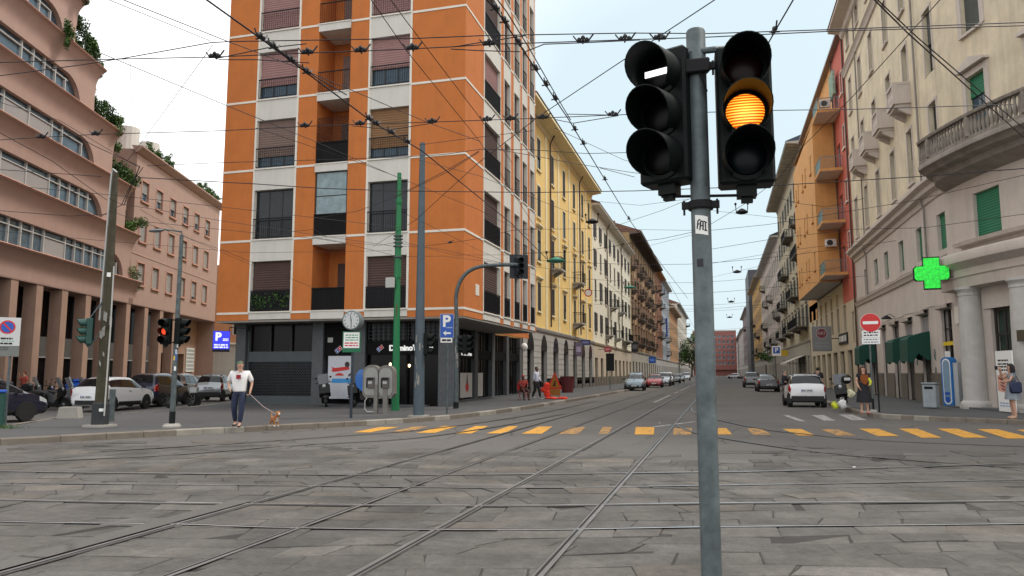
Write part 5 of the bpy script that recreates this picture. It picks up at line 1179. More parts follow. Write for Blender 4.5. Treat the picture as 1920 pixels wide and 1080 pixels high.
def make_car(kind, label, loc, rz, paint, group=None, cat='car', plate=True):
    name = {'hatch': 'parked_car', 'micro': 'small_car', 'sedan': 'parked_car', 'suv': 'parked_car', 'minivan': 'minivan'}[kind]
    if kind not in CP:
        sp = SPECS[kind]; S, ya, yb = car_surf(sp['st']); D = {}; L = yb - ya
        b = MB(); ny, nt = 44, 28
        ring = [[S(ya + L * i / ny, 7 * j / nt, -1) for j in range(nt, -1, -1)] + [S(ya + L * i / ny, 7 * j / nt, 1) for j in range(0, nt + 1)] for i in range(ny + 1)]
        w = len(ring[0]); vs = [p for r in ring for p in r]
        b.add(vs, [(i * w + j, i * w + (j + 1) % w, (i + 1) * w + (j + 1) % w, (i + 1) * w + j) for i in range(ny) for j in range(w)] + [tuple(range(w)), tuple(range(ny * w + w - 1, ny * w - 1, -1))])
        bm_body = b
        D['body'] = b.mesh('body', m_paintw, True, True)
        def P(nm, mat, calls):
            q = MB()
            for c in calls: patch(q, S, *c[:5], **c[5])
            D.setdefault('parts', []).append((nm, q.mesh(nm, mat, True)))
        a, c = sp['ws']; P('windscreen', m_carglass, [(a + .03, c - .02, 5.12, 7, s, {}) for s in (1, -1)])
        a, c = sp['rw']; P('rear_window', m_carglass, [(a + .02, c - .03, 4.3 if kind == 'micro' else 4.75 if kind == 'hatch' else 5.15, 7, s, {}) for s in (1, -1)])
        for s in (1, -1):
            for (a, c) in sp['sw']: P('side_window', m_carglass, [(a, c, 4.10, 4.86, s, {})])
            P('pillar_trim', m_trim, [(sp['sw'][0][0] - .06, sp['sw'][-1][1] + .05, 4.06, 4.89, s, dict(off=.0035))])
            P('headlight', m_head, [(yb - .42, yb - .12, 3.35, 3.95, s, {})])
            P('taillight', m_tail, [(ya + .008, ya + .26, 3.2, 4.2, s, dict(off=.016))])
        if 'roofblack' in sp: a, c = sp['roofblack']; P('roof_panel', m_trim, [(a, c, 4.9, 7, s, {}) for s in (1, -1)])
        q = MB()                                            # arches, sills, bumper undersides, grille
        hw = sp['st'][4][4]
        for s in (-1, 1):
            for y in sp['wy']: 
                n = 18; P_ = [(y + (sp['wr'] + .055) * math.cos(math.pi * k / n), sp['wr'] + (sp['wr'] + .055) * math.sin(math.pi * k / n)) for k in range(n + 1)] + [(y - sp['wr'] - .055, .2), (y + sp['wr'] + .055, .2)]
                x0, x1 = sorted((s * (hw - .14), s * (hw + .003))); q.prism(P_, x0, x1, 0, 'yz')
            patch(q, S, sp['wy'][0] + .42, sp['wy'][1] - .42, 1.2, 2.25, s, .008)
            patch(q, S, ya + .02, ya + .30, 1.2, 2.9 if kind == 'micro' else 2.5, s, .008); patch(q, S, yb - .30, yb - .02, 1.2, 2.5, s, .008)
        if kind == 'micro': q.box(-hw * .90, ya - .02, .24, hw * .90, ya + .2, .56, 0, .05)
        q.box(-hw * .62, ya - .012, sp['st'][0][1] - .04, hw * .62, ya + .1, sp['st'][0][1] + .14, 0, .01); q.box(-hw * .5, yb - .1, sp['st'][-1][1], hw * .5, yb + .006, sp['st'][-1][1] + .13, 0, .01)
        D['parts'].append(('bumper_trim', q.mesh('bumper_trim', m_trim)))
        q = MB(); zb = sp['st'][0][2]
        zz = zb - .16 if kind != 'micro' else zb - .02
        q.box(-.26, ya - .022, zz - .055, .26, ya + .02, zz + .055, 0); q.box(-.262, ya - .024, zz - .056, -.22, ya + .02, zz + .056, 1)
        for k in range(7):
            if k != 2: q.box(-.19 + k * .058, ya - .025, zz - .032, -.15 + k * .058, ya, zz + .032, 2)
        D['parts'].append(('number_plate', q.mesh('number_plate', [m_plate, m_plateb, m_ink])))
        q = MB(); q.box(-.25, yb - .0, .40, .25, yb + .02, .5, 0); D['parts'].append(('number_plate', q.mesh('number_plate', [m_plate])))
        for s in (-1, 1):
            q = MB(); y = sp['ws'][1] - .32; q.box(min(s * (hw - .02), s * (hw + .17)), y - .05, .96, max(s * (hw - .02), s * (hw + .17)), y + .05, 1.09, 0, .025); D['parts'].append(('mirror', q.mesh('mirror', m_trim)))
            for yy in (1.78 if kind != 'micro' else .7,):
                q = MB(); patch(q, S, yy + .02, yy + .18, 3.5, 3.62, s, .012, 2, 2); D['parts'].append(('door_handle', q.mesh('door_handle', m_trim)))
        r = sp['wr']; ty = MB(); ty.lathe([(r * .66, -.10), (r * .97, -.10), (r, -.07), (r, .07), (r * .97, .10), (r * .66, .10)], n=26, axis='x'); D['tyre'] = ty.mesh('wheel', m_rubber, True, True)
        ri = MB(); ri.lathe([(r * .67, -.085), (r * .67, .085)], n=26, mi=1, axis='x'); ri.lathe([(r * .66, .084), (r * .66, .097), (r * .58, .098), (r * .58, .086)], n=26, axis='x'); ri.lathe([(r * .17, .08), (r * .16, .1)], n=12, axis='x')
        for k in range(7):
            an = 2 * math.pi * k / 7; c, s_ = math.cos(an), math.sin(an); pr = Vector((0, -s_, c)); di = Vector((0, c, s_))
            A = di * r * .14; B = di * r * .6
            ri.add([A + pr * .035 + Vector((.092, 0, 0)), B + pr * .025 + Vector((.094, 0, 0)), B - pr * .025 + Vector((.094, 0, 0)), A - pr * .035 + Vector((.092, 0, 0))], [(0, 1, 2, 3)], 0)
        D['rim'] = ri.mesh('rim', [m_rim, m_trim]); D['hw'] = hw; D['wy'] = sp['wy']; D['r'] = r; D['L'] = L
        CP[kind] = D
    D = CP[kind]; t = thing(name, label, cat, loc, rz, group); off = -D['L'] / 2
    def put(nm, me, par=t, l=(0, off, 0), z=0):
        o = link(nm, me, par, l, z); return o
    b = put('body', D['body']); b.material_slots[0].link = 'OBJECT'; b.material_slots[0].material = paint
    for nm, me in D['parts']: put(nm, me)
    for s in (-1, 1):
        for y in D['wy']:
            w = link('wheel', D['tyre'], t, (s * (D['hw'] - .082), y + off, D['r']), 0 if s > 0 else math.pi); link('rim', D['rim'], w)
    return t
def paint_mat(n, c, metal=.2): return M(n + '_car_paint', c, .25, metal, var=.04, coat=.7)
pw = m_paintw; pk_ = paint_mat('black', (.010, .010, .012)); pn = paint_mat('midnight', (.014, .013, .028)); pnb = paint_mat('dark_blue', (.012, .02, .045)); pbr = paint_mat('taupe', (.12, .10, .09), .4); psl = paint_mat('silver', (.34, .37, .39), .5); prd = paint_mat('red', (.30, .012, .014), .1); pgr = paint_mat('grey', (.10, .11, .12), .4); pdk = paint_mat('dark_grey', (.035, .037, .04), .3)
def ground_at(x, y, h=0): p = at(x, y, h); return (p.x, p.y, h)
make_car('minivan', 'dark midnight blue minivan cut by the left picture edge, nose towards the concrete block', (-22.07 - .22 - .85, 19.68 - 1.25 + .15, 0), R(-10), pn)
make_car('hatch', 'white five door hatchback parked behind the thick mossy pole', ground_at(214, 768), R(10), pw)
make_car('minivan', 'dark blue estate car with tailgate towards the viewer, right of the white hatchback', ground_at(298, 760), R(14), pnb)
make_car('minivan', 'taupe van shaped car parked behind the dark blue estate', ground_at(342, 750), R(18), pbr)
make_car('hatch', 'pale silver car half hidden between the taupe one and the small black and silver hatchback', ground_at(374, 744), R(20), psl)
make_car('micro', 'small silver hatchback with black rear glass, parked left of the man with the dog', ground_at(403, 751), R(20), psl)
micro = make_car('micro', 'tiny white two seat car with black roof stopped beside a man on the right', (at(1513, 764).x, at(1513, 764).y + 1.3, 0), R(2), pw)
make_car('sedan', 'black saloon parked behind the tiny white car', (at(1441, 735).x, at(1441, 735).y + 2, 0), R(1), pk_)
make_car('suv', 'dark grey car with bright rear window ahead of the black saloon', (at(1413, 727).x - .1, at(1413, 727).y + 2, 0), R(1), pgr)
make_car('hatch', 'white car far away crossing near the brick block', ground_at(1377, 710), R(70), pw)
make_car('minivan', 'silver blue compact car parked first on the left kerb, facing the crossing', (at(1184, 733).x + .1, at(1184, 733).y + 2.2, 0), R(183), paint_mat('steel_blue', (.16, .21, .25), .4))
make_car('hatch', 'red car parked second in the row on the left kerb', (at(1225, 727).x, at(1225, 727).y + 2, 0), R(182), prd)
for i, (px, py, k, p, lb) in enumerate(((1247, 724, 'suv', psl, 'silver van shaped car right behind the red one in the kerb row'), (1259, 722.5, 'suv', pw, 'white car fourth in the kerb row on the left'), (1274, 719, 'hatch', pdk, 'dark grey car in the kerb row below the street tree'),
        (1285, 717, 'hatch', pgr, 'mid grey car last but one in the visible kerb row'), (1296, 714, 'suv', psl, 'pale car at the far end of the kerb row, beside the pole'))):
    c = at(px, py); make_car(k, lb, (-6.75, c.y + 2, 0), R(181), p)

for o_ in C.objects:
    if o_.get('category') == 'car' and o_.location.x < -15: o_.scale = (.93, .93, .97)
# ---- scooters and motorcycles
m_scoot = M('black_scooter_plastic', (.008, .008, .009), .35, var=.1, coat=.1, spec=.25)
SC = {}
def wheel2(mb_t, mb_r, y, r, w=.055):
    mb_t.lathe([(r * .72, -w), (r * .95, -w), (r, -w * .5), (r, w * .5), (r * .95, w), (r * .72, w)], (0, y, r), 22, 0, 'x')
    mb_r.lathe([(r * .72, -w * .8), (r * .72, w * .8)], (0, y, r), 22, 0, 'x'); mb_r.lathe([(r * .25, -w * 1.1), (r * .25, w * 1.1)], (0, y, r), 10, 0, 'x')
def make_scooter(label, loc, rz, body=None, top_box=False, screen=True, kind='scooter', group=None, lean=R(8)):
    body = body or m_scoot
    if 'p' not in SC:
        P = {}
        for nm, y in (('front_wheel', .62), ('rear_wheel', -.62)):
            a, b = MB(), MB(); wheel2(a, b, 0, .25); P[nm] = (a.mesh(nm, m_rubber, True, True), b.mesh('rim', m_rim), y)
        q = MB(); q.prism([(-.86, .62), (-.80, .74), (-.30, .76), (-.14, .60), (-.10, .30), (.22, .28), (.38, .50), (.47, .98), (.55, 1.0), (.58, .72), (.50, .40), (.36, .20), (-.20, .18), (-.42, .34), (-.70, .48)], -.15, .15, 0, 'yz')
        q.prism([(.42, .42), (.60, .60), (.58, .95), (.46, .96)], -.24, .24, 0, 'yz'); q.prism([(.38, .46), (.60, .54), (.84, .48), (.86, .42), (.60, .48), (.40, .40)], -.09, .09, 0, 'yz'); q.prism([(-.9, .5), (-.5, .56), (-.36, .4), (-.5, .5), (-.9, .44)], -.1, .1, 0, 'yz'); P['body'] = q
        q = MB(); q.prism([(-.80, .75), (-.74, .84), (-.36, .83), (-.12, .78), (-.08, .72), (-.30, .75)], -.15, .15, 0, 'yz'); P['seat'] = q.mesh('seat', M('seat_vinyl', (.018, .018, .018), .6), True, True)
        q = MB(); q.tube([(-.34, .34, 1.06), (-.18, .44, 1.02), (.18, .44, 1.02), (.34, .34, 1.06)], .018, 6); q.tube([(0, .44, 1.02), (0, .62, .25)], .03, 6)
        for s in (-1, 1): q.tube([(s * .22, .42, 1.03), (s * .30, .42, 1.22)], .008, 5); q.ell((s * .31, .42, 1.26), (.06, .012, .04), 8, 6)
        P['handlebar'] = q.mesh('handlebar', m_iron)
        q = MB(); q.ell((0, .56, .90), (.085, .06, .08), 12, 8); P['headlight'] = q.mesh('headlight', m_head, True)
        q = MB(); q.ell((0, -.88, .62), (.07, .03, .05), 10, 6); P['taillight'] = q.mesh('taillight', m_tail, True)
        q = MB()
        n = 8; q.add([(.22 * math.cos(math.pi * k / n), .56 - .07 * math.sin(math.pi * k / n) * 0 - .06 * abs(math.cos(math.pi * k / n)) - .16 * v, 1.0 + v * .42) for v in (0, 1) for k in range(n + 1)], [(k, k + 1, n + 2 + k, n + 1 + k) for k in range(n)]); P['screen'] = q.mesh('windshield', M('tinted_screen', (.10, .11, .12), .1), True)
        q = MB(); q.box(-.2, -1.08, .84, .2, -.70, 1.14, 0, .06); P['box'] = q.mesh('top_box', m_scoot)
        q = MB(); q.box(-.1, -.93, .40, .1, -.91, .56); P['plate'] = q.mesh('number_plate', m_plate)
        SC['p'] = P
    P = SC['p']; t = thing(kind, label, kind, loc, rz, group); t.rotation_euler = (0, lean, rz)
    for nm in ('front_wheel', 'rear_wheel'): w = link('wheel', P[nm][0], t, (0, P[nm][2], 0)); link('rim', P[nm][1], w)
    P['body'].build('body', body, t, True)
    for nm, k in (('seat', 'seat'), ('handlebar', 'handlebar'), ('headlight', 'headlight'), ('taillight', 'taillight'), ('number_plate', 'plate')): link(nm, P[k], t)
    if screen: link('windshield', P['screen'], t)
    if top_box: link('top_box', P['box'], t)
    return t
def atp(x, y, h=PH): p = at(x, y, h); return (p.x, p.y, h)
make_scooter('black scooter with top box parked before the tall white advertising panel', atp(612, 762), R(-150), top_box=True)
make_scooter('black scooter seen nose on between the clock post and the telephones', atp(678, 763), R(175), screen=False)
gmo = 'motorcycles parked by the arcade'
for i, (x, y, a, c, lb) in enumerate(((72, 763, 118, None, 'black motorcycle nearest the dark minivan'), (92, 768, 112, None, 'black motorcycle with raised windscreen, second from the dark minivan'), (112, 767, 108, M('grey_scooter_plastic', (.14, .14, .15), .3, coat=.4), 'grey panelled motorcycle with pale front wheel beside the concrete block'), (136, 764, 112, M('pearl_scooter_plastic', (.30, .30, .31), .3, coat=.4), 'pale panelled motorcycle nearest the white hatchback'), (50, 757, 115, None, 'black motorcycle behind the others under the arcade'))):
    make_scooter(lb, ground_at(x, y), R(a + 180), body=c, kind='motorcycle', group=gmo, top_box=i in (1, 4), screen=i != 0)
# blue covered load behind motorcycles
q = MB(); q.box(-.7, -.4, .35, .7, .4, 1.15, 0, .14); q.box(-.45, -.35, 1.12, .45, .35, 1.3, 0, .1)
cv = thing('delivery_box', 'blue tarpaulin covered load behind the motorcycles', 'cover', ground_at(152, 760), R(20)); q.build('cover', m_blue, cv, True)
q = MB(); q.box(-.5, -.3, 0, .5, .3, .36, 0, .03); q.build('base', m_iron, cv)
# bicycle by the signal post
bt = thing('bicycle', 'black bicycle leaning by the post with the red signal', 'bicycle', ground_at(341, 766, .0), R(-72))
for y in (-.52, .52):
    a = MB(); R_ = .33
    a.lathe([(R_ - .03, -.014), (R_, -.012), (R_, .012), (R_ - .03, .014), (R_ - .03, -.014)], (0, 0, 0), 26, 0, 'x'); w = a.build('wheel', m_rubber, bt, loc=(0, y, R_))
    a = MB()
    for k in range(12): an = k * math.pi / 6; a.tube([(0, 0, 0), (0, .3 * math.cos(an), .3 * math.sin(an))], .003, 3)
    a.build('spokes', m_chrome, w)
a = MB(); a.tube([(0, -.52, .33), (0, -.12, .30), (0, .34, .78), (0, -.22, .80), (0, -.52, .33)], .016, 6); a.tube([(0, -.12, .3), (0, -.24, .92)], .016, 6); a.tube([(0, .52, .33), (0, .36, .70), (0, .31, .98)], .016, 6); a.build('frame', m_iron, bt)
a = MB(); a.ell((0, -.25, .95), (.07, .13, .035), 10, 6); a.build('saddle', m_black, bt, True)
a = MB(); a.tube([(-.28, .2, 1.02), (-.1, .32, 1.0), (.1, .32, 1.0), (.28, .2, 1.02)], .012, 6); a.build('handlebar', m_chrome, bt)
a = MB(); a.box(-.15, .38, .72, .15, .66, .95); a.build('basket', M('basket_wire', (.35, .36, .36), .5), bt)
# ------------------------------------------------------------------ street furniture
m_lensr = M('dark_red_lens', (.012, .002, .002), .3, var=.1, spec=.15); m_lensg = M('dark_green_lens', (.002, .006, .007), .3, var=.1, spec=.15); m_lensd = M('dark_lens', (.003, .003, .003), .35, var=.1, spec=.15)
m_shell = M('signal_green_black', (.0045, .0075, .007), .5, var=.12, spec=.15); m_shellg = M('signal_green', (.012, .055, .045), .45, var=.1)
def lens_amber():
    m = M('lit_amber_lens', (.9, .3, .02), .3, var=0, emit=1.0, ecol=(1, .45, .05)); nt = m.node_tree; N, L = nt.nodes, nt.links; b = N['Principled BSDF']
    t = N.new('ShaderNodeTexCoord'); sp = N.new('ShaderNodeSeparateXYZ'); L.new(t.outputs['Object'], sp.inputs['Vector'])
    mu = N.new('ShaderNodeMath'); mu.operation = 'MULTIPLY'; mu.inputs[1].default_value = 2 * math.pi / .0150; L.new(sp.outputs['Z'], mu.inputs[0])
    si = N.new('ShaderNodeMath'); si.operation = 'SINE'; L.new(mu.outputs[0], si.inputs[0])
    ln = N.new('ShaderNodeVectorMath'); ln.operation = 'LENGTH'; L.new(t.outputs['Object'], ln.inputs[0])
    g = N.new('ShaderNodeMapRange'); g.inputs['From Min'].default_value = 0; g.inputs['From Max'].default_value = .105; g.inputs['To Min'].default_value = 1.0; g.inputs['To Max'].default_value = .12; L.new(ln.outputs['Value'], g.inputs['Value'])
    ma = N.new('ShaderNodeMath'); ma.operation = 'MULTIPLY_ADD'; ma.inputs[1].default_value = .5; L.new(si.outputs[0], ma.inputs[0]); L.new(g.outputs['Result'], ma.inputs[2])
    r = N.new('ShaderNodeValToRGB'); e = r.color_ramp.elements; e[0].position = .1; e[0].color = (.42, .045, .002, 1); e[1].position = 1.0; e[1].color = (1.0, .72, .10, 1); k = e.new(.5); k.color = (.95, .25, .006, 1)
    L.new(ma.outputs[0], r.inputs['Fac']); L.new(r.outputs['Color'], b.inputs['Emission Color']); b.inputs['Emission Strength'].default_value = 1.05
    b.inputs['Base Color'].default_value = (.3, .1, .01, 1); return m
def signal_head(parent, loc, rz, s=1.0, lit=None, vis=.235, mats=(None, None, None), shell=None, bar=False, back=None, pitch=.245, name='signal_head', deep=.16, tilt=0):
    "three lamp head, lamps look along local -Y"
    shell = shell or m_shell; q = MB(); p = pitch * s; w = .145 * s; h = 1.5 * p + .02 * s
    q.box(-w, 0, -h, w, deep * s, h, 0, .015 * s)
    for i in (-1, 0, 1): q.lathe([(.128 * s, .002), (.128 * s, -.012 * s), (.105 * s, -.014 * s), (.105 * s, .002)], (0, 0, i * p), 24, 0, 'y')
    q.box(-.05 * s, .04 * s, -h - .06 * s, .05 * s, deep * s * .8, -h); q.box(-.03 * s, .06 * s, -h - .09 * s, .03 * s, deep * s * .6, -h - .05 * s)
    o = q.build(name, shell, parent, loc=loc, rz=rz)
    if tilt: o.rotation_euler = (tilt, 0, rz)
    for i in (1, 0, -1):
        v = MB(); n = 22; R0_, R1_ = .126 * s, .122 * s; a0 = R(-52)
        vs = []
        for k in range(n + 1):
            a = a0 + (math.pi - 2 * a0) * k / n; top = max(0, math.sin(a)); l = vis * s * (.40 + .60 * ((math.sin(a) + .79) / 1.79) ** .7)
            for rr in (R0_, R0_ - .006 * s):
                vs.append((rr * math.cos(a), -.01 * s, rr * math.sin(a))); vs.append((rr * math.cos(a), -.01 * s - l, rr * math.sin(a) - .10 * l))
        F = []
        for k in range(n):
            b, c = 4 * k, 4 * k + 4; F += [(b, b + 1, c + 1, c), (b + 2, c + 2, c + 3, b + 3), (b + 1, b + 3, c + 3, c + 1)]
        v.add(vs, F); v.build('visor', shell, o, True, (0, 0, i * p))
        l = MB(); k2 = [( .1 * s * math.sin(a), -.004 * s - .022 * s * math.cos(a)) for a in [j * math.pi / 2 / 6 for j in range(6, 0, -1)]] + [(.001, -.026 * s)]
        mt = mats[1 - i]
        if bar and i == 1: mt = m_lensd
        l.lathe([(.1 * s, .0)] + k2, (0, 0, 0), 28, 0, 'y'); lo = l.build('lens', mt or m_lensd, o, True, (0, -.004 * s, i * p))
        if bar and i == 1: l = MB(); l.box(-.078 * s, -.034 * s, -.022 * s, .078 * s, -.028 * s, .012 * s); l.build('light_bar', M('lit_white_bar', (1, .95, 1), .3, var=0, emit=1.1), lo)
    if back: q = MB(); q.box(-back * s, deep * s, -h - .12 * s, back * s, deep * s + .012, h + .12 * s); q.build('backboard', shell, o)
    return o
# foreground signal
sg = atD(1323, 699, 3.98); sgx, sgy = sg.x, sg.y
fp = thing('traffic_signal', 'tall galvanised foreground signal post with two black heads, amber lamp lit', 'traffic signal', (sgx, sgy, 0))
q = MB(); ztop = atD(1300, 58, 3.98).z; q.lathe([(.051, 0), (.051, ztop - .01), (.046, ztop)], (0, 0, 0), 28); q.build('post', m_steel, fp, True)
def onp(x, y, d=3.98): p = atD(x, y, d); return p.x - sgx, p.y - sgy, p.z
amber = lens_amber()
for (x, y, off, ml, b, dd, sc) in ((1240, 216, R(-25), (m_lensd, m_lensd, m_lensd), True, 3.94, .955), (1397, 211, R(5), (m_lensr, amber, m_lensg), False, 3.94, .975)):
    lx, ly, lz = onp(x, y, dd); f = facing((lx + sgx, ly + sgy)); o = signal_head(fp, (lx, ly, lz), f + off, sc, mats=ml, bar=b)
q = MB(); za = atD(1310, 97, 3.98).z; a = Vector(onp(1258, 104, 4.08)); b = Vector(onp(1358, 92, 4.08)); q.tube([a, Vector(onp(1285, 99, 3.95)), Vector(onp(1340, 93, 3.95)), b], .018, 8)
q.build('bracket', m_steel, fp)
q = MB(); zb_ = atD(1312, 368, 3.98).z; q.tube([Vector(onp(1240, 369, 4.0)), Vector(onp(1400, 366, 4.0))], .008, 6); q.build('tie_rod', m_iron, fp)
for y in (128, 386):
    q = MB(); z = atD(1310, y, 3.98).z; q.lathe([(.064, z - .022), (.067, z - .015), (.067, z + .015), (.064, z + .022)], (0, 0, 0), 20)
    for s in (-1, 1): q.box(s * .075 - .022, -.03, z - .018, s * .075 + .022, .0, z + .018); q.tube([(s * .085, -.012, z - .05), (s * .085, -.012, z + .03)], .006, 5)
    if y == 128: q.box(-.07, -.075, z - .05, .07, -.045, z + .03, 0, .008); q.tube([(.02, -.06, z - .05), (.05, -.065, z - .16)], .006, 5)
    q.build('clamp', m_iron, fp)
def cyl_patch(mb, r, a0, a1, z0, z1, mi=0, n=8, sk=0):
    vs = [(r * math.sin(a0 + (a1 - a0) * k / n), -r * math.cos(a0 + (a1 - a0) * k / n), z + sk * (k / n - .5)) for z in (z0, z1) for k in range(n + 1)]
    mb.add(vs, [(k, k + 1, n + 2 + k, n + 1 + k) for k in range(n)], mi)
fz = facing((sgx, sgy)); z0, z1 = atD(1315, 439, 3.93).z, atD(1315, 404, 3.93).z
q = MB(); cyl_patch(q, .0522, -.62, .72, z0, z1, 0, sk=-.012); st_ = q.build('sticker', m_paper, fp, rz=fz)
def stroke(mb, pts, w, r, z0, mi=0):
    for (a, b), (c, d) in zip(pts, pts[1:]):
        v = Vector((c - a, d - b)); n = Vector((-v.y, v.x)).normalized() * w; P = [(a + n.x, b + n.y), (c + n.x, d + n.y), (c - n.x, d - n.y), (a - n.x, b - n.y)]
        mb.add([(r * math.sin(x / r), -r * math.cos(x / r), z0 + z) for x, z in P], [(0, 1, 2, 3)], mi)
q = MB(); zc = (z0 + z1) / 2 - .002
stroke(q, [(-.022, -.018), (-.016, .026), (-.004, .030)], .0035, .0532, zc); stroke(q, [(-.019, .006), (-.008, .008)], .003, .0532, zc)
stroke(q, [(-.008, -.026), (-.002, .022), (.010, .020), (.009, -.026)], .0035, .0535, zc); stroke(q, [(-.005, -.002), (.009, -.004)], .003, .0538, zc)
stroke(q, [(.014, .020), (.030, .014)], .003, .0535, zc); stroke(q, [(.022, .016), (.023, -.026)], .0035, .0532, zc); stroke(q, [(.015, -.026), (.032, -.030)], .003, .0538, zc)
q.build('lettering', m_ink, st_)
q = MB(); cyl_patch(q, .0522, -.55, .1, atD(1315, 500, 3.93).z, atD(1315, 485, 3.93).z); q.build('sticker', M('worn_dark_sticker', (.03, .03, .035), .7), fp, rz=fz)
# ---- thick mossy pole on the left with wires' bracket and a signal head
def post(name, label, cat, base, y_top, r0, r1, mat, h0=PH, cap=None, foot=None, lean=0, n=16, loc=None):
    p = at(*base, h0) if loc is None else Vector(loc); d = math.hypot(p.x, p.y); zt = atD(base[0] + lean, y_top, d).z
    t = thing(name, label, cat, (p.x, p.y, h0)); q = MB(); q.lathe([(r0, 0), (r0 + (r1 - r0) * .3, (zt - h0) * .3), (r1, zt - h0)], (0, 0, 0), n); q.build('shaft', mat, t, True)
    if foot: q = MB(); q.lathe([(foot, 0), (foot, .04), (foot * .8, .09), (foot * .8, .1)], (0, 0, 0), 12); q.build('base', m_concrete, t)
    return t, d, zt - h0
m_moss = M('mossy_pole', (.060, .052, .032), .9, var=.35, scale=5, streak=.4, bump=.4, dirt=(.03, .03, .018))
mp_, md, mh = post('utility_pole', 'thick mossy wire pole with torn posters and a white cable duct', 'pole', (187, 800), 322, .17, .075, m_moss, lean=12)
def loc_of(t, x, y, d): p = atD(x, y, d); return (p.x - t.location.x, p.y - t.location.y, p.z - t.location.z)
q = MB(); q.box(-.30, -.30, -.01, .30, .30, .06); q.build('base', m_concrete, mp_)
q = MB(); q.lathe([(.215, .02), (.215, .62), (.195, .66)], (0, 0, 0), 16); q.build('collar', M('dark_iron_collar', (.03, .032, .034), .7, var=.2), mp_)
q = MB(); tp = Vector(loc_of(mp_, 203, 345, md)); q.tube([(-.15, -.08, 2.9), (-.09, -.06, mh - .3), (-.08, -.05, mh), (-.05, -.05, mh + .1), (.08, -.03, mh)], .028, 6); q.tube([(.22, -.1, .3), (.21, -.06, 2.6), (.2, -.06, 4.4)], .02, 6); q.build('cable_duct', m_frame, mp_)
q = MB(); rg = random.Random(4)
for i in range(6): a0 = rg.uniform(-1.1, .5); z0 = rg.uniform(1.5, 3.0); cyl_patch(q, .176, a0, a0 + rg.uniform(.2, .6), z0, z0 + rg.uniform(.08, .3), sk=rg.uniform(-.1, .1))
q.build('torn_poster', M('torn_paper', (.27, .26, .235), .9, var=.35, scale=8), mp_, rz=facing(mp_.location))
q = MB(); cyl_patch(q, .22, -.2, .3, .42, .50); cyl_patch(q, .2, -.3, .2, 4.1, 4.22); q.build('label_plate', m_paper, mp_, rz=facing(mp_.location))
h = signal_head(mp_, loc_of(mp_, 161, 621, md), facing(mp_.location) - R(82), .92, shell=m_shellg, vis=.24)
q = MB(); q.tube([(0, 0, 3.62), loc_of(mp_, 168, 597, md)], .02, 6); q.tube([(0, 0, 2.75), loc_of(mp_, 168, 648, md)], .02, 6); q.build('bracket', m_steel, mp_)
# ---- slim signal post with lamp arm and red light
sp_, sd_, sh_ = post('traffic_signal', 'slim stickered signal post with red lamp lit and a small lamp arm on top', 'traffic signal', (322, 801), 440, .075, .05, m_steel, foot=.24, lean=6)
q = MB(); q.lathe([(.079, .02), (.079, .42)], (0, 0, 0), 14); q.build('collar', m_black, sp_)
e = Vector(loc_of(sp_, 300, 432, sd_)); q = MB(); q.tube([(0, 0, sh_ - .02), Vector((0, 0, sh_ + .10)) + e * .0, e + Vector((.15, .02, .02)), e], .025, 6); q.build('lamp_arm', m_steel, sp_)
q = MB(); q.ell((e.x - .12, e.y, e.z), (.26, .09, .05), 12, 6); q.build('lamp_head', M('lamp_grey', (.15, .16, .165), .5), sp_, True)
fz = facing(sp_.location)
rlit = M('lit_red_lens', (.9, .03, .02), .3, var=0, emit=.5, ecol=(1, .10, .03))
signal_head(sp_, loc_of(sp_, 309, 621, sd_), fz - R(28), .92, mats=(m_lensd, rlit, m_lensd)); signal_head(sp_, loc_of(sp_, 341, 621, sd_), fz + R(62), .92, mats=(m_lensr, m_lensd, m_lensg))
q = MB(); 
for y in (600, 642): q.tube([loc_of(sp_, 312, y, sd_ + .05), loc_of(sp_, 340, y, sd_ + .05)], .02, 6)
q.build('bracket', m_iron, sp_)
q = MB()
for i in range(8): a0 = rg.uniform(-.9, .4); z0 = rg.uniform(1.4, 2.7); cyl_patch(q, .074, a0, a0 + .7, z0, z0 + .12, i % 3)
q.build('sticker', [m_paper, M('yellow_sticker', (.7, .5, .02), .5), m_blue], sp_, rz=fz)
# ---- no parking sign on the left
def plate(parent, w, h, loc, rz, mats, r=.0, name='sign_plate', th=.012):
    q = MB(); q.box(-w / 2, 0, -h / 2, w / 2, th, h / 2, 0, .004); return q.build(name, mats, parent, loc=loc, rz=rz)
def disc(mb, x, z, r, y, mi, n=28, ri=0):
    if ri: mb.add([(x + rr * math.cos(2 * math.pi * k / n), y, z + rr * math.sin(2 * math.pi * k / n)) for rr in (r, ri) for k in range(n)], [(k, (k + 1) % n, n + (k + 1) % n, n + k) for k in range(n)], mi)
    else: mb.add([(x + r * math.cos(2 * math.pi * k / n), y, z + r * math.sin(2 * math.pi * k / n)) for k in range(n)], [tuple(range(n))], mi)
def lines(mb, x0, x1, zs, y, h, mi, rg, words=4):
    for z in zs:
        x = x0
        while x < x1 - .01: w = rg.uniform(.3, 1) * (x1 - x0) / words; mb.quad((x, y, z - h / 2), (min(x + w, x1), y, z - h / 2), (min(x + w, x1), y, z + h / 2), (x, y, z + h / 2), mi); x += w + (x1 - x0) * .05
t, d, hh = post('traffic_sign', 'no parking sign, white plate with blue and red disc at the left picture edge', 'sign', (9, 798), 598, .035, .035, m_steel, lean=0)
pl = plate(t, .62, .98, loc_of(t, 13, 628, d - .06), facing(t.location) + R(4), m_frame if False else M('sign_grey_white', (.55, .56, .56), .5, var=.05))
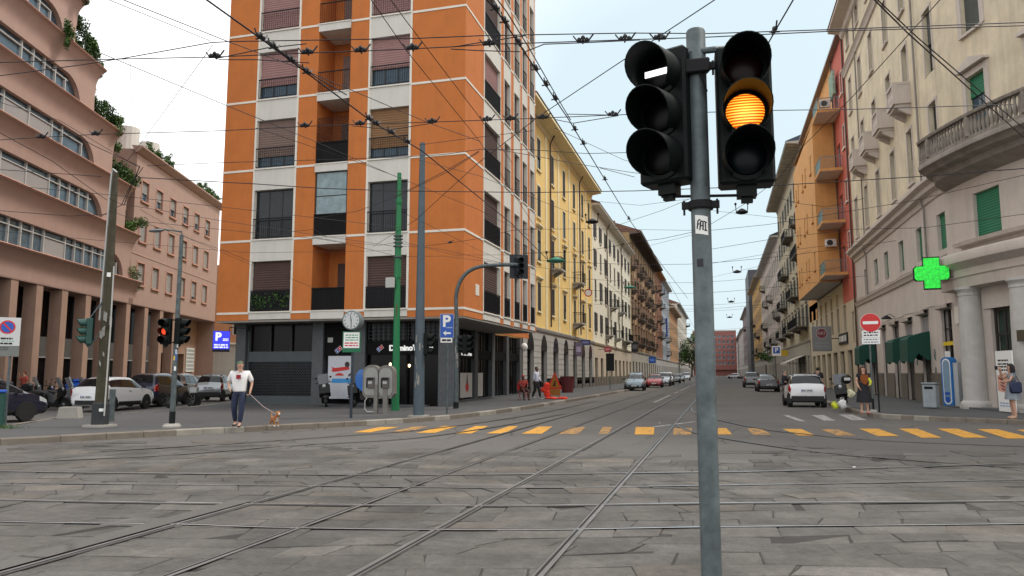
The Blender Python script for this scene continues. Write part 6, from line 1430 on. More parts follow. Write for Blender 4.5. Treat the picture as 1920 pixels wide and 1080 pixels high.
q = MB(); disc(q, 0, .22, .19, -.003, 1); disc(q, 0, .22, .15, -.005, 0); q.add([(-.12, -.007, .32), (-.09, -.007, .35), (.12, -.007, .12), (.09, -.007, .09)], [(0, 1, 2, 3)], 1); lines(q, -.14, .14, (-.10, -.24), -.003, .05, 2, rg, 2); lines(q, -.2, .2, (-.17,), -.003, .02, 3, rg); lines(q, -.25, .05, (-.36, -.41), -.003, .018, 2, rg)
q.build('symbol', [m_blue, m_red, m_ink, M('sign_green', (.05, .3, .15), .5)], pl)
plate(t, .62, .30, loc_of(t, 11, 658, d - .06), facing(t.location) + R(4), M('sign_back_grey', (.16, .17, .16), .5))
bn = thing('litter_bin', 'dark green box at the left picture edge in front of the minivan', 'bin', atp(-7, 800), facing(at(2, 800))); q = MB(); q.box(-.16, -.16, 0, .16, .16, .92, 0, .03); q.build('body', M('bin_green', (.01, .06, .045), .5), bn); q = MB(); q.box(-.18, -.18, .92, .18, .18, 1.0, 0, .02); q.build('lid', m_blue, bn)
gs = MB()
for k in range(130):
    x, y = rnd.gauss(0, .35), rnd.gauss(0, .12); gs.tube([(x, y, 0), (x + rnd.gauss(0, .05), y + rnd.gauss(0, .05), rnd.uniform(.04, .13))], [.006, .001], 3, rnd.randrange(3), False)
p = atp(4, 803); tag(gs.build('weeds', m_leaf, loc=p), kind='stuff')
# bollard, concrete block
bo, _, _ = post('bollard', 'grey steel bollard right of the thick mossy pole', 'bollard', (208, 790), 730, .085, .085, m_steel, h0=PH); 
cb = thing('concrete_block', 'low worn concrete block between the motorcycles and the mossy pole', 'block', atp(131, 784), R(25)); q = MB(); q.prism([(-.33, 0), (.33, 0), (.27, .36), (-.27, .36)], -.2, .2); q.build('block', m_concrete, cb)
# ---- clock on post with notice board
t, d, hh = post('street_clock', 'round street clock on slim post above a small green and white notice board', 'clock', (658, 784), 618, .045, .04, M('dark_blue_post', (.025, .035, .05), .5, var=.15))
f = facing(t.location); c = Vector(loc_of(t, 662, 601, d)); q = MB(); q.lathe([(.30, -.16), (.32, -.14), (.32, .16), (.30, .18)], (0, 0, 0), 32, 0, 'y'); ck = q.build('case', M('clock_grey', (.13, .16, .165), .5, var=.1), t, True, (c.x, c.y, c.z), rz=f - R(22))
q = MB(); disc(q, 0, 0, .275, -.163, 2); 
for k in range(12): a = k * math.pi / 6; q.add([(math.cos(a) * r_ - math.sin(a) * w_, -.166, math.sin(a) * r_ + math.cos(a) * w_) for r_, w_ in ((.2, -.012), (.25, -.012), (.25, .012), (.2, .012))], [(0, 1, 2, 3)], 1)
q.build('dial', [m_paper, m_ink, M('clock_dial', (.50, .52, .52), .4, var=.05)], ck)
q = MB(); 
for a, l in ((R(100), .19), (R(-88), .22)): q.add([(math.cos(a) * r_ - math.sin(a) * w_, -.169, math.sin(a) * r_ + math.cos(a) * w_) for r_, w_ in ((-.04, -.013), (l, -.009), (l, .009), (-.04, .013))], [(0, 1, 2, 3)])
q.build('hands', m_ink, ck)
pl = plate(t, .60, .68, loc_of(t, 659, 641, d - .06), f - R(14), M('board_green', (.01, .13, .06), .5)); q = MB(); q.box(-.26, -.006, -.20, .26, -.001, .31, 0); lines(q, -.2, .22, (.22, .14, .06), -.008, .035, 1, rg, 3); lines(q, -.22, .22, (-.04, -.12), -.008, .04, 2, rg, 3); q.build('notice', [m_paper, M('sign_green', (.05, .3, .15), .5), m_red], pl)
# ---- public telephones
ph = thing('phone_booth', 'two rounded grey public telephones with blue hood back to back on one stand', 'phone booth', atp(712, 775), facing(at(712, 775)) - R(20)); ph.scale = (.70, .70, .90)
m_pg = M('phone_grey', (.19, .18, .16), .5, .2, var=.12, scale=4)
for x0, nm, w in ((-.32, 'left', .20), (.18, 'right', .24)):
    q = MB(); q.prism([(x0 - .0, 0), (x0 + .0 + w, 0), (x0 + w, 1.15), (x0, 1.15)], -.08, .10); q.build('pedestal', m_pg, ph)
for x, z, r_, mt, nm in ((-.50, 1.30, .52, m_pg, 'hood'), (.30, 1.32, .50, m_pg, 'hood')):
    q = MB(); n = 14; P = [(x + r_ * .9 * math.cos(a), 1.62 + r_ * .62 * math.sin(a)) for a in [math.pi * k / n for k in range(n + 1)]] + [(x - r_ * .9, .78), (x - r_ * .6, .62), (x + r_ * .6, .62), (x + r_ * .9, .78)]
    q.prism(P, -.02, .42); o = q.build('hood', mt, ph)
    q = MB(); P2 = [(x + (a - x) * .80, 1.25 + (b - 1.25) * .84) for a, b in P]; q.prism(P2, -.05, -.021); q.build('panel', M('phone_panel', (.30, .30, .28), .4, .3, var=.15), o)
    q = MB(); q.box(x - .18, -.14, 1.0, x + .2, -.05, 1.45, 0, .02); q.box(x - .14, -.16, 1.34, x + .16, -.13, 1.42, 1); q.box(x - .22, -.16, 1.02, x - .15, -.08, 1.42, 1, .02); q.box(x - .12, -.15, 1.18, x + .1, -.139, 1.28, 2); q.build('telephone', [M('phone_dark', (.10, .09, .085), .5), m_black, m_frame], o)
q = MB(); n = 12; P = [(-1.02 + .36 * math.cos(a), 1.35 + .42 * math.sin(a)) for a in [math.pi * .25 + math.pi * k / n for k in range(n + 1)]] + [(-.9, .80), (-.66, .9)]; q.prism(P, .0, .42); q.build('side_screen', M('blue_acrylic', (.012, .12, .42), .12, var=.15, coat=.6), ph)
q = MB(); q.tube([(-.70, 0, .62), (-.82, 0, .5), (-.82, 0, .18), (-.70, 0, .06), (-.2, 0, .06)], .03, 6); q.tube([(-.2, .05, .62), (.6, .05, .62)], .03, 6); q.build('frame_tube', m_frame, ph)
# ---- green pole, grey pole, bent signal arm
m_pgreen = M('green_pole_paint', (.012, .17, .060), .45, var=.12, streak=.2)
gp, gd, gh_ = post('utility_pole', 'bright green stepped wire pole rising behind the telephones', 'pole', (741, 770), 324, .155, .08, m_pgreen)
q = MB(); q.lathe([(.14, gh_ * .55), (.14, gh_ * .555), (.10, gh_ * .86), (.125, gh_ * .87), (.125, gh_ * .885)], (0, 0, 0), 14); q.build('sleeve', m_pgreen, gp)
q = MB(); p = Vector(loc_of(gp, 735, 531, gd)); q.box(p.x - .17, p.y - .25, p.z - .2, p.x + .17, p.y - .1, p.z + .2, 0, .01); q.build('junction_box', m_frame, gp, )
q = MB(); a = Vector(loc_of(gp, 746, 520, gd)); q.tube([(a.x, a.y - .1, a.z + 1), a, (a.x + .03, a.y - .12, a.z - 1.2), (a.x - .02, a.y - .1, a.z - 2.1)], .02, 5); q.build('cable', M('red_brown_cable', (.15, .03, .02), .6), gp)
q = MB()
for z in (442, 448, 455, 462, 482): zz = loc_of(gp, 741, z, gd)[2]; q.lathe([(.16, zz - .03), (.19, zz - .02), (.19, zz + .02), (.16, zz + .03)], (0, 0, 0), 12)
q.build('clamp', m_steel, gp)
yp, yd, yh = post('utility_pole', 'plain blue grey wire pole with peeling stickers, tallest by the corner shop', 'pole', (785, 781), 268, .19, .09, M('blue_grey_pole', (.075, .105, .125), .55, .2, var=.15, streak=.25, scale=4))
q = MB()
for i in range(10): a0 = rg.uniform(-.9, .6); z0 = rg.uniform(.9, 2.6); cyl_patch(q, .182, a0, a0 + rg.uniform(.1, .5), z0, z0 + rg.uniform(.05, .25), sk=rg.uniform(-.08, .08))
q.build('sticker', M('torn_paper', (.27, .26, .235)), yp, rz=facing(yp.location))
q = MB(); q.box(-.28, -.28, -.01, .28, .28, .05); q.build('base', m_concrete, yp)
signal_head(yp, loc_of(yp, 803, 645, yd), facing(yp.location) + R(75), .95, vis=.22)
bp_, bd_, bh_ = post('traffic_signal', 'bent grey signal post carrying a black boarded head over the kerb', 'traffic signal', (855, 767), 600, .10, .085, m_steel)
q = MB(); P = [(0, 0, bh_)] + [loc_of(bp_, x, y, bd_) for x, y in ((855, 560), (858, 540), (866, 522), (880, 508), (900, 500), (930, 497), (972, 496))]; q.tube(smoothpath(P, 3), .08, 10); q.build('arm', m_steel, bp_, True)
q = MB(); q.lathe([(.11, .05), (.11, .28)], (0, 0, 0), 14); q.build('collar', m_black, bp_)
signal_head(bp_, loc_of(bp_, 975, 499, bd_), facing(bp_.location) + R(12), 1.0, back=.40, shell=M('backboard_black', (.012, .016, .022), .5))
for x, o in ((874, 60), (862, -80)): signal_head(bp_, loc_of(bp_, x + 4, 645, bd_), facing(bp_.location) + R(o), .95, vis=.22)
q = MB()
for i in range(6): a0 = rg.uniform(-.9, .3); z0 = rg.uniform(1.3, 2.4); cyl_patch(q, .104, a0, a0 + .5, z0, z0 + rg.uniform(.08, .3))
q.build('sticker', M('torn_paper', (.27, .26, .235)), bp_, rz=facing(bp_.location))
# ---- parking sign with arrow
t, d, hh = post('traffic_sign', 'blue parking sign with white P and left arrow on a slim post', 'sign', (838, 777), 588, .032, .032, m_steel)
f = facing(t.location); pl = plate(t, .50, .86, loc_of(t, 838, 611, d - .05), f, m_frame); q = MB(); q.box(-.235, -.004, -.415, .235, .0, .415, 0, .001); q.add([(-.14, -.008, -.26), (-.03, -.008, -.17), (-.03, -.008, -.23), (.14, -.008, -.23), (.14, -.008, -.29), (-.03, -.008, -.29), (-.03, -.008, -.35)], [(0, 1, 2, 3, 4, 5, 6)], 1); lines(q, -.02, .2, (-.06,), -.007, .04, 2, rg, 3); q.build('face', [m_blue, m_paper, M('pale_blue_print', (.3, .4, .6), .5)], pl)
text(pl, 'P', .56, (-.02, -.006, .15), m_paper, bold=.02)
pl = plate(t, .42, .17, loc_of(t, 837, 638, d - .05), f, m_paper); q = MB(); lines(q, -.16, .16, (0,), -.003, .07, 0, rg, 2); q.build('print', [m_ink], pl)
# ---- sandwich board
t = thing('sandwich_board', 'small white folding pavement board with a food picture beside the granite pillar', 'board', atp(813, 757), facing(at(813, 757)) + R(6))
q = MB(); q.prism([(-.02, .06), (.0, .06), (.20, 1.12), (.18, 1.12)], -.27, .27, 0, 'yz'); b_ = q.build('board', m_paper, t)
q = MB(); q.add([(.02 + .2 * math.cos(k * .5), -.03 + .19 * (.45 + .2 * math.sin(k * .5)) - .005, .45 + .2 * math.sin(k * .5)) for k in range(12)], [tuple(range(12))], 0); lines(q, -.2, .2, (), 0, 0, 0, rg); q.quad((-.2, .145, .92), (.2, .145, .92), (.2, .165, 1.04), (-.2, .165, 1.04), 1); q.build('print', [M('food_print', (.28, .05, .03), .6, var=.4, scale=9), m_fdark], b_)
q = MB(); q.tube([(-.55, -.05, .02), (0, .1, .07), (.6, .0, .02)], .02, 5); q.tube([(-.4, .35, .02), (0, .1, .07), (.35, .4, .02)], .02, 5); q.build('foot', m_steel, t)
# ---- blue illuminated parking sign on the side street
p = at(415, 738); dd = math.hypot(p.x, p.y); t = thing('traffic_sign', 'square illuminated blue parking sign hung between the pink and orange blocks', 'sign', (atD(415, 640, 33.6).x, atD(415, 640, 33.6).y, atD(415, 640, 33.6).z), facing(atD(415, 640, 33.6)))
q = MB(); q.box(-.34, 0, -.44, .34, .12, .44, 0, .01); q.build('case', m_iron, t); q = MB(); q.box(-.33, -.006, -.33, .33, -.001, .43); lines(q, -.28, .28, (-.15, -.25), -.009, .06, 1, rg, 3); lines(q, .06, .28, (.10, .04), -.009, .04, 1, rg, 2); q.build('face', [M('lit_blue', (.02, .03, .60), .4, var=0, emit=.35, ecol=(.05, .06, .9)), m_letter], t)
text(t, 'P', .46, (-.13, -.008, .18), m_letter, bold=.02)
q = MB(); q.tube([(.3, .05, .44), (.3, .05, .6), (1.0, .4, .6)], .02, 5); q.build('bracket', m_iron, t)
# ---- right side: no entry sign on two posts
t, d, hh = post('traffic_sign', 'red no entry disc above two white plates at the right kerb', 'sign', (1638, 773), 588, .035, .035, m_steel, foot=.14)
q = MB(); q.tube([(.20, .0, 0), (.20, .0, 2.6)], .03, 8); q.lathe([(.04, .02), (.04, .5)], (0, 0, 0), 10); q.build('post', m_iron, t)
f = facing(t.location) ; c = loc_of(t, 1632, 605, d - .08); q = MB(); q.lathe([(.355, 0), (.355, .015)], (0, 0, 0), 36, 0, 'y'); o = q.build('disc', m_paper, t, loc=c, rz=f); q = MB(); disc(q, 0, 0, .345, -.004, 0, 36); q.box(-.26, -.010, -.055, .26, -.006, .055, 1); q.build('symbol', [m_red, m_paper], o)
for y, k in ((626, 0), (639, 1)):
    pl = plate(t, .62, .25, loc_of(t, 1633, y, d - .08), f, m_paper); q = MB(); lines(q, -.25, .25, (.05, -.05), -.003, .05, k, rg, 5); q.build('print', [m_ink, M('grey_print', (.25, .28, .3), .5)], pl)
# ---- green pharmacy cross
x, y = on(uY(35.9), 0); cx = at(1747, 512, 0); P = atX(1747, 512, 8.9)
t = thing('pharmacy_sign', 'lit green pharmacy cross on wall brackets', 'sign', (P.x, P.y, P.z), facing(P) + R(8))
s_ = 26.5 / 1387 * 36.9; k = s_ * .46; cross = [(-k, -s_), (k, -s_), (k, -k), (s_ * .86, -k), (s_, -k * .7), (s_, k * .7), (s_ * .86, k), (k, k), (k, s_), (-k, s_), (-k, k), (-s_ * .86, k), (-s_, k * .7), (-s_, -k * .7), (-s_ * .86, -k), (-k, -k)]
q = MB(); q.prism(cross, 0, .18); q.build('case', m_black, t)
def led():
    m = M('lit_green_led', (.02, .6, .05), .4, var=0, emit=.40, ecol=(.03, .75, .06)); nt = m.node_tree; N, L = nt.nodes, nt.links; b = N['Principled BSDF']
    tcx = N.new('ShaderNodeTexCoord'); v = N.new('ShaderNodeTexNoise'); v.inputs['Scale'].default_value = 9; v.inputs['Detail'].default_value = 2; L.new(tcx.outputs['Object'], v.inputs['Vector'])
    r = N.new('ShaderNodeValToRGB'); r.color_ramp.elements[0].position = .35; r.color_ramp.elements[0].color = (.006, .30, .02, 1); r.color_ramp.elements[1].position = .6; r.color_ramp.elements[1].color = (.02, .85, .05, 1); L.new(v.outputs['Fac'], r.inputs['Fac']); L.new(r.outputs['Color'], b.inputs['Emission Color']); return m
q = MB(); q.prism([(a * .93, b * .93) for a, b in cross], -.012, -.001); q.build('face', led(), t)
q = MB()
for z in (-.18, .18): q.tube([(s_, .09, z), (s_ + .5, .25, z)], .022, 6)
q.build('bracket', m_iron, t)
# ---- car workshop sign (grey box, dark red roundel)
P = atX(1541, 635, 8.6); t = thing('shop_sign', 'grey projecting box sign with dark red roundel over the pavement', 'sign', (P.x, P.y, P.z), facing(P) + R(4))
w = 15.5 / 1387 * math.hypot(P.x, P.y); hgt = 21.5 / 1387 * math.hypot(P.x, P.y); q = MB(); q.box(-w, 0, -hgt, w, .28, hgt, 0, .04); q.build('case', M('sign_box_grey', (.20, .21, .215), .5, .2, var=.08), t)
q = MB(); disc(q, 0, hgt * .42, w * .60, -.006, 1, 28); disc(q, 0, hgt * .42, w * .52, -.010, 0, 28); lines(q, -w * .7, w * .7, (-hgt * .35, -hgt * .62), -.006, .08, 2, rg, 4); q.build('face', [M('roundel_red', (.16, .012, .02), .35), M('roundel_rim', (.35, .35, .36), .4), M('grey_print', (.25, .28, .3))], t)
text(t, 'FIAT', w * .50, (0, -.014, hgt * .42), m_frame, sx=.85); q = MB(); q.tube([(w, .14, 0), (w + 1.0, .2, 0)], .04, 6); q.build('bracket', m_iron, t)
P = atX(1580, 635, 9.9); t = thing('shop_sign', 'black shop fascia sign with white marks right of the roundel sign', 'sign', (P.x, P.y, P.z), -math.pi / 2); q = MB(); q.box(-2.2, 0, -.45, 2.2, .07, .45); q.build('board', m_ink, t); q = MB(); lines(q, -1.8, 1.8, (.0,), -.005, .5, 0, rg, 6); q.build('print', m_paper, t)
# far parking sign and yellow board on the right pavement
P = at(1455, 722, PH)
t, d, hh = post('traffic_sign', 'tall post with square blue parking plate far down the right pavement', 'sign', (1456, 722), 640, .05, .05, m_steel); pl = plate(t, 1.0, 1.2, loc_of(t, 1456, 658, d - .1), facing(t.location), m_paper); q = MB(); q.box(-.38, -.01, -.3, .38, -.002, .45); q.build('face', m_blue, pl); text(pl, 'P', .7, (0, -.016, .08), m_paper, bold=.02)
P = atX(1471, 662, 9.2); t = thing('shop_sign', 'small yellow projecting sign beyond the grey roundel box', 'sign', (P.x, P.y, P.z), facing(P)); q = MB(); q.box(-.5, 0, -.42, .5, .15, .42, 0, .02); q.build('case', M('sign_yellow', (.55, .36, .02), .5), t); q = MB(); q.tube([(.5, .08, 0), (1.1, .1, 0)], .03, 5); q.build('bracket', m_iron, t)
P = atX(1512, 668, 9.9); t = thing('awning', 'pale canvas awning over the shops beyond the grey roundel box', 'awning', (9.95, P.y + 6, P.z + .2), -math.pi / 2); q = MB(); q.prism([(0, .0), (-2.2, -.9), (-2.2, -1.15), (-2.18, -1.15), (-2.18, -.95), (0, -.05)], -5, 5, 0, 'yz'); q.build('canvas', M('cream_canvas', (.5, .45, .38), .85), t); q = MB(); q.tube([(-4.9, 0, -1.0), (-4.9, -2.1, -.95)], .03, 5); q.tube([(4.9, 0, -1.0), (4.9, -2.1, -.95)], .03, 5); q.build('arm', m_iron, t)
# bin, vending totem, banner
t = thing('litter_bin', 'grey scuffed upright bin by the dark door under the awnings', 'bin', atp(1747, 766), facing(at(1747, 766)) + R(-20)); q = MB(); q.box(-.26, -.2, .04, .26, .2, .98, 0, .03); q.build('body', M('bin_grey', (.30, .34, .36), .5, .1, var=.15, scale=4, streak=.3), t); q = MB(); q.box(-.29, -.23, .98, .29, .23, 1.06, 0, .03); q.box(-.16, -.215, .80, .16, -.201, .90, 1); q.build('lid', [M('lid_grey', (.2, .23, .24), .5), m_black], t)
p = atp(1779, 762); t = thing('information_totem', 'blue rounded totem with a long white oval, leaning against the pale wall', 'totem', p, -math.pi / 2 + R(28)); d = math.hypot(p[0], p[1]); hgt = 2.12
q = MB(); P = [(-.30, .1), (-.24, .03), (.24, .03), (.30, .1), (.30, hgt - .14), (.22, hgt - .02), (0, hgt + .03), (-.22, hgt - .02), (-.30, hgt - .14)]; q.prism(P, 0, .28); q.build('body', M('totem_blue', (.02, .16, .45), .4, var=.1), t)
q = MB(); n = 20; E_ = [(.22 * math.cos(2 * math.pi * k / n), (.22 * math.sin(2 * math.pi * k / n) + (.78 if math.sin(2 * math.pi * k / n) >= 0 else -.78)) * 1.0 + 1.08) for k in range(n)]; q.prism(E_, -.012, -.001, 0); q.prism([(a * .82, 1.08 + (b - 1.08) * .94) for a, b in E_], -.02, -.012, 1); q.prism([(-.14, .24), (0, .14), (.14, .24), (.10, .42), (-.10, .42)], -.026, -.02, 2); q.box(-.14, -.024, .5, .14, -.02, .62, 2); q.build('face', [m_paper, M('totem_pale', (.20, .30, .40), .3, var=.2, scale=3), m_blue], t)
q = MB(); q.box(.31, .05, .0, .56, .3, 1.9); q.build('cabinet', M('cabinet_grey', (.42, .45, .47), .5), t)
x, y = at(1889, 772, .2)[:2]; t = thing('banner', 'tall white pharmacy banner with pink picture in the corner doorway', 'banner', (x, y, .2), rzat(uY(31.6)) + R(-14)); q = MB(); q.box(-.55, 0, 0, .55, .04, 2.2, 0); bb = q.build('board', m_paper, t); q = MB(); lines(q, -.4, .3, (1.85, 1.72, 1.62, 1.5), -.004, .06, 0, rg, 3); q.add([(-.5, -.004, .75), (.3, -.004, .62), (.45, -.004, 1.2), (.1, -.004, 1.42), (-.5, -.004, 1.3)], [(0, 1, 2, 3, 4)], 1); 
for i in range(4): q.add([(-.42 + i * .06, -.008, 1.25 - i * .13), (-.12 + i * .06, -.008, 1.16 - i * .13), (-.12 + i * .06, -.008, 1.11 - i * .13), (-.42 + i * .06, -.008, 1.19 - i * .13)], [(0, 1, 2, 3)], 2)
lines(q, -.45, .45, (.3, .2), -.004, .05, 3, rg, 4); q.build('print', [m_fdark, M('skin_pink_print', (.60, .33, .25), .6), M('dark_red_print', (.18, .03, .04), .6), M('pale_blue_print', (.3, .4, .6))], bb)
for (lx_, ly_, lb) in ((1602, 876, 'scrap of white paper on the paving right of the post'), (1237, 793, 'scrap of white paper by the yellow stripes left of the post')):
    p = at(lx_, ly_, .03); q = MB(); q.add([(-.03, -.015, 0), (.025, -.025, .006), (.035, .015, .0), (.005, .025, .01), (-.025, .02, .003)], [(0, 1, 2), (0, 2, 3), (0, 3, 4)]); o = q.build('litter', m_paper, None, loc=p); tag(o, lb, 'litter', 'paper scraps on the road')
# ---- road works triangle and red cloth, red tub on the left pavement
p = atp(1040, 748); t = thing('roadworks_sign', 'red bordered triangular roadworks sign with red cloth at its foot', 'sign', p, facing(p) - R(25)); t.scale = (.60, .60, .74); q = MB(); q.prism([(-.75, .75), (.75, .75), (0, 2.05)], 0, .03, 0); q.prism([(-.56, .85), (.56, .85), (0, 1.83)], -.008, -.001, 1); q.prism([(-.2, .95), (.05, .95), (.12, 1.3), (0, 1.42), (-.06, 1.2)], -.014, -.008, 2); q.build('plate', [m_red, M('works_yellow', (.34, .15, .02), .6, var=.3, scale=4), m_ink], t)
q = MB(); q.box(-.55, .0, .25, .55, .03, .74); q.build('panel', M('works_brown', (.30, .15, .03), .6, var=.2), t)
q = MB(); q.tube([(-.5, .05, 0), (-.3, .04, .9)], .025, 5); q.tube([(.5, .05, 0), (.3, .04, .9)], .025, 5); q.build('stand', m_iron, t)
q = MB()
for i in range(9): q.ell((rnd.uniform(-.3, .7), rnd.uniform(-.5, -.1), .05), (rnd.uniform(.1, .24), rnd.uniform(.1, .2), rnd.uniform(.04, .10)), 9, 6)
for i in range(5): q.ell((-.55 + rnd.uniform(-.1, .15), -.1, .25 + i * .13), (.2, .1, .16), 9, 6)
o = q.build('warning_cloth', M('fluorescent_red_cloth', (.75, .05, .025), .8, var=.25, scale=6), None, True, loc=p); tag(o, 'crumpled fluorescent red netting lying at the foot of the roadworks sign', 'netting')
p = atp(1064, 736); t = thing('litter_bin', 'dark red tub on the left pavement beyond the roadworks sign', 'bin', p); q = MB(); q.lathe([(.42, 0), (.55, 1.15), (.6, 1.2), (.55, 1.2), (.5, 1.1)], (0, 0, 0), 14); q.build('body', M('tub_red', (.12, .02, .022), .6), t)
# shop signs over the left pavement
for (px, py, w, h, c, lb) in ((1098, 642, .9, .5, (.04, .05, .16), 'violet blue projecting sign on the house with arches'), (1140, 655, .8, .6, (.35, .06, .07), 'small red and white projecting sign on the cream house'), (1190, 650, 1.0, 1.6, (.02, .02, .025), 'black hanging banner below the rounded balconies'), (1223, 675, 1.3, 1.2, (.02, .10, .40), 'square blue sign with pale centre far along the left front'), (1085, 655, .6, 1.2, (.16, .13, .2), 'faded violet roundel sign beside the arches')):
    P = atX(px, py, -12.2); t = thing('shop_sign', lb, 'sign', (P.x, P.y, P.z), facing(P)); q = MB(); q.box(-w / 2, 0, -h / 2, w / 2, .12, h / 2, 0, .02); q.box(-w * .35, -.01, -h * .2, w * .35, -.002, h * .2, 1); q.build('board', [M('sign_%d' % px, c, .5, var=.1), M('sign_pale_%d' % px, tuple(min(1, k * 2 + .12) for k in c), .5)], t); q = MB(); q.tube([(-w / 2, .06, 0), (-w / 2 - .7, .1, 0)], .03, 5); q.build('bracket', m_iron, t)
t, d, hh = post('traffic_sign', 'dark sign back on a thin post at the left kerb before the parked cars', 'sign', (1144, 731), 655, .035, .035, m_steel); plate(t, 0.7, 1.5, loc_of(t, 1144, 679, d - .1), facing(t.location), m_black); 
P = atX(1103, 549, -12.6); t = thing('traffic_sign', 'small round red rimmed sign hung on the yellow house front', 'sign', (P.x, P.y, P.z), facing(P)); q = MB(); q.lathe([(.4, 0), (.4, .04)], (0, 0, 0), 20, 0, 'y'); q.build('disc', m_red, t); q = MB(); disc(q, 0, 0, .3, -.01, 0); q.build('symbol', m_paper, t)
P = at(982, 633, 0); P = atX(983, 651, -12.5); t = thing('wall_lamp', 'white globe lamp on the last dark shop bay of the orange block', 'lamp', (P.x, P.y, P.z)); q = MB(); q.ell((0, 0, 0), (.24, .24, .28), 12, 8); q.build('globe', m_paper, t, True); q = MB(); q.tube([(0, 0, 0), (-.5, 0, -.1)], .03, 5); q.build('bracket', m_iron, t)
P = atX(1103, 0, 0) if False else None
# big blue vertical sign on the blue house
P = atX(1238, 590, -12.4); t = thing('shop_sign', 'vertical blue sign on the blue grey house', 'sign', (-12.6, 190, 13), R(0)); q = MB(); q.box(-.2, 0, -2.4, .2, .25, 2.4); q.build('board', M('sign_royal_blue', (.03, .06, .30), .5, var=.2, scale=2), t)
# street tree on the left
t = thing('street_tree', 'leafy green street tree standing before the pale tall house', 'tree', (-9.3, 262, PH)); q = MB(); q.tube([(0, 0, 0), (.1, 0, 3), (0, .2, 7)], [.28, .2, .1], 8); q.tube([(.1, 0, 3), (1.3, .3, 6)], [.13, .05], 6); q.tube([(.05, 0, 4), (-1.2, .3, 7)], [.12, .05], 6); q.build('trunk', m_bark, t)
q = MB(); q.leaves((0, 0, 9.2), (4.6, 4.6, 6.0), 2600, .36, lumps=14); q.build('crown', m_leaf, t)
t = thing('street_tree', 'small dark street tree with people under it far along the right pavement', 'tree', (8.5, 150, PH)); q = MB(); q.tube([(0, 0, 0), (0, 0, 3)], [.15, .08], 7); q.build('trunk', m_bark, t); q = MB(); q.leaves((0, 0, 4.3), (1.6, 1.6, 1.8), 500, .22); q.build('crown', m_leaf, t)
# ------------------------------------------------------------------ people and the dog: each body one skinned surface
def skinmesh(name, V, E_, mats, sub=1):
    names = list(V); me = bpy.data.meshes.new(name); me.from_pydata([V[k][0] for k in names], [(names.index(a), names.index(b)) for a, b in E_], [])
    o = bpy.data.objects.new('tmp', me); C.objects.link(o)
    md = o.modifiers.new('skin', 'SKIN'); md.use_smooth_shade = True
    for i, k in enumerate(names):
        r = V[k][1]; sv = me.skin_vertices[0].data[i]; sv.radius = (r, r) if not isinstance(r, tuple) else r; sv.use_root = (i == 0)
    if sub: s = o.modifiers.new('sub', 'SUBSURF'); s.levels = sub; s.render_levels = sub
    dg = bpy.context.evaluated_depsgraph_get(); dg.update(); m = bpy.data.meshes.new_from_object(o.evaluated_get(dg)); bpy.data.objects.remove(o)
    m.name = name; m.materials.clear()
    for x in (mats if isinstance(mats, (list, tuple)) else [mats]): m.materials.append(x)
    return m
BASE = dict(pelvis=(0, 0, .97), spine=(0, .01, 1.13), chest=(0, .01, 1.33), neck=(0, .0, 1.49), jaw=(0, -.025, 1.565), head=(0, -.012, 1.64), top=(0, .0, 1.705),
            shL=(.185, .01, 1.425), elL=(.24, .03, 1.15), wrL=(.25, -.05, .91), shR=(-.185, .01, 1.425), elR=(-.24, .03, 1.15), wrR=(-.25, -.05, .91),
            hiL=(.09, 0, .93), knL=(.10, -.02, .51), anL=(.10, .02, .09), toL=(.12, -.15, .035), hiR=(-.09, 0, .93), knR=(-.10, -.02, .51), anR=(-.10, .02, .09), toR=(-.12, -.15, .035))
RAD = dict(pelvis=(.15, .115), spine=(.135, .10), chest=(.155, .11), neck=.055, jaw=(.06, .07), head=(.078, .092), top=(.06, .07), sh=.062, el=.042, wr=.030, hi=.085, kn=.058, an=.042, to=.035)
m_skin = M('skin_light', (.46, .27, .19), .55, var=.05); m_skind = M('skin_dark', (.10, .05, .032), .55, var=.05); m_hairb = M('hair_black', (.012, .009, .008), .6, var=.2); m_shoe = M('shoe_dark', (.015, .014, .014), .6)
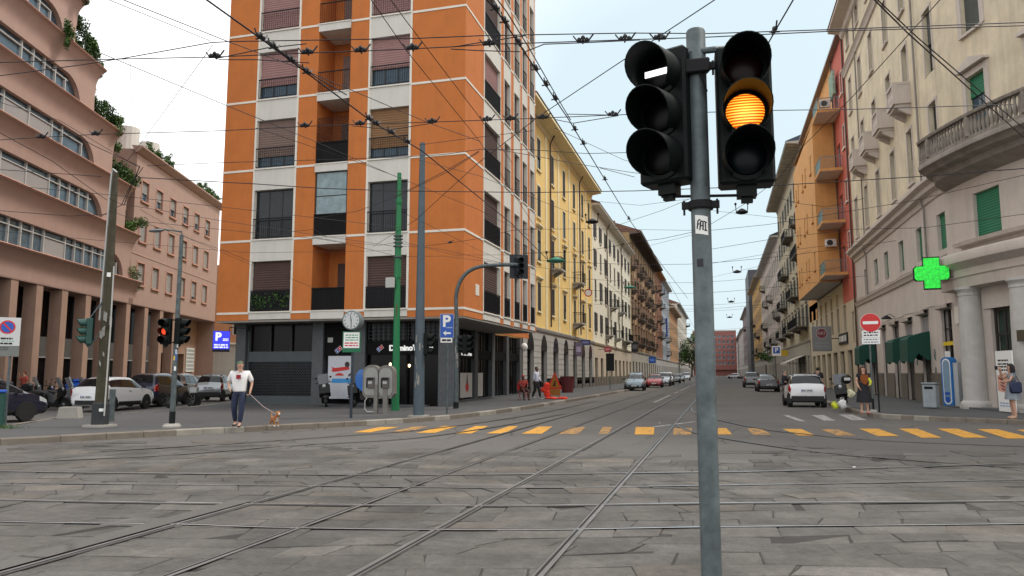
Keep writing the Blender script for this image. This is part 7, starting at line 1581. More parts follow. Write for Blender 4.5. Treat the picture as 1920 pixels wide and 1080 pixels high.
def person(label, loc, rz, J=None, scale=1.0, fat=1.0, skin=None, shirt=None, trousers=None, dress=None, hair='short', hairm=None, sleeves=.55, shoes=None, group=None, bare_legs=False, hands=('relax', 'relax')):
    P = {k: Vector(v) for k, v in BASE.items()}
    for k, v in (J or {}).items(): P[k] = Vector(v)
    skin = skin or m_skin; t = thing('person', label, 'person', loc, rz, group); t.scale = (scale,) * 3
    def rr(k, g=0):
        r = RAD.get(k) or RAD[k[:2]]; f = fat * (1 if g else .80) if k in ('pelvis', 'spine', 'chest') else 1
        return tuple(x * f + g for x in r) if isinstance(r, tuple) else r + g
    V = {'pelvis': (P['pelvis'], rr('pelvis'))}
    for k in P: V.setdefault(k, (P[k], rr(k)))
    ED = [('pelvis', 'spine'), ('spine', 'chest'), ('chest', 'neck'), ('neck', 'jaw'), ('jaw', 'head'), ('head', 'top')]
    for s in 'LR': ED += [('chest', 'sh' + s), ('sh' + s, 'el' + s), ('el' + s, 'wr' + s), ('pelvis', 'hi' + s), ('hi' + s, 'kn' + s), ('kn' + s, 'an' + s), ('an' + s, 'to' + s)]
    for s, hp in zip('LR', hands):                          # palm, five bent fingers, thumb from its side
        w = P['wr' + s]; d = (w - P['el' + s]).normalized(); sgn = 1 if s == 'L' else -1
        side = d.cross(Vector((0, 0, 1)));
        if side.length < .2: side = d.cross(Vector((0, 1, 0)))
        side.normalize(); nrm = side.cross(d).normalized(); fwd = Vector((0, -1, 0)); fwd = (fwd - d * fwd.dot(d));
        if fwd.length < .2: fwd = side
        fwd.normalize(); pn = d.cross(fwd).normalized() * sgn
        pa = w + d * .055; V['pa' + s] = (pa, (.030, .018)); ED.append(('wr' + s, 'pa' + s))
        curl = .055 if hp == 'grip' else .02
        for i, (o, l) in enumerate(((.024, .070), (.008, .080), (-.008, .074), (-.024, .058))):
            a = pa + d * .03 + fwd * o; b = a + d * l * .5 + pn * curl * .35; c = b + d * l * (.5 if hp != 'grip' else .1) + pn * curl
            for j, (q, r) in enumerate(((a, .0095), (b, .0085), (c, .0065))): V['f%s%d%d' % (s, i, j)] = (q, r)
            ED += [('pa' + s, 'f%s%d0' % (s, i)), ('f%s%d0' % (s, i), 'f%s%d1' % (s, i)), ('f%s%d1' % (s, i), 'f%s%d2' % (s, i))]
        a = w + d * .035 + fwd * .032; b = a + d * .03 + fwd * .022 + pn * curl * .5; V['t%s0' % s] = (a, .011); V['t%s1' % s] = (b, .008); ED += [('wr' + s, 't%s0' % s), ('t%s0' % s, 't%s1' % s)]
    hd = P['head']; fw = (P['jaw'] - P['neck']); fdir = Vector((fw.x, fw.y, 0)); fdir = fdir.normalized() if fdir.length > .004 else Vector((0, -1, 0)); rt = Vector((-fdir.y, fdir.x, 0))
    ns = hd + fdir * .098 + Vector((0, 0, -.022)); V['nose'] = (ns, .012); ED.append(('head', 'nose'))
    for i, s in enumerate((1, -1)): V['ear%d' % i] = (hd + rt * s * .082 + Vector((0, 0, -.015)), (.012, .026)); ED.append(('head', 'ear%d' % i))
    link('body', skinmesh('body', V, ED, skin), t)
    q = MB()
    for s in (1, -1): q.ell(hd + fdir * .083 + rt * s * .033 + Vector((0, 0, .004)), (.012, .010, .007), 8, 6)
    q.build('eyes', m_ink, t, True)
    q = MB(); q.ell(hd + fdir * .080 + Vector((0, 0, -.060)), (.022, .014, .006), 8, 6); q.build('mouth', M('lips', (.26, .09, .07), .5), t, True)
    if hair:
        q = MB(); c = hd - fdir * .012 + Vector((0, 0, .022)); q.ell(c, (.092, .098, .100), 14, 10)
        if hair == 'cropped': q = MB(); q.ell(hd - fdir * .014 + Vector((0, 0, .026)), (.083, .088, .086), 14, 10)
        if hair == 'long':
            for k in range(7): a = -1.9 + 3.8 * k / 6; o = -fdir * math.cos(a) * .075 + rt * math.sin(a) * .085; q.tube([c + o, c + o * 1.15 + Vector((0, 0, -.15)), c + o * 1.05 - fdir * .02 + Vector((0, 0, -.30))], [.035, .04, .012], 7)
        # keep the face clear: push hair behind the face plane
        q.v = [tuple(Vector(v) - fdir * max(0, (Vector(v) - hd).dot(fdir) - (.045 if Vector(v).z < hd.z + .045 else .2))) for v in q.v]
        q.build('hair', hairm or m_hairb, t, True)
    def lerp(a, b, k): return P[a] + (P[b] - P[a]) * k
    if shirt:
        g = .022; VV = {'spine': (P['spine'], rr('spine', g)), 'pel': (P['pelvis'] + Vector((0, 0, -.06)), rr('pelvis', g)), 'chest': (P['chest'], rr('chest', g)), 'nk': (lerp('chest', 'neck', .78), (.09, .075))}; EE = [('pel', 'spine'), ('spine', 'chest'), ('chest', 'nk')]
        for s in 'LR': VV['sh' + s] = (P['sh' + s], rr('sh', g)); VV['sl' + s] = (lerp('sh' + s, 'el' + s, min(1, sleeves / .55)), .056 + g * .6); EE += [('chest', 'sh' + s), ('sh' + s, 'sl' + s)]
        if sleeves > .6:
            for s in 'LR': VV['cu' + s] = (lerp('el' + s, 'wr' + s, .9), .042); EE.append(('sl' + s, 'cu' + s))
        so_ = link('shirt', skinmesh('shirt', VV, EE, shirt), t)
    if trousers:
        g = .024; VV = {'pelvis': (P['pelvis'] + Vector((0, 0, -.01)), rr('pelvis', g * .6)), 'wa': (P['pelvis'] + Vector((0, .0, .06)), rr('spine', g * .6))}; EE = [('wa', 'pelvis')]
        for s in 'LR': VV['hi' + s] = (P['hi' + s], rr('hi', g)); VV['kn' + s] = (P['kn' + s], rr('kn', g)); VV['an' + s] = (lerp('kn' + s, 'an' + s, .94), .066); EE += [('pelvis', 'hi' + s), ('hi' + s, 'kn' + s), ('kn' + s, 'an' + s)]
        link('trousers', skinmesh('trousers', VV, EE, trousers), t)
    if dress:
        g = .018; VV = {'spine': (P['spine'], rr('spine', g)), 'chest': (P['chest'], rr('chest', g)), 'nk': (lerp('chest', 'neck', .7), (.085, .07))}; EE = [('spine', 'chest'), ('chest', 'nk')]
        for s in 'LR': VV['sh' + s] = (P['sh' + s], rr('sh', g)); VV['sl' + s] = (lerp('sh' + s, 'el' + s, .5), .066); EE += [('chest', 'sh' + s), ('sh' + s, 'sl' + s)]
        dm, zlow = dress
        do = link('dress', skinmesh('dress', VV, EE, dm), t)
        q = MB(); n = 28; vs = []
        for j in range(9):
            k = j / 8; z = P['spine'].z + .03 + (zlow - P['spine'].z - .03) * k
            for i in range(n): a = 2 * math.pi * i / n; r0 = .155 + .10 * k ** .8 + .018 * k * math.sin(a * 6 + k * 2); vs.append((P['spine'].x * (1 - k) + r0 * math.cos(a) * 1.05, P['spine'].y * (1 - k) + r0 * .82 * math.sin(a), z))
        q.add(vs, [(j * n + i, j * n + (i + 1) % n, (j + 1) * n + (i + 1) % n, (j + 1) * n + i) for j in range(8) for i in range(n)]); q.build('skirt', dm, do, True)
    if shoes is not False:
        for s in 'LR':
            a, b = P['an' + s], P['to' + s]; d = (b - a); d.z = 0; d.normalize()
            VV = {'h': (a - d * .03 + Vector((0, 0, -.05)), (.042, .042)), 'm': (a + d * .08 + Vector((0, 0, -.055)), (.045, .035)), 't': (a + d * .19 + Vector((0, 0, -.062 + (b.z - .035))), (.036, .024))}
            link('shoe', skinmesh('shoe', VV, [('h', 'm'), ('m', 't')], shoes or m_shoe), t)
    return t, P
m_tee = M('white_tee', (.72, .71, .70), .85, var=.04); m_jean = M('dark_jeans', (.022, .030, .065), .85, var=.2, scale=12); m_blk = M('black_cloth', (.014, .014, .017), .85, var=.15); m_navy = M('navy_cloth', (.018, .02, .03), .85, var=.15)
# man with the dog, mid-stride towards the viewer
mx_, my_, _ = atp(446, 801); rzm = facing((mx_, my_)) - R(12)
man, P = person('bald man in white tee shirt and dark jeans walking a small dog on a leash', (mx_, my_, PH), rzm, dict(shL=(.21, .01, 1.425), elL=(.31, .05, 1.17), wrL=(.30, -.08, .95), shR=(-.21, .01, 1.425), elR=(-.30, .06, 1.18), wrR=(-.22, -.14, 1.02), knL=(.10, -.10, .51), anL=(.06, -.10, .09), toL=(.07, -.26, .035), knR=(-.12, -.01, .51), anR=(-.11, .20, .11), toR=(-.13, .04, .035)), fat=1.22, shirt=m_tee, trousers=m_jean, hair='cropped', hairm=M('shaved_hair', (.12, .075, .055), .7), hands=('grip', 'relax'), scale=1.02)
q = MB(); q.box(-.06, -.176, 1.27, .06, -.166, 1.38); q.build('shirt_print', M('red_black_print', (.30, .02, .03), .8, var=.5, scale=16), man)
q = MB(); q.tube([(-.075, -.098, 1.70), (0, -.11, 1.705), (.075, -.098, 1.70)], .014, 6); q.build('sunglasses', M('green_mirror', (.05, .28, .14), .15, .3), man)
# dog
dx, dy, _ = atp(515, 801); rzd = facing((dx, dy)) + R(22)
dog = thing('dog', 'small tan dog with white paws standing on the kerb at the end of the leash', 'dog', (dx, dy, PH), rzd); dog.scale = (.82,) * 3
DV = {'hip': ((0, .22, .27), (.078, .085)), 'belly': ((0, .05, .26), (.075, .08)), 'chest': ((0, -.12, .27), (.085, .105)), 'neck': ((0, -.20, .38), .058), 'skull': ((0, -.26, .46), (.066, .062)), 'muz': ((0, -.34, .435), .036), 'nose': ((0, -.385, .43), .022), 'earL': ((.055, -.23, .52), (.03, .012)), 'earLt': ((.09, -.24, .47), (.022, .008)), 'earR': ((-.055, -.23, .52), (.03, .012)), 'earRt': ((-.09, -.24, .47), (.022, .008)),
      'tail': ((0, .31, .33), .022), 'tail2': ((.03, .37, .44), .018), 'tail3': ((.03, .36, .52), .010)}
DE = [('hip', 'belly'), ('belly', 'chest'), ('chest', 'neck'), ('neck', 'skull'), ('skull', 'muz'), ('muz', 'nose'), ('skull', 'earL'), ('earL', 'earLt'), ('skull', 'earR'), ('earR', 'earRt'), ('hip', 'tail'), ('tail', 'tail2'), ('tail2', 'tail3')]
for s, x in (('L', .06), ('R', -.06)):
    DV.update({'e' + s: ((x, -.12, .17), .034), 'w' + s: ((x, -.14, .085), .023), 'p' + s: ((x, -.155, .02), .025), 'k' + s: ((x, .17, .17), .042), 'h' + s: ((x, .27, .105), .022), 'm' + s: ((x, .25, .03), .02), 'q' + s: ((x, .225, .018), .024)})
    DE += [('chest', 'e' + s), ('e' + s, 'w' + s), ('w' + s, 'p' + s), ('hip', 'k' + s), ('k' + s, 'h' + s), ('h' + s, 'm' + s), ('m' + s, 'q' + s)]
m_fur = M('tan_fur', (.36, .15, .055), .9, var=.3, scale=9, bump=.4); db = link('body', skinmesh('body', DV, DE, [m_fur, M('white_fur', (.6, .56, .5), .9, var=.1)]), dog)
for f in db.data.polygons:
    c = f.center
    if c.z < .075 or (c.y < -.17 and c.z < .33 and abs(c.x) < .05) or c.y < -.335: f.material_index = 1
q = MB(); q.ell((0, -.41, .435), (.016, .012, .012), 8, 6); 
for s in (1, -1): q.ell((s * .032, -.315, .475), (.010, .008, .010), 8, 6)
q.build('nose_and_eyes', m_ink, dog, True)
q = MB(); q.lathe([(.062, -.012), (.066, 0), (.062, .012)], (0, -.20, .365), 14); q.build('collar', m_red, dog)
mm = Matrix.Translation((mx_, my_, PH)) @ Matrix.Rotation(rzm, 4, 'Z') @ Matrix.Scale(1.02, 4); hand = mm @ (P['wrL'] + (P['wrL'] - P['elL']).normalized() * .09)
md_ = Matrix.Translation((dx, dy, PH)) @ Matrix.Rotation(rzd, 4, 'Z') @ Matrix.Scale(.82, 4); nk = md_ @ Vector((0, -.17, .41))
q = MB(); q.tube([hand + Vector((0, 0, .0)), hand.lerp(nk, .5) + Vector((0, 0, -.06)), nk], .009, 5); o = q.build('leash', M('leash_pink_grey', (.40, .30, .30), .7)); tag(o, 'thin leash from the walking man to his tan dog', 'leash')
# woman by the corner holding a phone up
wx, wy, _ = atp(1902, 786); rzw = facing((wx, wy)) - R(70)
m_gdress = M('grey_dress', (.22, .25, .28), .85, var=.15, scale=8)
wo_, P = person('woman in a grey dress lifting a dark phone to her face beside the white banner', (wx, wy, PH), rzw, dict(shL=(.16, .01, 1.40), shR=(-.16, .01, 1.40), elR=(-.20, -.20, 1.28), wrR=(-.06, -.27, 1.50), elL=(.20, -.12, 1.20), wrL=(.05, -.26, 1.18), jaw=(0, -.035, 1.565), knL=(.085, -.02, .51), knR=(-.085, -.02, .51)), dress=(m_gdress, .62), hair='long', shoes=M('sandal', (.25, .17, .1), .7), hands=('grip', 'grip'), scale=1.0)
q = MB(); q.box(-.16, -.40, 1.555, .04, -.375, 1.68, 0, .008); o = q.build('phone', m_black, None, loc=(wx, wy, PH), rz=rzw); tag(o, 'dark phone held up by the woman in grey', 'phone')
ba = thing('handbag', 'navy shoulder bag hanging at the side of the woman in grey', 'bag', (wx, wy, PH), rzw); q = MB(); q.box(.17, -.16, .82, .32, .18, 1.18, 0, .05); q.build('bag', M('bag_navy', (.012, .02, .06), .6), ba, True); q = MB(); q.tube([(.25, -.1, 1.17), (.19, .02, 1.49), (.25, .12, 1.17)], .012, 5); q.build('strap', M('bag_navy', (.012, .02, .06)), ba)
# woman in black with orange scarf by the no-entry post
bx, by, _ = atp(1622, 776); rzb = facing((bx, by)) + R(15)
_, P = person('woman in long black dress with orange scarf standing by the no entry post', (bx, by, PH), rzb, dict(elL=(.24, -.02, 1.16), wrL=(.16, -.16, 1.08), elR=(-.25, .0, 1.15), wrR=(-.20, -.13, .98)), dress=(m_blk, .42), hair='long', hairm=M('hair_brown', (.05, .022, .012), .6), skin=m_skin, shoes=M('red_shoe', (.3, .03, .03), .6), scale=.97)
q = MB(); q.prism([(-.12, 1.44), (.12, 1.44), (.15, 1.28), (.05, 1.06), (-.06, 1.10), (-.15, 1.28)], -.175, -.14); q.build('scarf', M('orange_scarf', (.22, .06, .012), .85, var=.2), _, True)
q = MB(); q.tube([(.14, -.16, 1.30), (.20, -.19, 1.18), (.17, -.2, 1.05)], [.03, .05, .03], 8); q.build('yellow_cloth', M('neon_yellow', (.55, .60, .03), .8), _, True)
# man beside the tiny white car
kx, ky = at(1473, 760).x, at(1473, 760).y
person('man in dark polo and trousers standing at the driver side of the tiny white car', (kx, ky, 0), facing((kx, ky)) + R(75), dict(elL=(.23, -.06, 1.16), wrL=(.14, -.28, 1.12), elR=(-.23, -.05, 1.16), wrR=(-.14, -.27, 1.10)), shirt=m_navy, trousers=m_blk, hair='cropped', hairm=M('hair_grey', (.12, .11, .10), .7))
sx_, sy_ = at(1545, 756, PH).x + .15, at(1545, 756, PH).y + 3
person('person in dark clothes standing behind the tiny white car', (sx_, sy_, PH), facing((sx_, sy_)) + R(160), {}, shirt=m_blk, trousers=m_blk, hair='short')
# left pavement: man in white shirt, seated person in red
ax, ay, _ = atp(1006, 748)
person('man in pale shirt and dark trousers walking past the arched shop windows', (ax, ay, PH), facing((ax, ay)) + R(60), dict(knL=(.09, -.12, .52), anL=(.09, -.18, .09), toL=(.1, -.34, .04), knR=(-.09, .02, .51), anR=(-.09, .22, .11), toR=(-.1, .08, .04), wrL=(.26, -.18, .95), wrR=(-.25, .06, .93)), shirt=M('pale_blue_shirt', (.50, .52, .60), .85), trousers=m_blk, sleeves=1, skin=m_skind, shoes=m_paper, hair='cropped', scale=1.03)
ex, ey, _ = atp(981, 750); rze = facing((ex, ey)) + R(25)
person('person in red patterned top seated on a red folding chair by the dark shop bays', (ex, ey, PH), rze, dict(pelvis=(0, .05, .56), spine=(0, .06, .73), chest=(0, .03, .93), neck=(0, .01, 1.09), jaw=(0, -.02, 1.16), head=(0, -.01, 1.235), top=(0, 0, 1.30), shL=(.185, .02, 1.02), elL=(.24, -.06, .78), wrL=(.14, -.25, .70), shR=(-.185, .02, 1.02), elR=(-.24, -.06, .78), wrR=(-.14, -.25, .70), hiL=(.1, .02, .53), knL=(.14, -.40, .50), anL=(.14, -.38, .09), toL=(.15, -.54, .035), hiR=(-.1, .02, .53), knR=(-.14, -.40, .50), anR=(-.14, -.38, .09), toR=(-.15, -.54, .035)), shirt=M('red_pattern_cloth', (.30, .04, .03), .85, var=.6, scale=14), trousers=M('brown_cloth', (.06, .03, .025), .85), skin=m_skind, hair='short', hairm=M('red_scarf', (.35, .03, .03), .8))
t = thing('folding_chair', 'red folding chair under the seated person in red', 'chair', (ex, ey, PH), rze); q = MB(); q.box(-.23, -.22, .42, .23, .24, .46, 0, .01); q.build('seat', m_red, t); q = MB(); q.box(-.23, .24, .58, .23, .27, .92, 0, .01); q.build('backrest', m_red, t)
for s in (-1, 1): q = MB(); q.tube([(s * .22, .27, .92), (s * .22, .2, .44), (s * .22, -.24, 0)], .014, 5); q.tube([(s * .2, -.2, .43), (s * .2, .27, 0)], .014, 5); q.build('leg', m_red, t)
# person under the arcade on the left
cx_, cy_ = at(42, 757).x, at(42, 757).y
person('person in red with raised hand standing under the arcade behind the motorcycles', (cx_, cy_, 0), facing((cx_, cy_)) - R(60), dict(elR=(-.22, -.16, 1.25), wrR=(-.08, -.22, 1.48)), shirt=M('faded_red_cloth', (.35, .07, .05), .85), trousers=m_blk, hair='short', hairm=M('hair_red', (.14, .03, .015), .6), scale=.97)
# loaded scooter / pushchair group beside the woman in black
sx2, sy2, _ = atp(1588, 766)
make_scooter('black scooter hung with helmets and bags on the right pavement', (sx2, sy2 + .5, PH), R(170), top_box=False)
t = thing('helmet', 'black and white helmet on the handlebar of the loaded scooter', 'helmet', (sx2 + .02, sy2 - .1, PH + 1.2)); q = MB(); q.ell((0, 0, 0), (.2, .24, .2), 14, 10); q.build('shell', m_scoot, t, True); q = MB(); q.box(-.12, -.24, -.06, .12, -.2, .06, 0, .02); q.build('visor', m_frame, t)
for dx_, dy_, z, r, m, lb, nm in ((-.28, -.75, .2, (.17, .14, .2), M('plastic_white', (.6, .6, .58), .4, var=.15), 'white plastic carrier bag at the front of the loaded scooter', 'carrier_bag'), (-.58, -.85, .14, (.12, .11, .14), M('neon_yellow', (.55, .60, .03)), 'bright yellow bag on the kerb below the loaded scooter', 'carrier_bag'), (.10, -.55, .62, (.15, .12, .18), M('cream_pattern', (.55, .53, .36), .6, var=.5, scale=9), 'cream and yellow printed bag hanging on the loaded scooter', 'carrier_bag')):
    t = thing(nm, lb, 'bag', (sx2 + dx_, sy2 + dy_, PH)); q = MB(); q.ell((0, 0, z), r, 12, 8); q.v = [(x + .03 * math.sin(z_ * 23 + y * 9), y + .02 * math.sin(x * 31), z_) for x, y, z_ in q.v]; q.build('bag', m, t, True); q = MB(); q.tube([(-.08, 0, z + r[2] * .9), (-.05, 0, z + r[2] * 1.25), (.05, 0, z + r[2] * 1.25), (.08, 0, z + r[2] * .9)], .012, 5); q.build('handle', m, t)
t = thing('bucket', 'blue bucket with white stripe on a small stand between scooter and woman in black', 'bucket', (sx2 + .62, sy2 - .3, PH)); q = MB(); q.lathe([(.17, .45), (.22, 1.0), (.23, 1.0), (.21, .98)], (0, 0, 0), 16); q.build('tub', m_blue, t, True); q = MB(); q.lathe([(.206, .78), (.214, .86)], (0, 0, 0), 16); q.build('stripe', m_paper, t); q = MB()
for a in range(3): q.tube([(.12 * math.cos(a * 2.1), .12 * math.sin(a * 2.1), .46), (.2 * math.cos(a * 2.1), .2 * math.sin(a * 2.1), 0)], .015, 5)
q.build('stand', m_iron, t)
# ------------------------------------------------------------------ overhead wires
m_wire = M('wire_dark', (.020, .017, .022), .6, .3, var=.1); m_ins = M('insulator_dark', (.012, .011, .014), .5, var=.2)
GW = 'overhead tram wires'
def wire(label, pts, z=6.0, r=.009, z2=None, clamps=(), name='overhead_wire', group=GW):
    "pts: surveyed photo points; z..z2: height above the road at the two ends"
    z2 = z if z2 is None else z2; n = len(pts); tot = [0]
    for a, b in zip(pts, pts[1:]): tot.append(tot[-1] + math.hypot(b[0] - a[0], b[1] - a[1]))
    P = [at(p[0], p[1], z + (z2 - z) * tot[i] / tot[-1]) for i, p in enumerate(pts)]
    q = MB(); q.tube(P, r * .85, 5); o = q.build(name, m_wire); tag(o, label, 'overhead wire', group)
    for c in clamps:
        i = min(range(n - 1), key=lambda k: abs(c - (tot[k] + tot[k + 1]) / 2 / tot[-1])) if False else max(k for k in range(n - 1) if tot[k] <= c * tot[-1])
        f = (c * tot[-1] - tot[i]) / max(1e-6, tot[i + 1] - tot[i]); p = P[i].lerp(P[i + 1], f); d = (P[i + 1] - P[i]).normalized(); s_ = d.cross(Vector((0, 0, 1))).normalized()
        k = MB(); a = .055
        for e in (-1, 0, 1): b = p + d * e * a * .95; k.ell(b + Vector((0, 0, .022 + (.028 if e == 0 else 0))), (.031, .031, .034), 8, 6)
        k.tube([p - d * a * 1.5, p + d * a * 1.5], .016, 6); k.tube([p + s_ * .07, p - s_ * .07], .012, 5); k.tube([p + d * a * 1.3, p + d * a * 2.6 + Vector((0, 0, .10))], .012, 5); k.tube([p - d * a * 1.3, p - d * a * 2.4 + Vector((0, 0, .08))], .010, 5)
        k.build('insulator', m_ins, o)
    return o
wire('upper near level wire across the top, from the left sky to the right balcony window', [(222, 111), (395, 80), (430, 78), (780, 72), (900, 67), (1180, 62), (1330, 63), (1570, 55), (1920, 42), (2200, 34)], 6.2)
wire('lower near level wire carrying most black insulators across the orange block', [(-120, 120), (0, 117), (215, 111), (400, 107), (560, 100), (700, 95), (845, 88), (920, 83), (1020, 80), (1165, 75), (1320, 70), (1570, 58), (1920, 48), (2200, 40)], 6.1, clamps=(.225, .30, .343, .385, .447, .523, .557, .585))
wire('doubled strand beneath the insulated near wire, left of the signals', [(405, 110), (500, 90), (575, 82)], 6.05)
wire('doubled strand sagging from the first insulator to the wire crossing on the orange block', [(410, 112), (480, 112), (580, 118)], 6.05)
wire('doubled strand on the near wire above the corner of the orange block', [(845, 92), (900, 95), (975, 97)], 6.05)
wire('short strand rising from the corner insulator towards the sky', [(850, 88), (905, 79), (985, 67)], 6.1)
wire('doubled strand on the near wire between corner and left signal head', [(985, 97), (1020, 83), (1100, 80), (1200, 75)], 6.05)
wire('wire falling from the left picture edge to the loose loop', [(-100, 160), (0, 142), (150, 122), (225, 110)], 6.2)
wire('upper diagonal wire from top left down across the first two window rows', [(205, -12), (232, 0), (430, 79), (560, 127), (800, 229), (900, 265)], 7.0)
wire('thin diagonal wire ending at the knot beside the orange block', [(180, -10), (205, 0), (395, 77)], 7.1, r=.007)
wire('heavy diagonal tram wire with clustered insulators crossing the orange block', [(370, -14), (388, 0), (500, 80), (580, 140), (700, 230), (790, 282), (880, 355), (960, 420), (1060, 520)], 5.9, clamps=(.165, .20, .245, .29, .455, .475, .51, .55), r=.014)
wire('second strand of the heavy diagonal tram wire', [(500, 77), (590, 143), (650, 178)], 5.92, r=.011)
wire('middle level wire with paired insulators over the fourth window row', [(-60, 266), (70, 258), (180, 252), (420, 245), (570, 237), (700, 232), (810, 229), (1000, 222), (1170, 215), (1450, 207), (1600, 205), (1900, 196)], 6.1, clamps=(.07, .122, .322, .375, .444, .497, .519, .55, .617))
wire('doubled strand between the fourth row insulators', [(660, 236), (735, 243), (810, 231)], 6.05); wire('doubled strand right of the corner over the sky', [(1040, 224), (1075, 231), (1160, 217)], 6.05); wire('upper doubled strand right of the corner over the sky', [(1062, 214), (1160, 216)], 6.12)
wire('long thin diagonal wire from the shrubs across the orange block', [(190, 100), (425, 198), (590, 265), (735, 328), (895, 392), (1000, 445)], 6.6, r=.008)
wire('thin stay crossing the white sky left of the orange block', [(400, 83), (340, 165), (280, 247), (215, 333)], 6.6, r=.006)
wire('thin looped drop wire hanging in the left sky', [(244, 118), (245, 160), (247, 190), (243, 225)], 6.2, r=.004)
wire('level wire from the mossy pole top over the third window row', [(275, 311), (415, 305), (590, 300), (740, 295), (830, 290), (900, 280), (1000, 281), (1100, 288), (1300, 283)], 6.6)
wire('falling wire from the middle knot to the left signal head', [(930, 280), (1000, 292), (1080, 307), (1175, 322), (1290, 338)], 6.6); wire('second falling wire beside the lower left signal lamp', [(1125, 315), (1190, 332)], 6.6)
wire('long black level wire below the third window row reaching the right signal', [(262, 333), (480, 345), (600, 353), (740, 358), (1000, 361), (1190, 358), (1300, 354), (1450, 348), (1710, 332), (1920, 316)], 6.2, r=.013)
wire('short cable from the left edge to the mossy pole', [(-60, 312), (0, 318), (190, 331)], 6.0); wire('lower cable from the left edge towards the mossy pole', [(-60, 392), (0, 395), (130, 405), (200, 402)], 5.6)
wire('diagonal cable from the left edge to the top of the mossy pole', [(-60, 225), (0, 249), (98, 302), (200, 375)], 6.0); wire('steep stay from the upper pink storeys to the mossy pole', [(98, 230), (180, 275), (262, 312)], 6.2)
wire('upper of three thin wires fanning from the mossy pole', [(52, 351), (223, 367), (415, 388), (590, 408), (690, 420), (760, 428)], 6.0, r=.008); wire('middle of three thin wires fanning from the mossy pole', [(233, 383), (415, 414), (590, 440), (740, 462)], 5.9, r=.008); wire('lowest of three thin wires fanning from the mossy pole', [(275, 416), (480, 437), (620, 450), (735, 478)], 5.8, r=.008)
wire('thin diagonal wire over the plain pink windows', [(262, 392), (360, 450), (480, 500)], 5.9, r=.006)
wire('bundle of cables from the mossy pole head to the knots', [(205, 372), (232, 385), (262, 312)], 6.3, r=.014); wire('second bundle strand at the mossy pole head', [(190, 405), (228, 384), (246, 345), (268, 314)], 6.3, r=.011)
wire('twisted wire from the green pole to the corner', [(600, 408), (670, 396), (735, 372), (840, 318), (898, 283)], 6.6); wire('second twisted wire from the blue grey pole to the corner', [(742, 370), (840, 322), (898, 285)], 6.4)
wire('long rising wire from green pole past the corner to the top of the picture', [(700, 462), (780, 412), (895, 307), (1012, 217), (1162, 117), (1335, 3), (1360, -14)], 6.8, r=.010)
wire('street tram wire with clustered insulators running up to the top from the far street', [(895, -20), (933, 22), (985, 100), (1040, 185), (1065, 222), (1130, 330), (1180, 412), (1240, 495), (1290, 560)], 6.4, clamps=(.07, .11, .18, .26, .31, .36, .45, .49, .61, .735), r=.013)
wire('second strand of the street tram wire', [(918, -20), (950, 22), (992, 90), (1048, 188), (1070, 225)], 6.45, r=.010)
wire('diagonal wire over the upper floors, left one of a pair at the corner', [(685, -16), (760, 92), (897, 262), (1000, 420)], 6.9, r=.008); wire('diagonal wire over the upper floors, right one of a pair at the corner', [(718, -20), (760, 37), (897, 217), (960, 305)], 6.9, r=.008)
wire('short black wire rising from the amber head to the top edge', [(1440, 82), (1452, 60), (1487, 0), (1497, -18)], 6.3, clamps=(.22,), r=.012)
wire('left cable of the pair falling to the curved balcony', [(1625, -14), (1640, 0), (1700, 60), (1843, 189), (1920, 258)], 6.6, r=.013); wire('right cable of the pair falling to the curved balcony', [(1630, -18), (1650, 4), (1720, 70), (1860, 190), (1990, 300)], 6.7, r=.011)
wire('thin diagonal wire before the pale building down to the lit signal', [(1775, -14), (1594, 186), (1500, 280), (1460, 335), (1400, 380), (1330, 422)], 7.0, r=.009)
wire('level wire from the post past the curved balcony, upper', [(1332, 432), (1440, 421), (1532, 406), (1713, 376), (1930, 326)], 6.6); wire('level wire from the post past the green shutters, middle', [(1335, 467), (1455, 447), (1600, 430), (1735, 427), (1930, 400)], 6.2, r=.009); wire('level wire from the post over the orange bay, lower', [(1335, 494), (1455, 473), (1610, 452)], 6.4, r=.008)
wire('wire from the signal to the red wall', [(1448, 368), (1500, 382), (1550, 388), (1620, 372)], 6.6, r=.008); wire('thin wire across the lower sky left of the post', [(1000, 430), (1100, 429), (1300, 432)], 7.0, r=.008)
wire('sagging cable left of the post', [(985, 475), (1090, 472), (1205, 452), (1240, 448), (1300, 435)], 6.4, r=.010); wire('rising thin wire left of the post', [(1150, 425), (1240, 395), (1300, 370)], 6.9, r=.008); wire('second rising thin wire left of the post', [(1200, 465), (1300, 440)], 6.9, r=.007)
wire('cable with knots from the blue grey pole over the first floor bay', [(741, 462), (785, 463), (840, 456), (900, 447), (960, 432), (1010, 428)], 6.3, clamps=(.38,)); wire('lower cable from the green pole towards the bent signal arm', [(741, 455), (830, 468), (905, 485), (1000, 505)], 6.2, r=.008); wire('lowest cable from the green pole towards the bent signal arm', [(741, 482), (830, 480), (930, 492), (1040, 505)], 6.1, r=.008)
wire('thin cable from left of the green pole across the white bay', [(585, 443), (620, 452), (712, 460), (741, 455)], 6.2, r=.008); wire('dark splice wire between loggia and green pole', [(520, 437), (590, 430), (612, 445)], 6.0, r=.007)
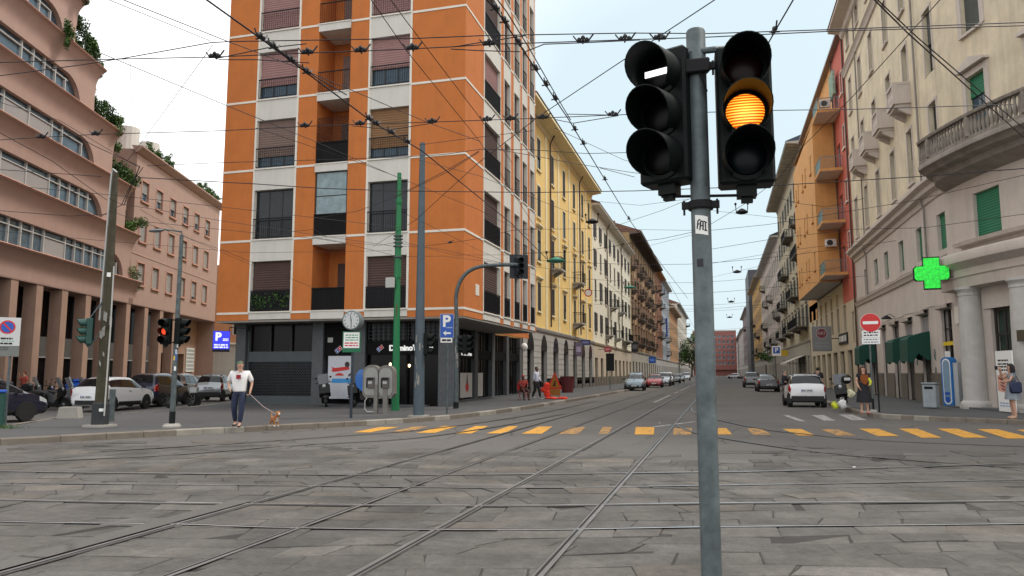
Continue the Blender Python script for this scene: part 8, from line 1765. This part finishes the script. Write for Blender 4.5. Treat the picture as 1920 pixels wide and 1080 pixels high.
# more fine wires of the junction
for lb, pts, z in (('fine wire from the left edge past the mossy pole to the orange block, lower bundle', [(-40, 430), (200, 452), (470, 474), (735, 470)], 5.8), ('fine stay from the green pole top to the first loggia', [(741, 330), (660, 300), (480, 240)], 6.8), ('fine stay from the blue grey pole top to the street corner', [(785, 272), (860, 262), (1000, 245)], 6.6),
    ('fine wire crossing low over the corner pier to the bent arm', [(760, 400), (900, 470), (1010, 520)], 6.2), ('fine wire from the blue grey pole to the yellow house', [(785, 300), (900, 330), (1060, 395), (1110, 412)], 6.6), ('fine wire sagging under the bundle at the corner', [(745, 450), (850, 478), (960, 478), (1040, 470)], 6.2),
    ('fine wire over the upper sky gap beside the yellow eaves', [(1040, 240), (1170, 300), (1290, 330)], 7.2), ('fine wire across the sky gap at mid height', [(1090, 375), (1200, 385), (1300, 372)], 7.4), ('fine wire right of the post toward the grey house eaves', [(1335, 395), (1400, 402), (1475, 410)], 7.2), ('fine wire rising from the post to the orange bay', [(1335, 520), (1420, 500), (1520, 470)], 6.8),
    ('fine wire across the pink storeys at the height of the second ledge', [(-40, 180), (110, 225), (262, 315)], 6.9), ('fine wire from the mossy pole to the lower orange bays', [(205, 395), (420, 470), (600, 545), (735, 590)], 5.2)):
    wire(lb, pts, z, r=.007)
# contact wires over the two tracks and cross spans between the house fronts up the street
for x in (-4.88, -2.12):
    q = MB(); q.tube([(x, 34, 5.7), (x, 60, 5.65), (x, 400, 5.65)], .009, 4); tag(q.build('contact_wire', m_wire), 'contact wire over the %s street track' % ('left' if x < -3 else 'right'), 'overhead wire', GW)
rg = random.Random(11)
for i, Y in enumerate((46, 55, 63, 72, 83, 96, 112, 130, 150, 172, 198, 230)):
    q = MB(); z = rg.uniform(7.2, 9.4); n = 10; q.tube([(-13.3 + 23.2 * k / n, Y + rg.uniform(-.0, .0) + (k - 5) * rg.uniform(-.02, .02), z + .9 * (abs(k - 5) / 5) ** 1.6) for k in range(n + 1)], .010 + Y * .00003, 4)
    tag(q.build('span_wire', m_wire), 'thin span wire strung between the two house fronts up the street', 'overhead wire', 'span wires across the street')
# lamps hung over the street
def hang_lamp(px, py, dpt, w, mat, lb, grp):
    d = at(px, py, 8.6); k = dpt / d.y; P = _C + (d - _C) * k; t = thing('hanging_lamp', lb, 'street lamp', (P.x, P.y, P.z), 0, grp)
    q = MB(); q.lathe([(.05, .22), (.16, .16), (w, .02), (w, -.04), (w * .5, -.10), (.02, -.12)], (0, 0, 0), 18); q.build('shade', mat, t, True)
    q = MB(); 
    for s in (-1, 1): q.tube([(s * w * .9, 0, .03), (s * w * 1.0, 0, .45)], .025, 5); q.ell((s * w, 0, .5), (.07, .07, .09), 8, 6)
    q.build('hanger', m_iron, t); return t
m_gl = M('lamp_green', (.01, .20, .13), .4)
for px, py, y, w, m, lb in ((1042, 489, 40, .52, m_gl, 'green shaded lamp hung before the yellow house'), (1181, 539, 75, .62, m_gl, 'green shaded lamp hung before the cream house'), (1110, 416, 48, .42, m_iron, 'dark bell lamp hung high before the yellow house'),
                            (1391, 398, 44, .34, m_iron, 'dark hanging lamp over the street, nearest right of the post'), (1382, 510, 76, .42, m_iron, 'dark hanging lamp over the street, second right of the post'), (1371, 566, 108, .45, m_iron, 'dark hanging lamp over the street, third right of the post'), (1368, 595, 140, .5, m_iron, 'dark hanging lamp over the street, farthest right of the post')):
    hang_lamp(px, py, y, w, m, lb, 'lamps hung over the street')
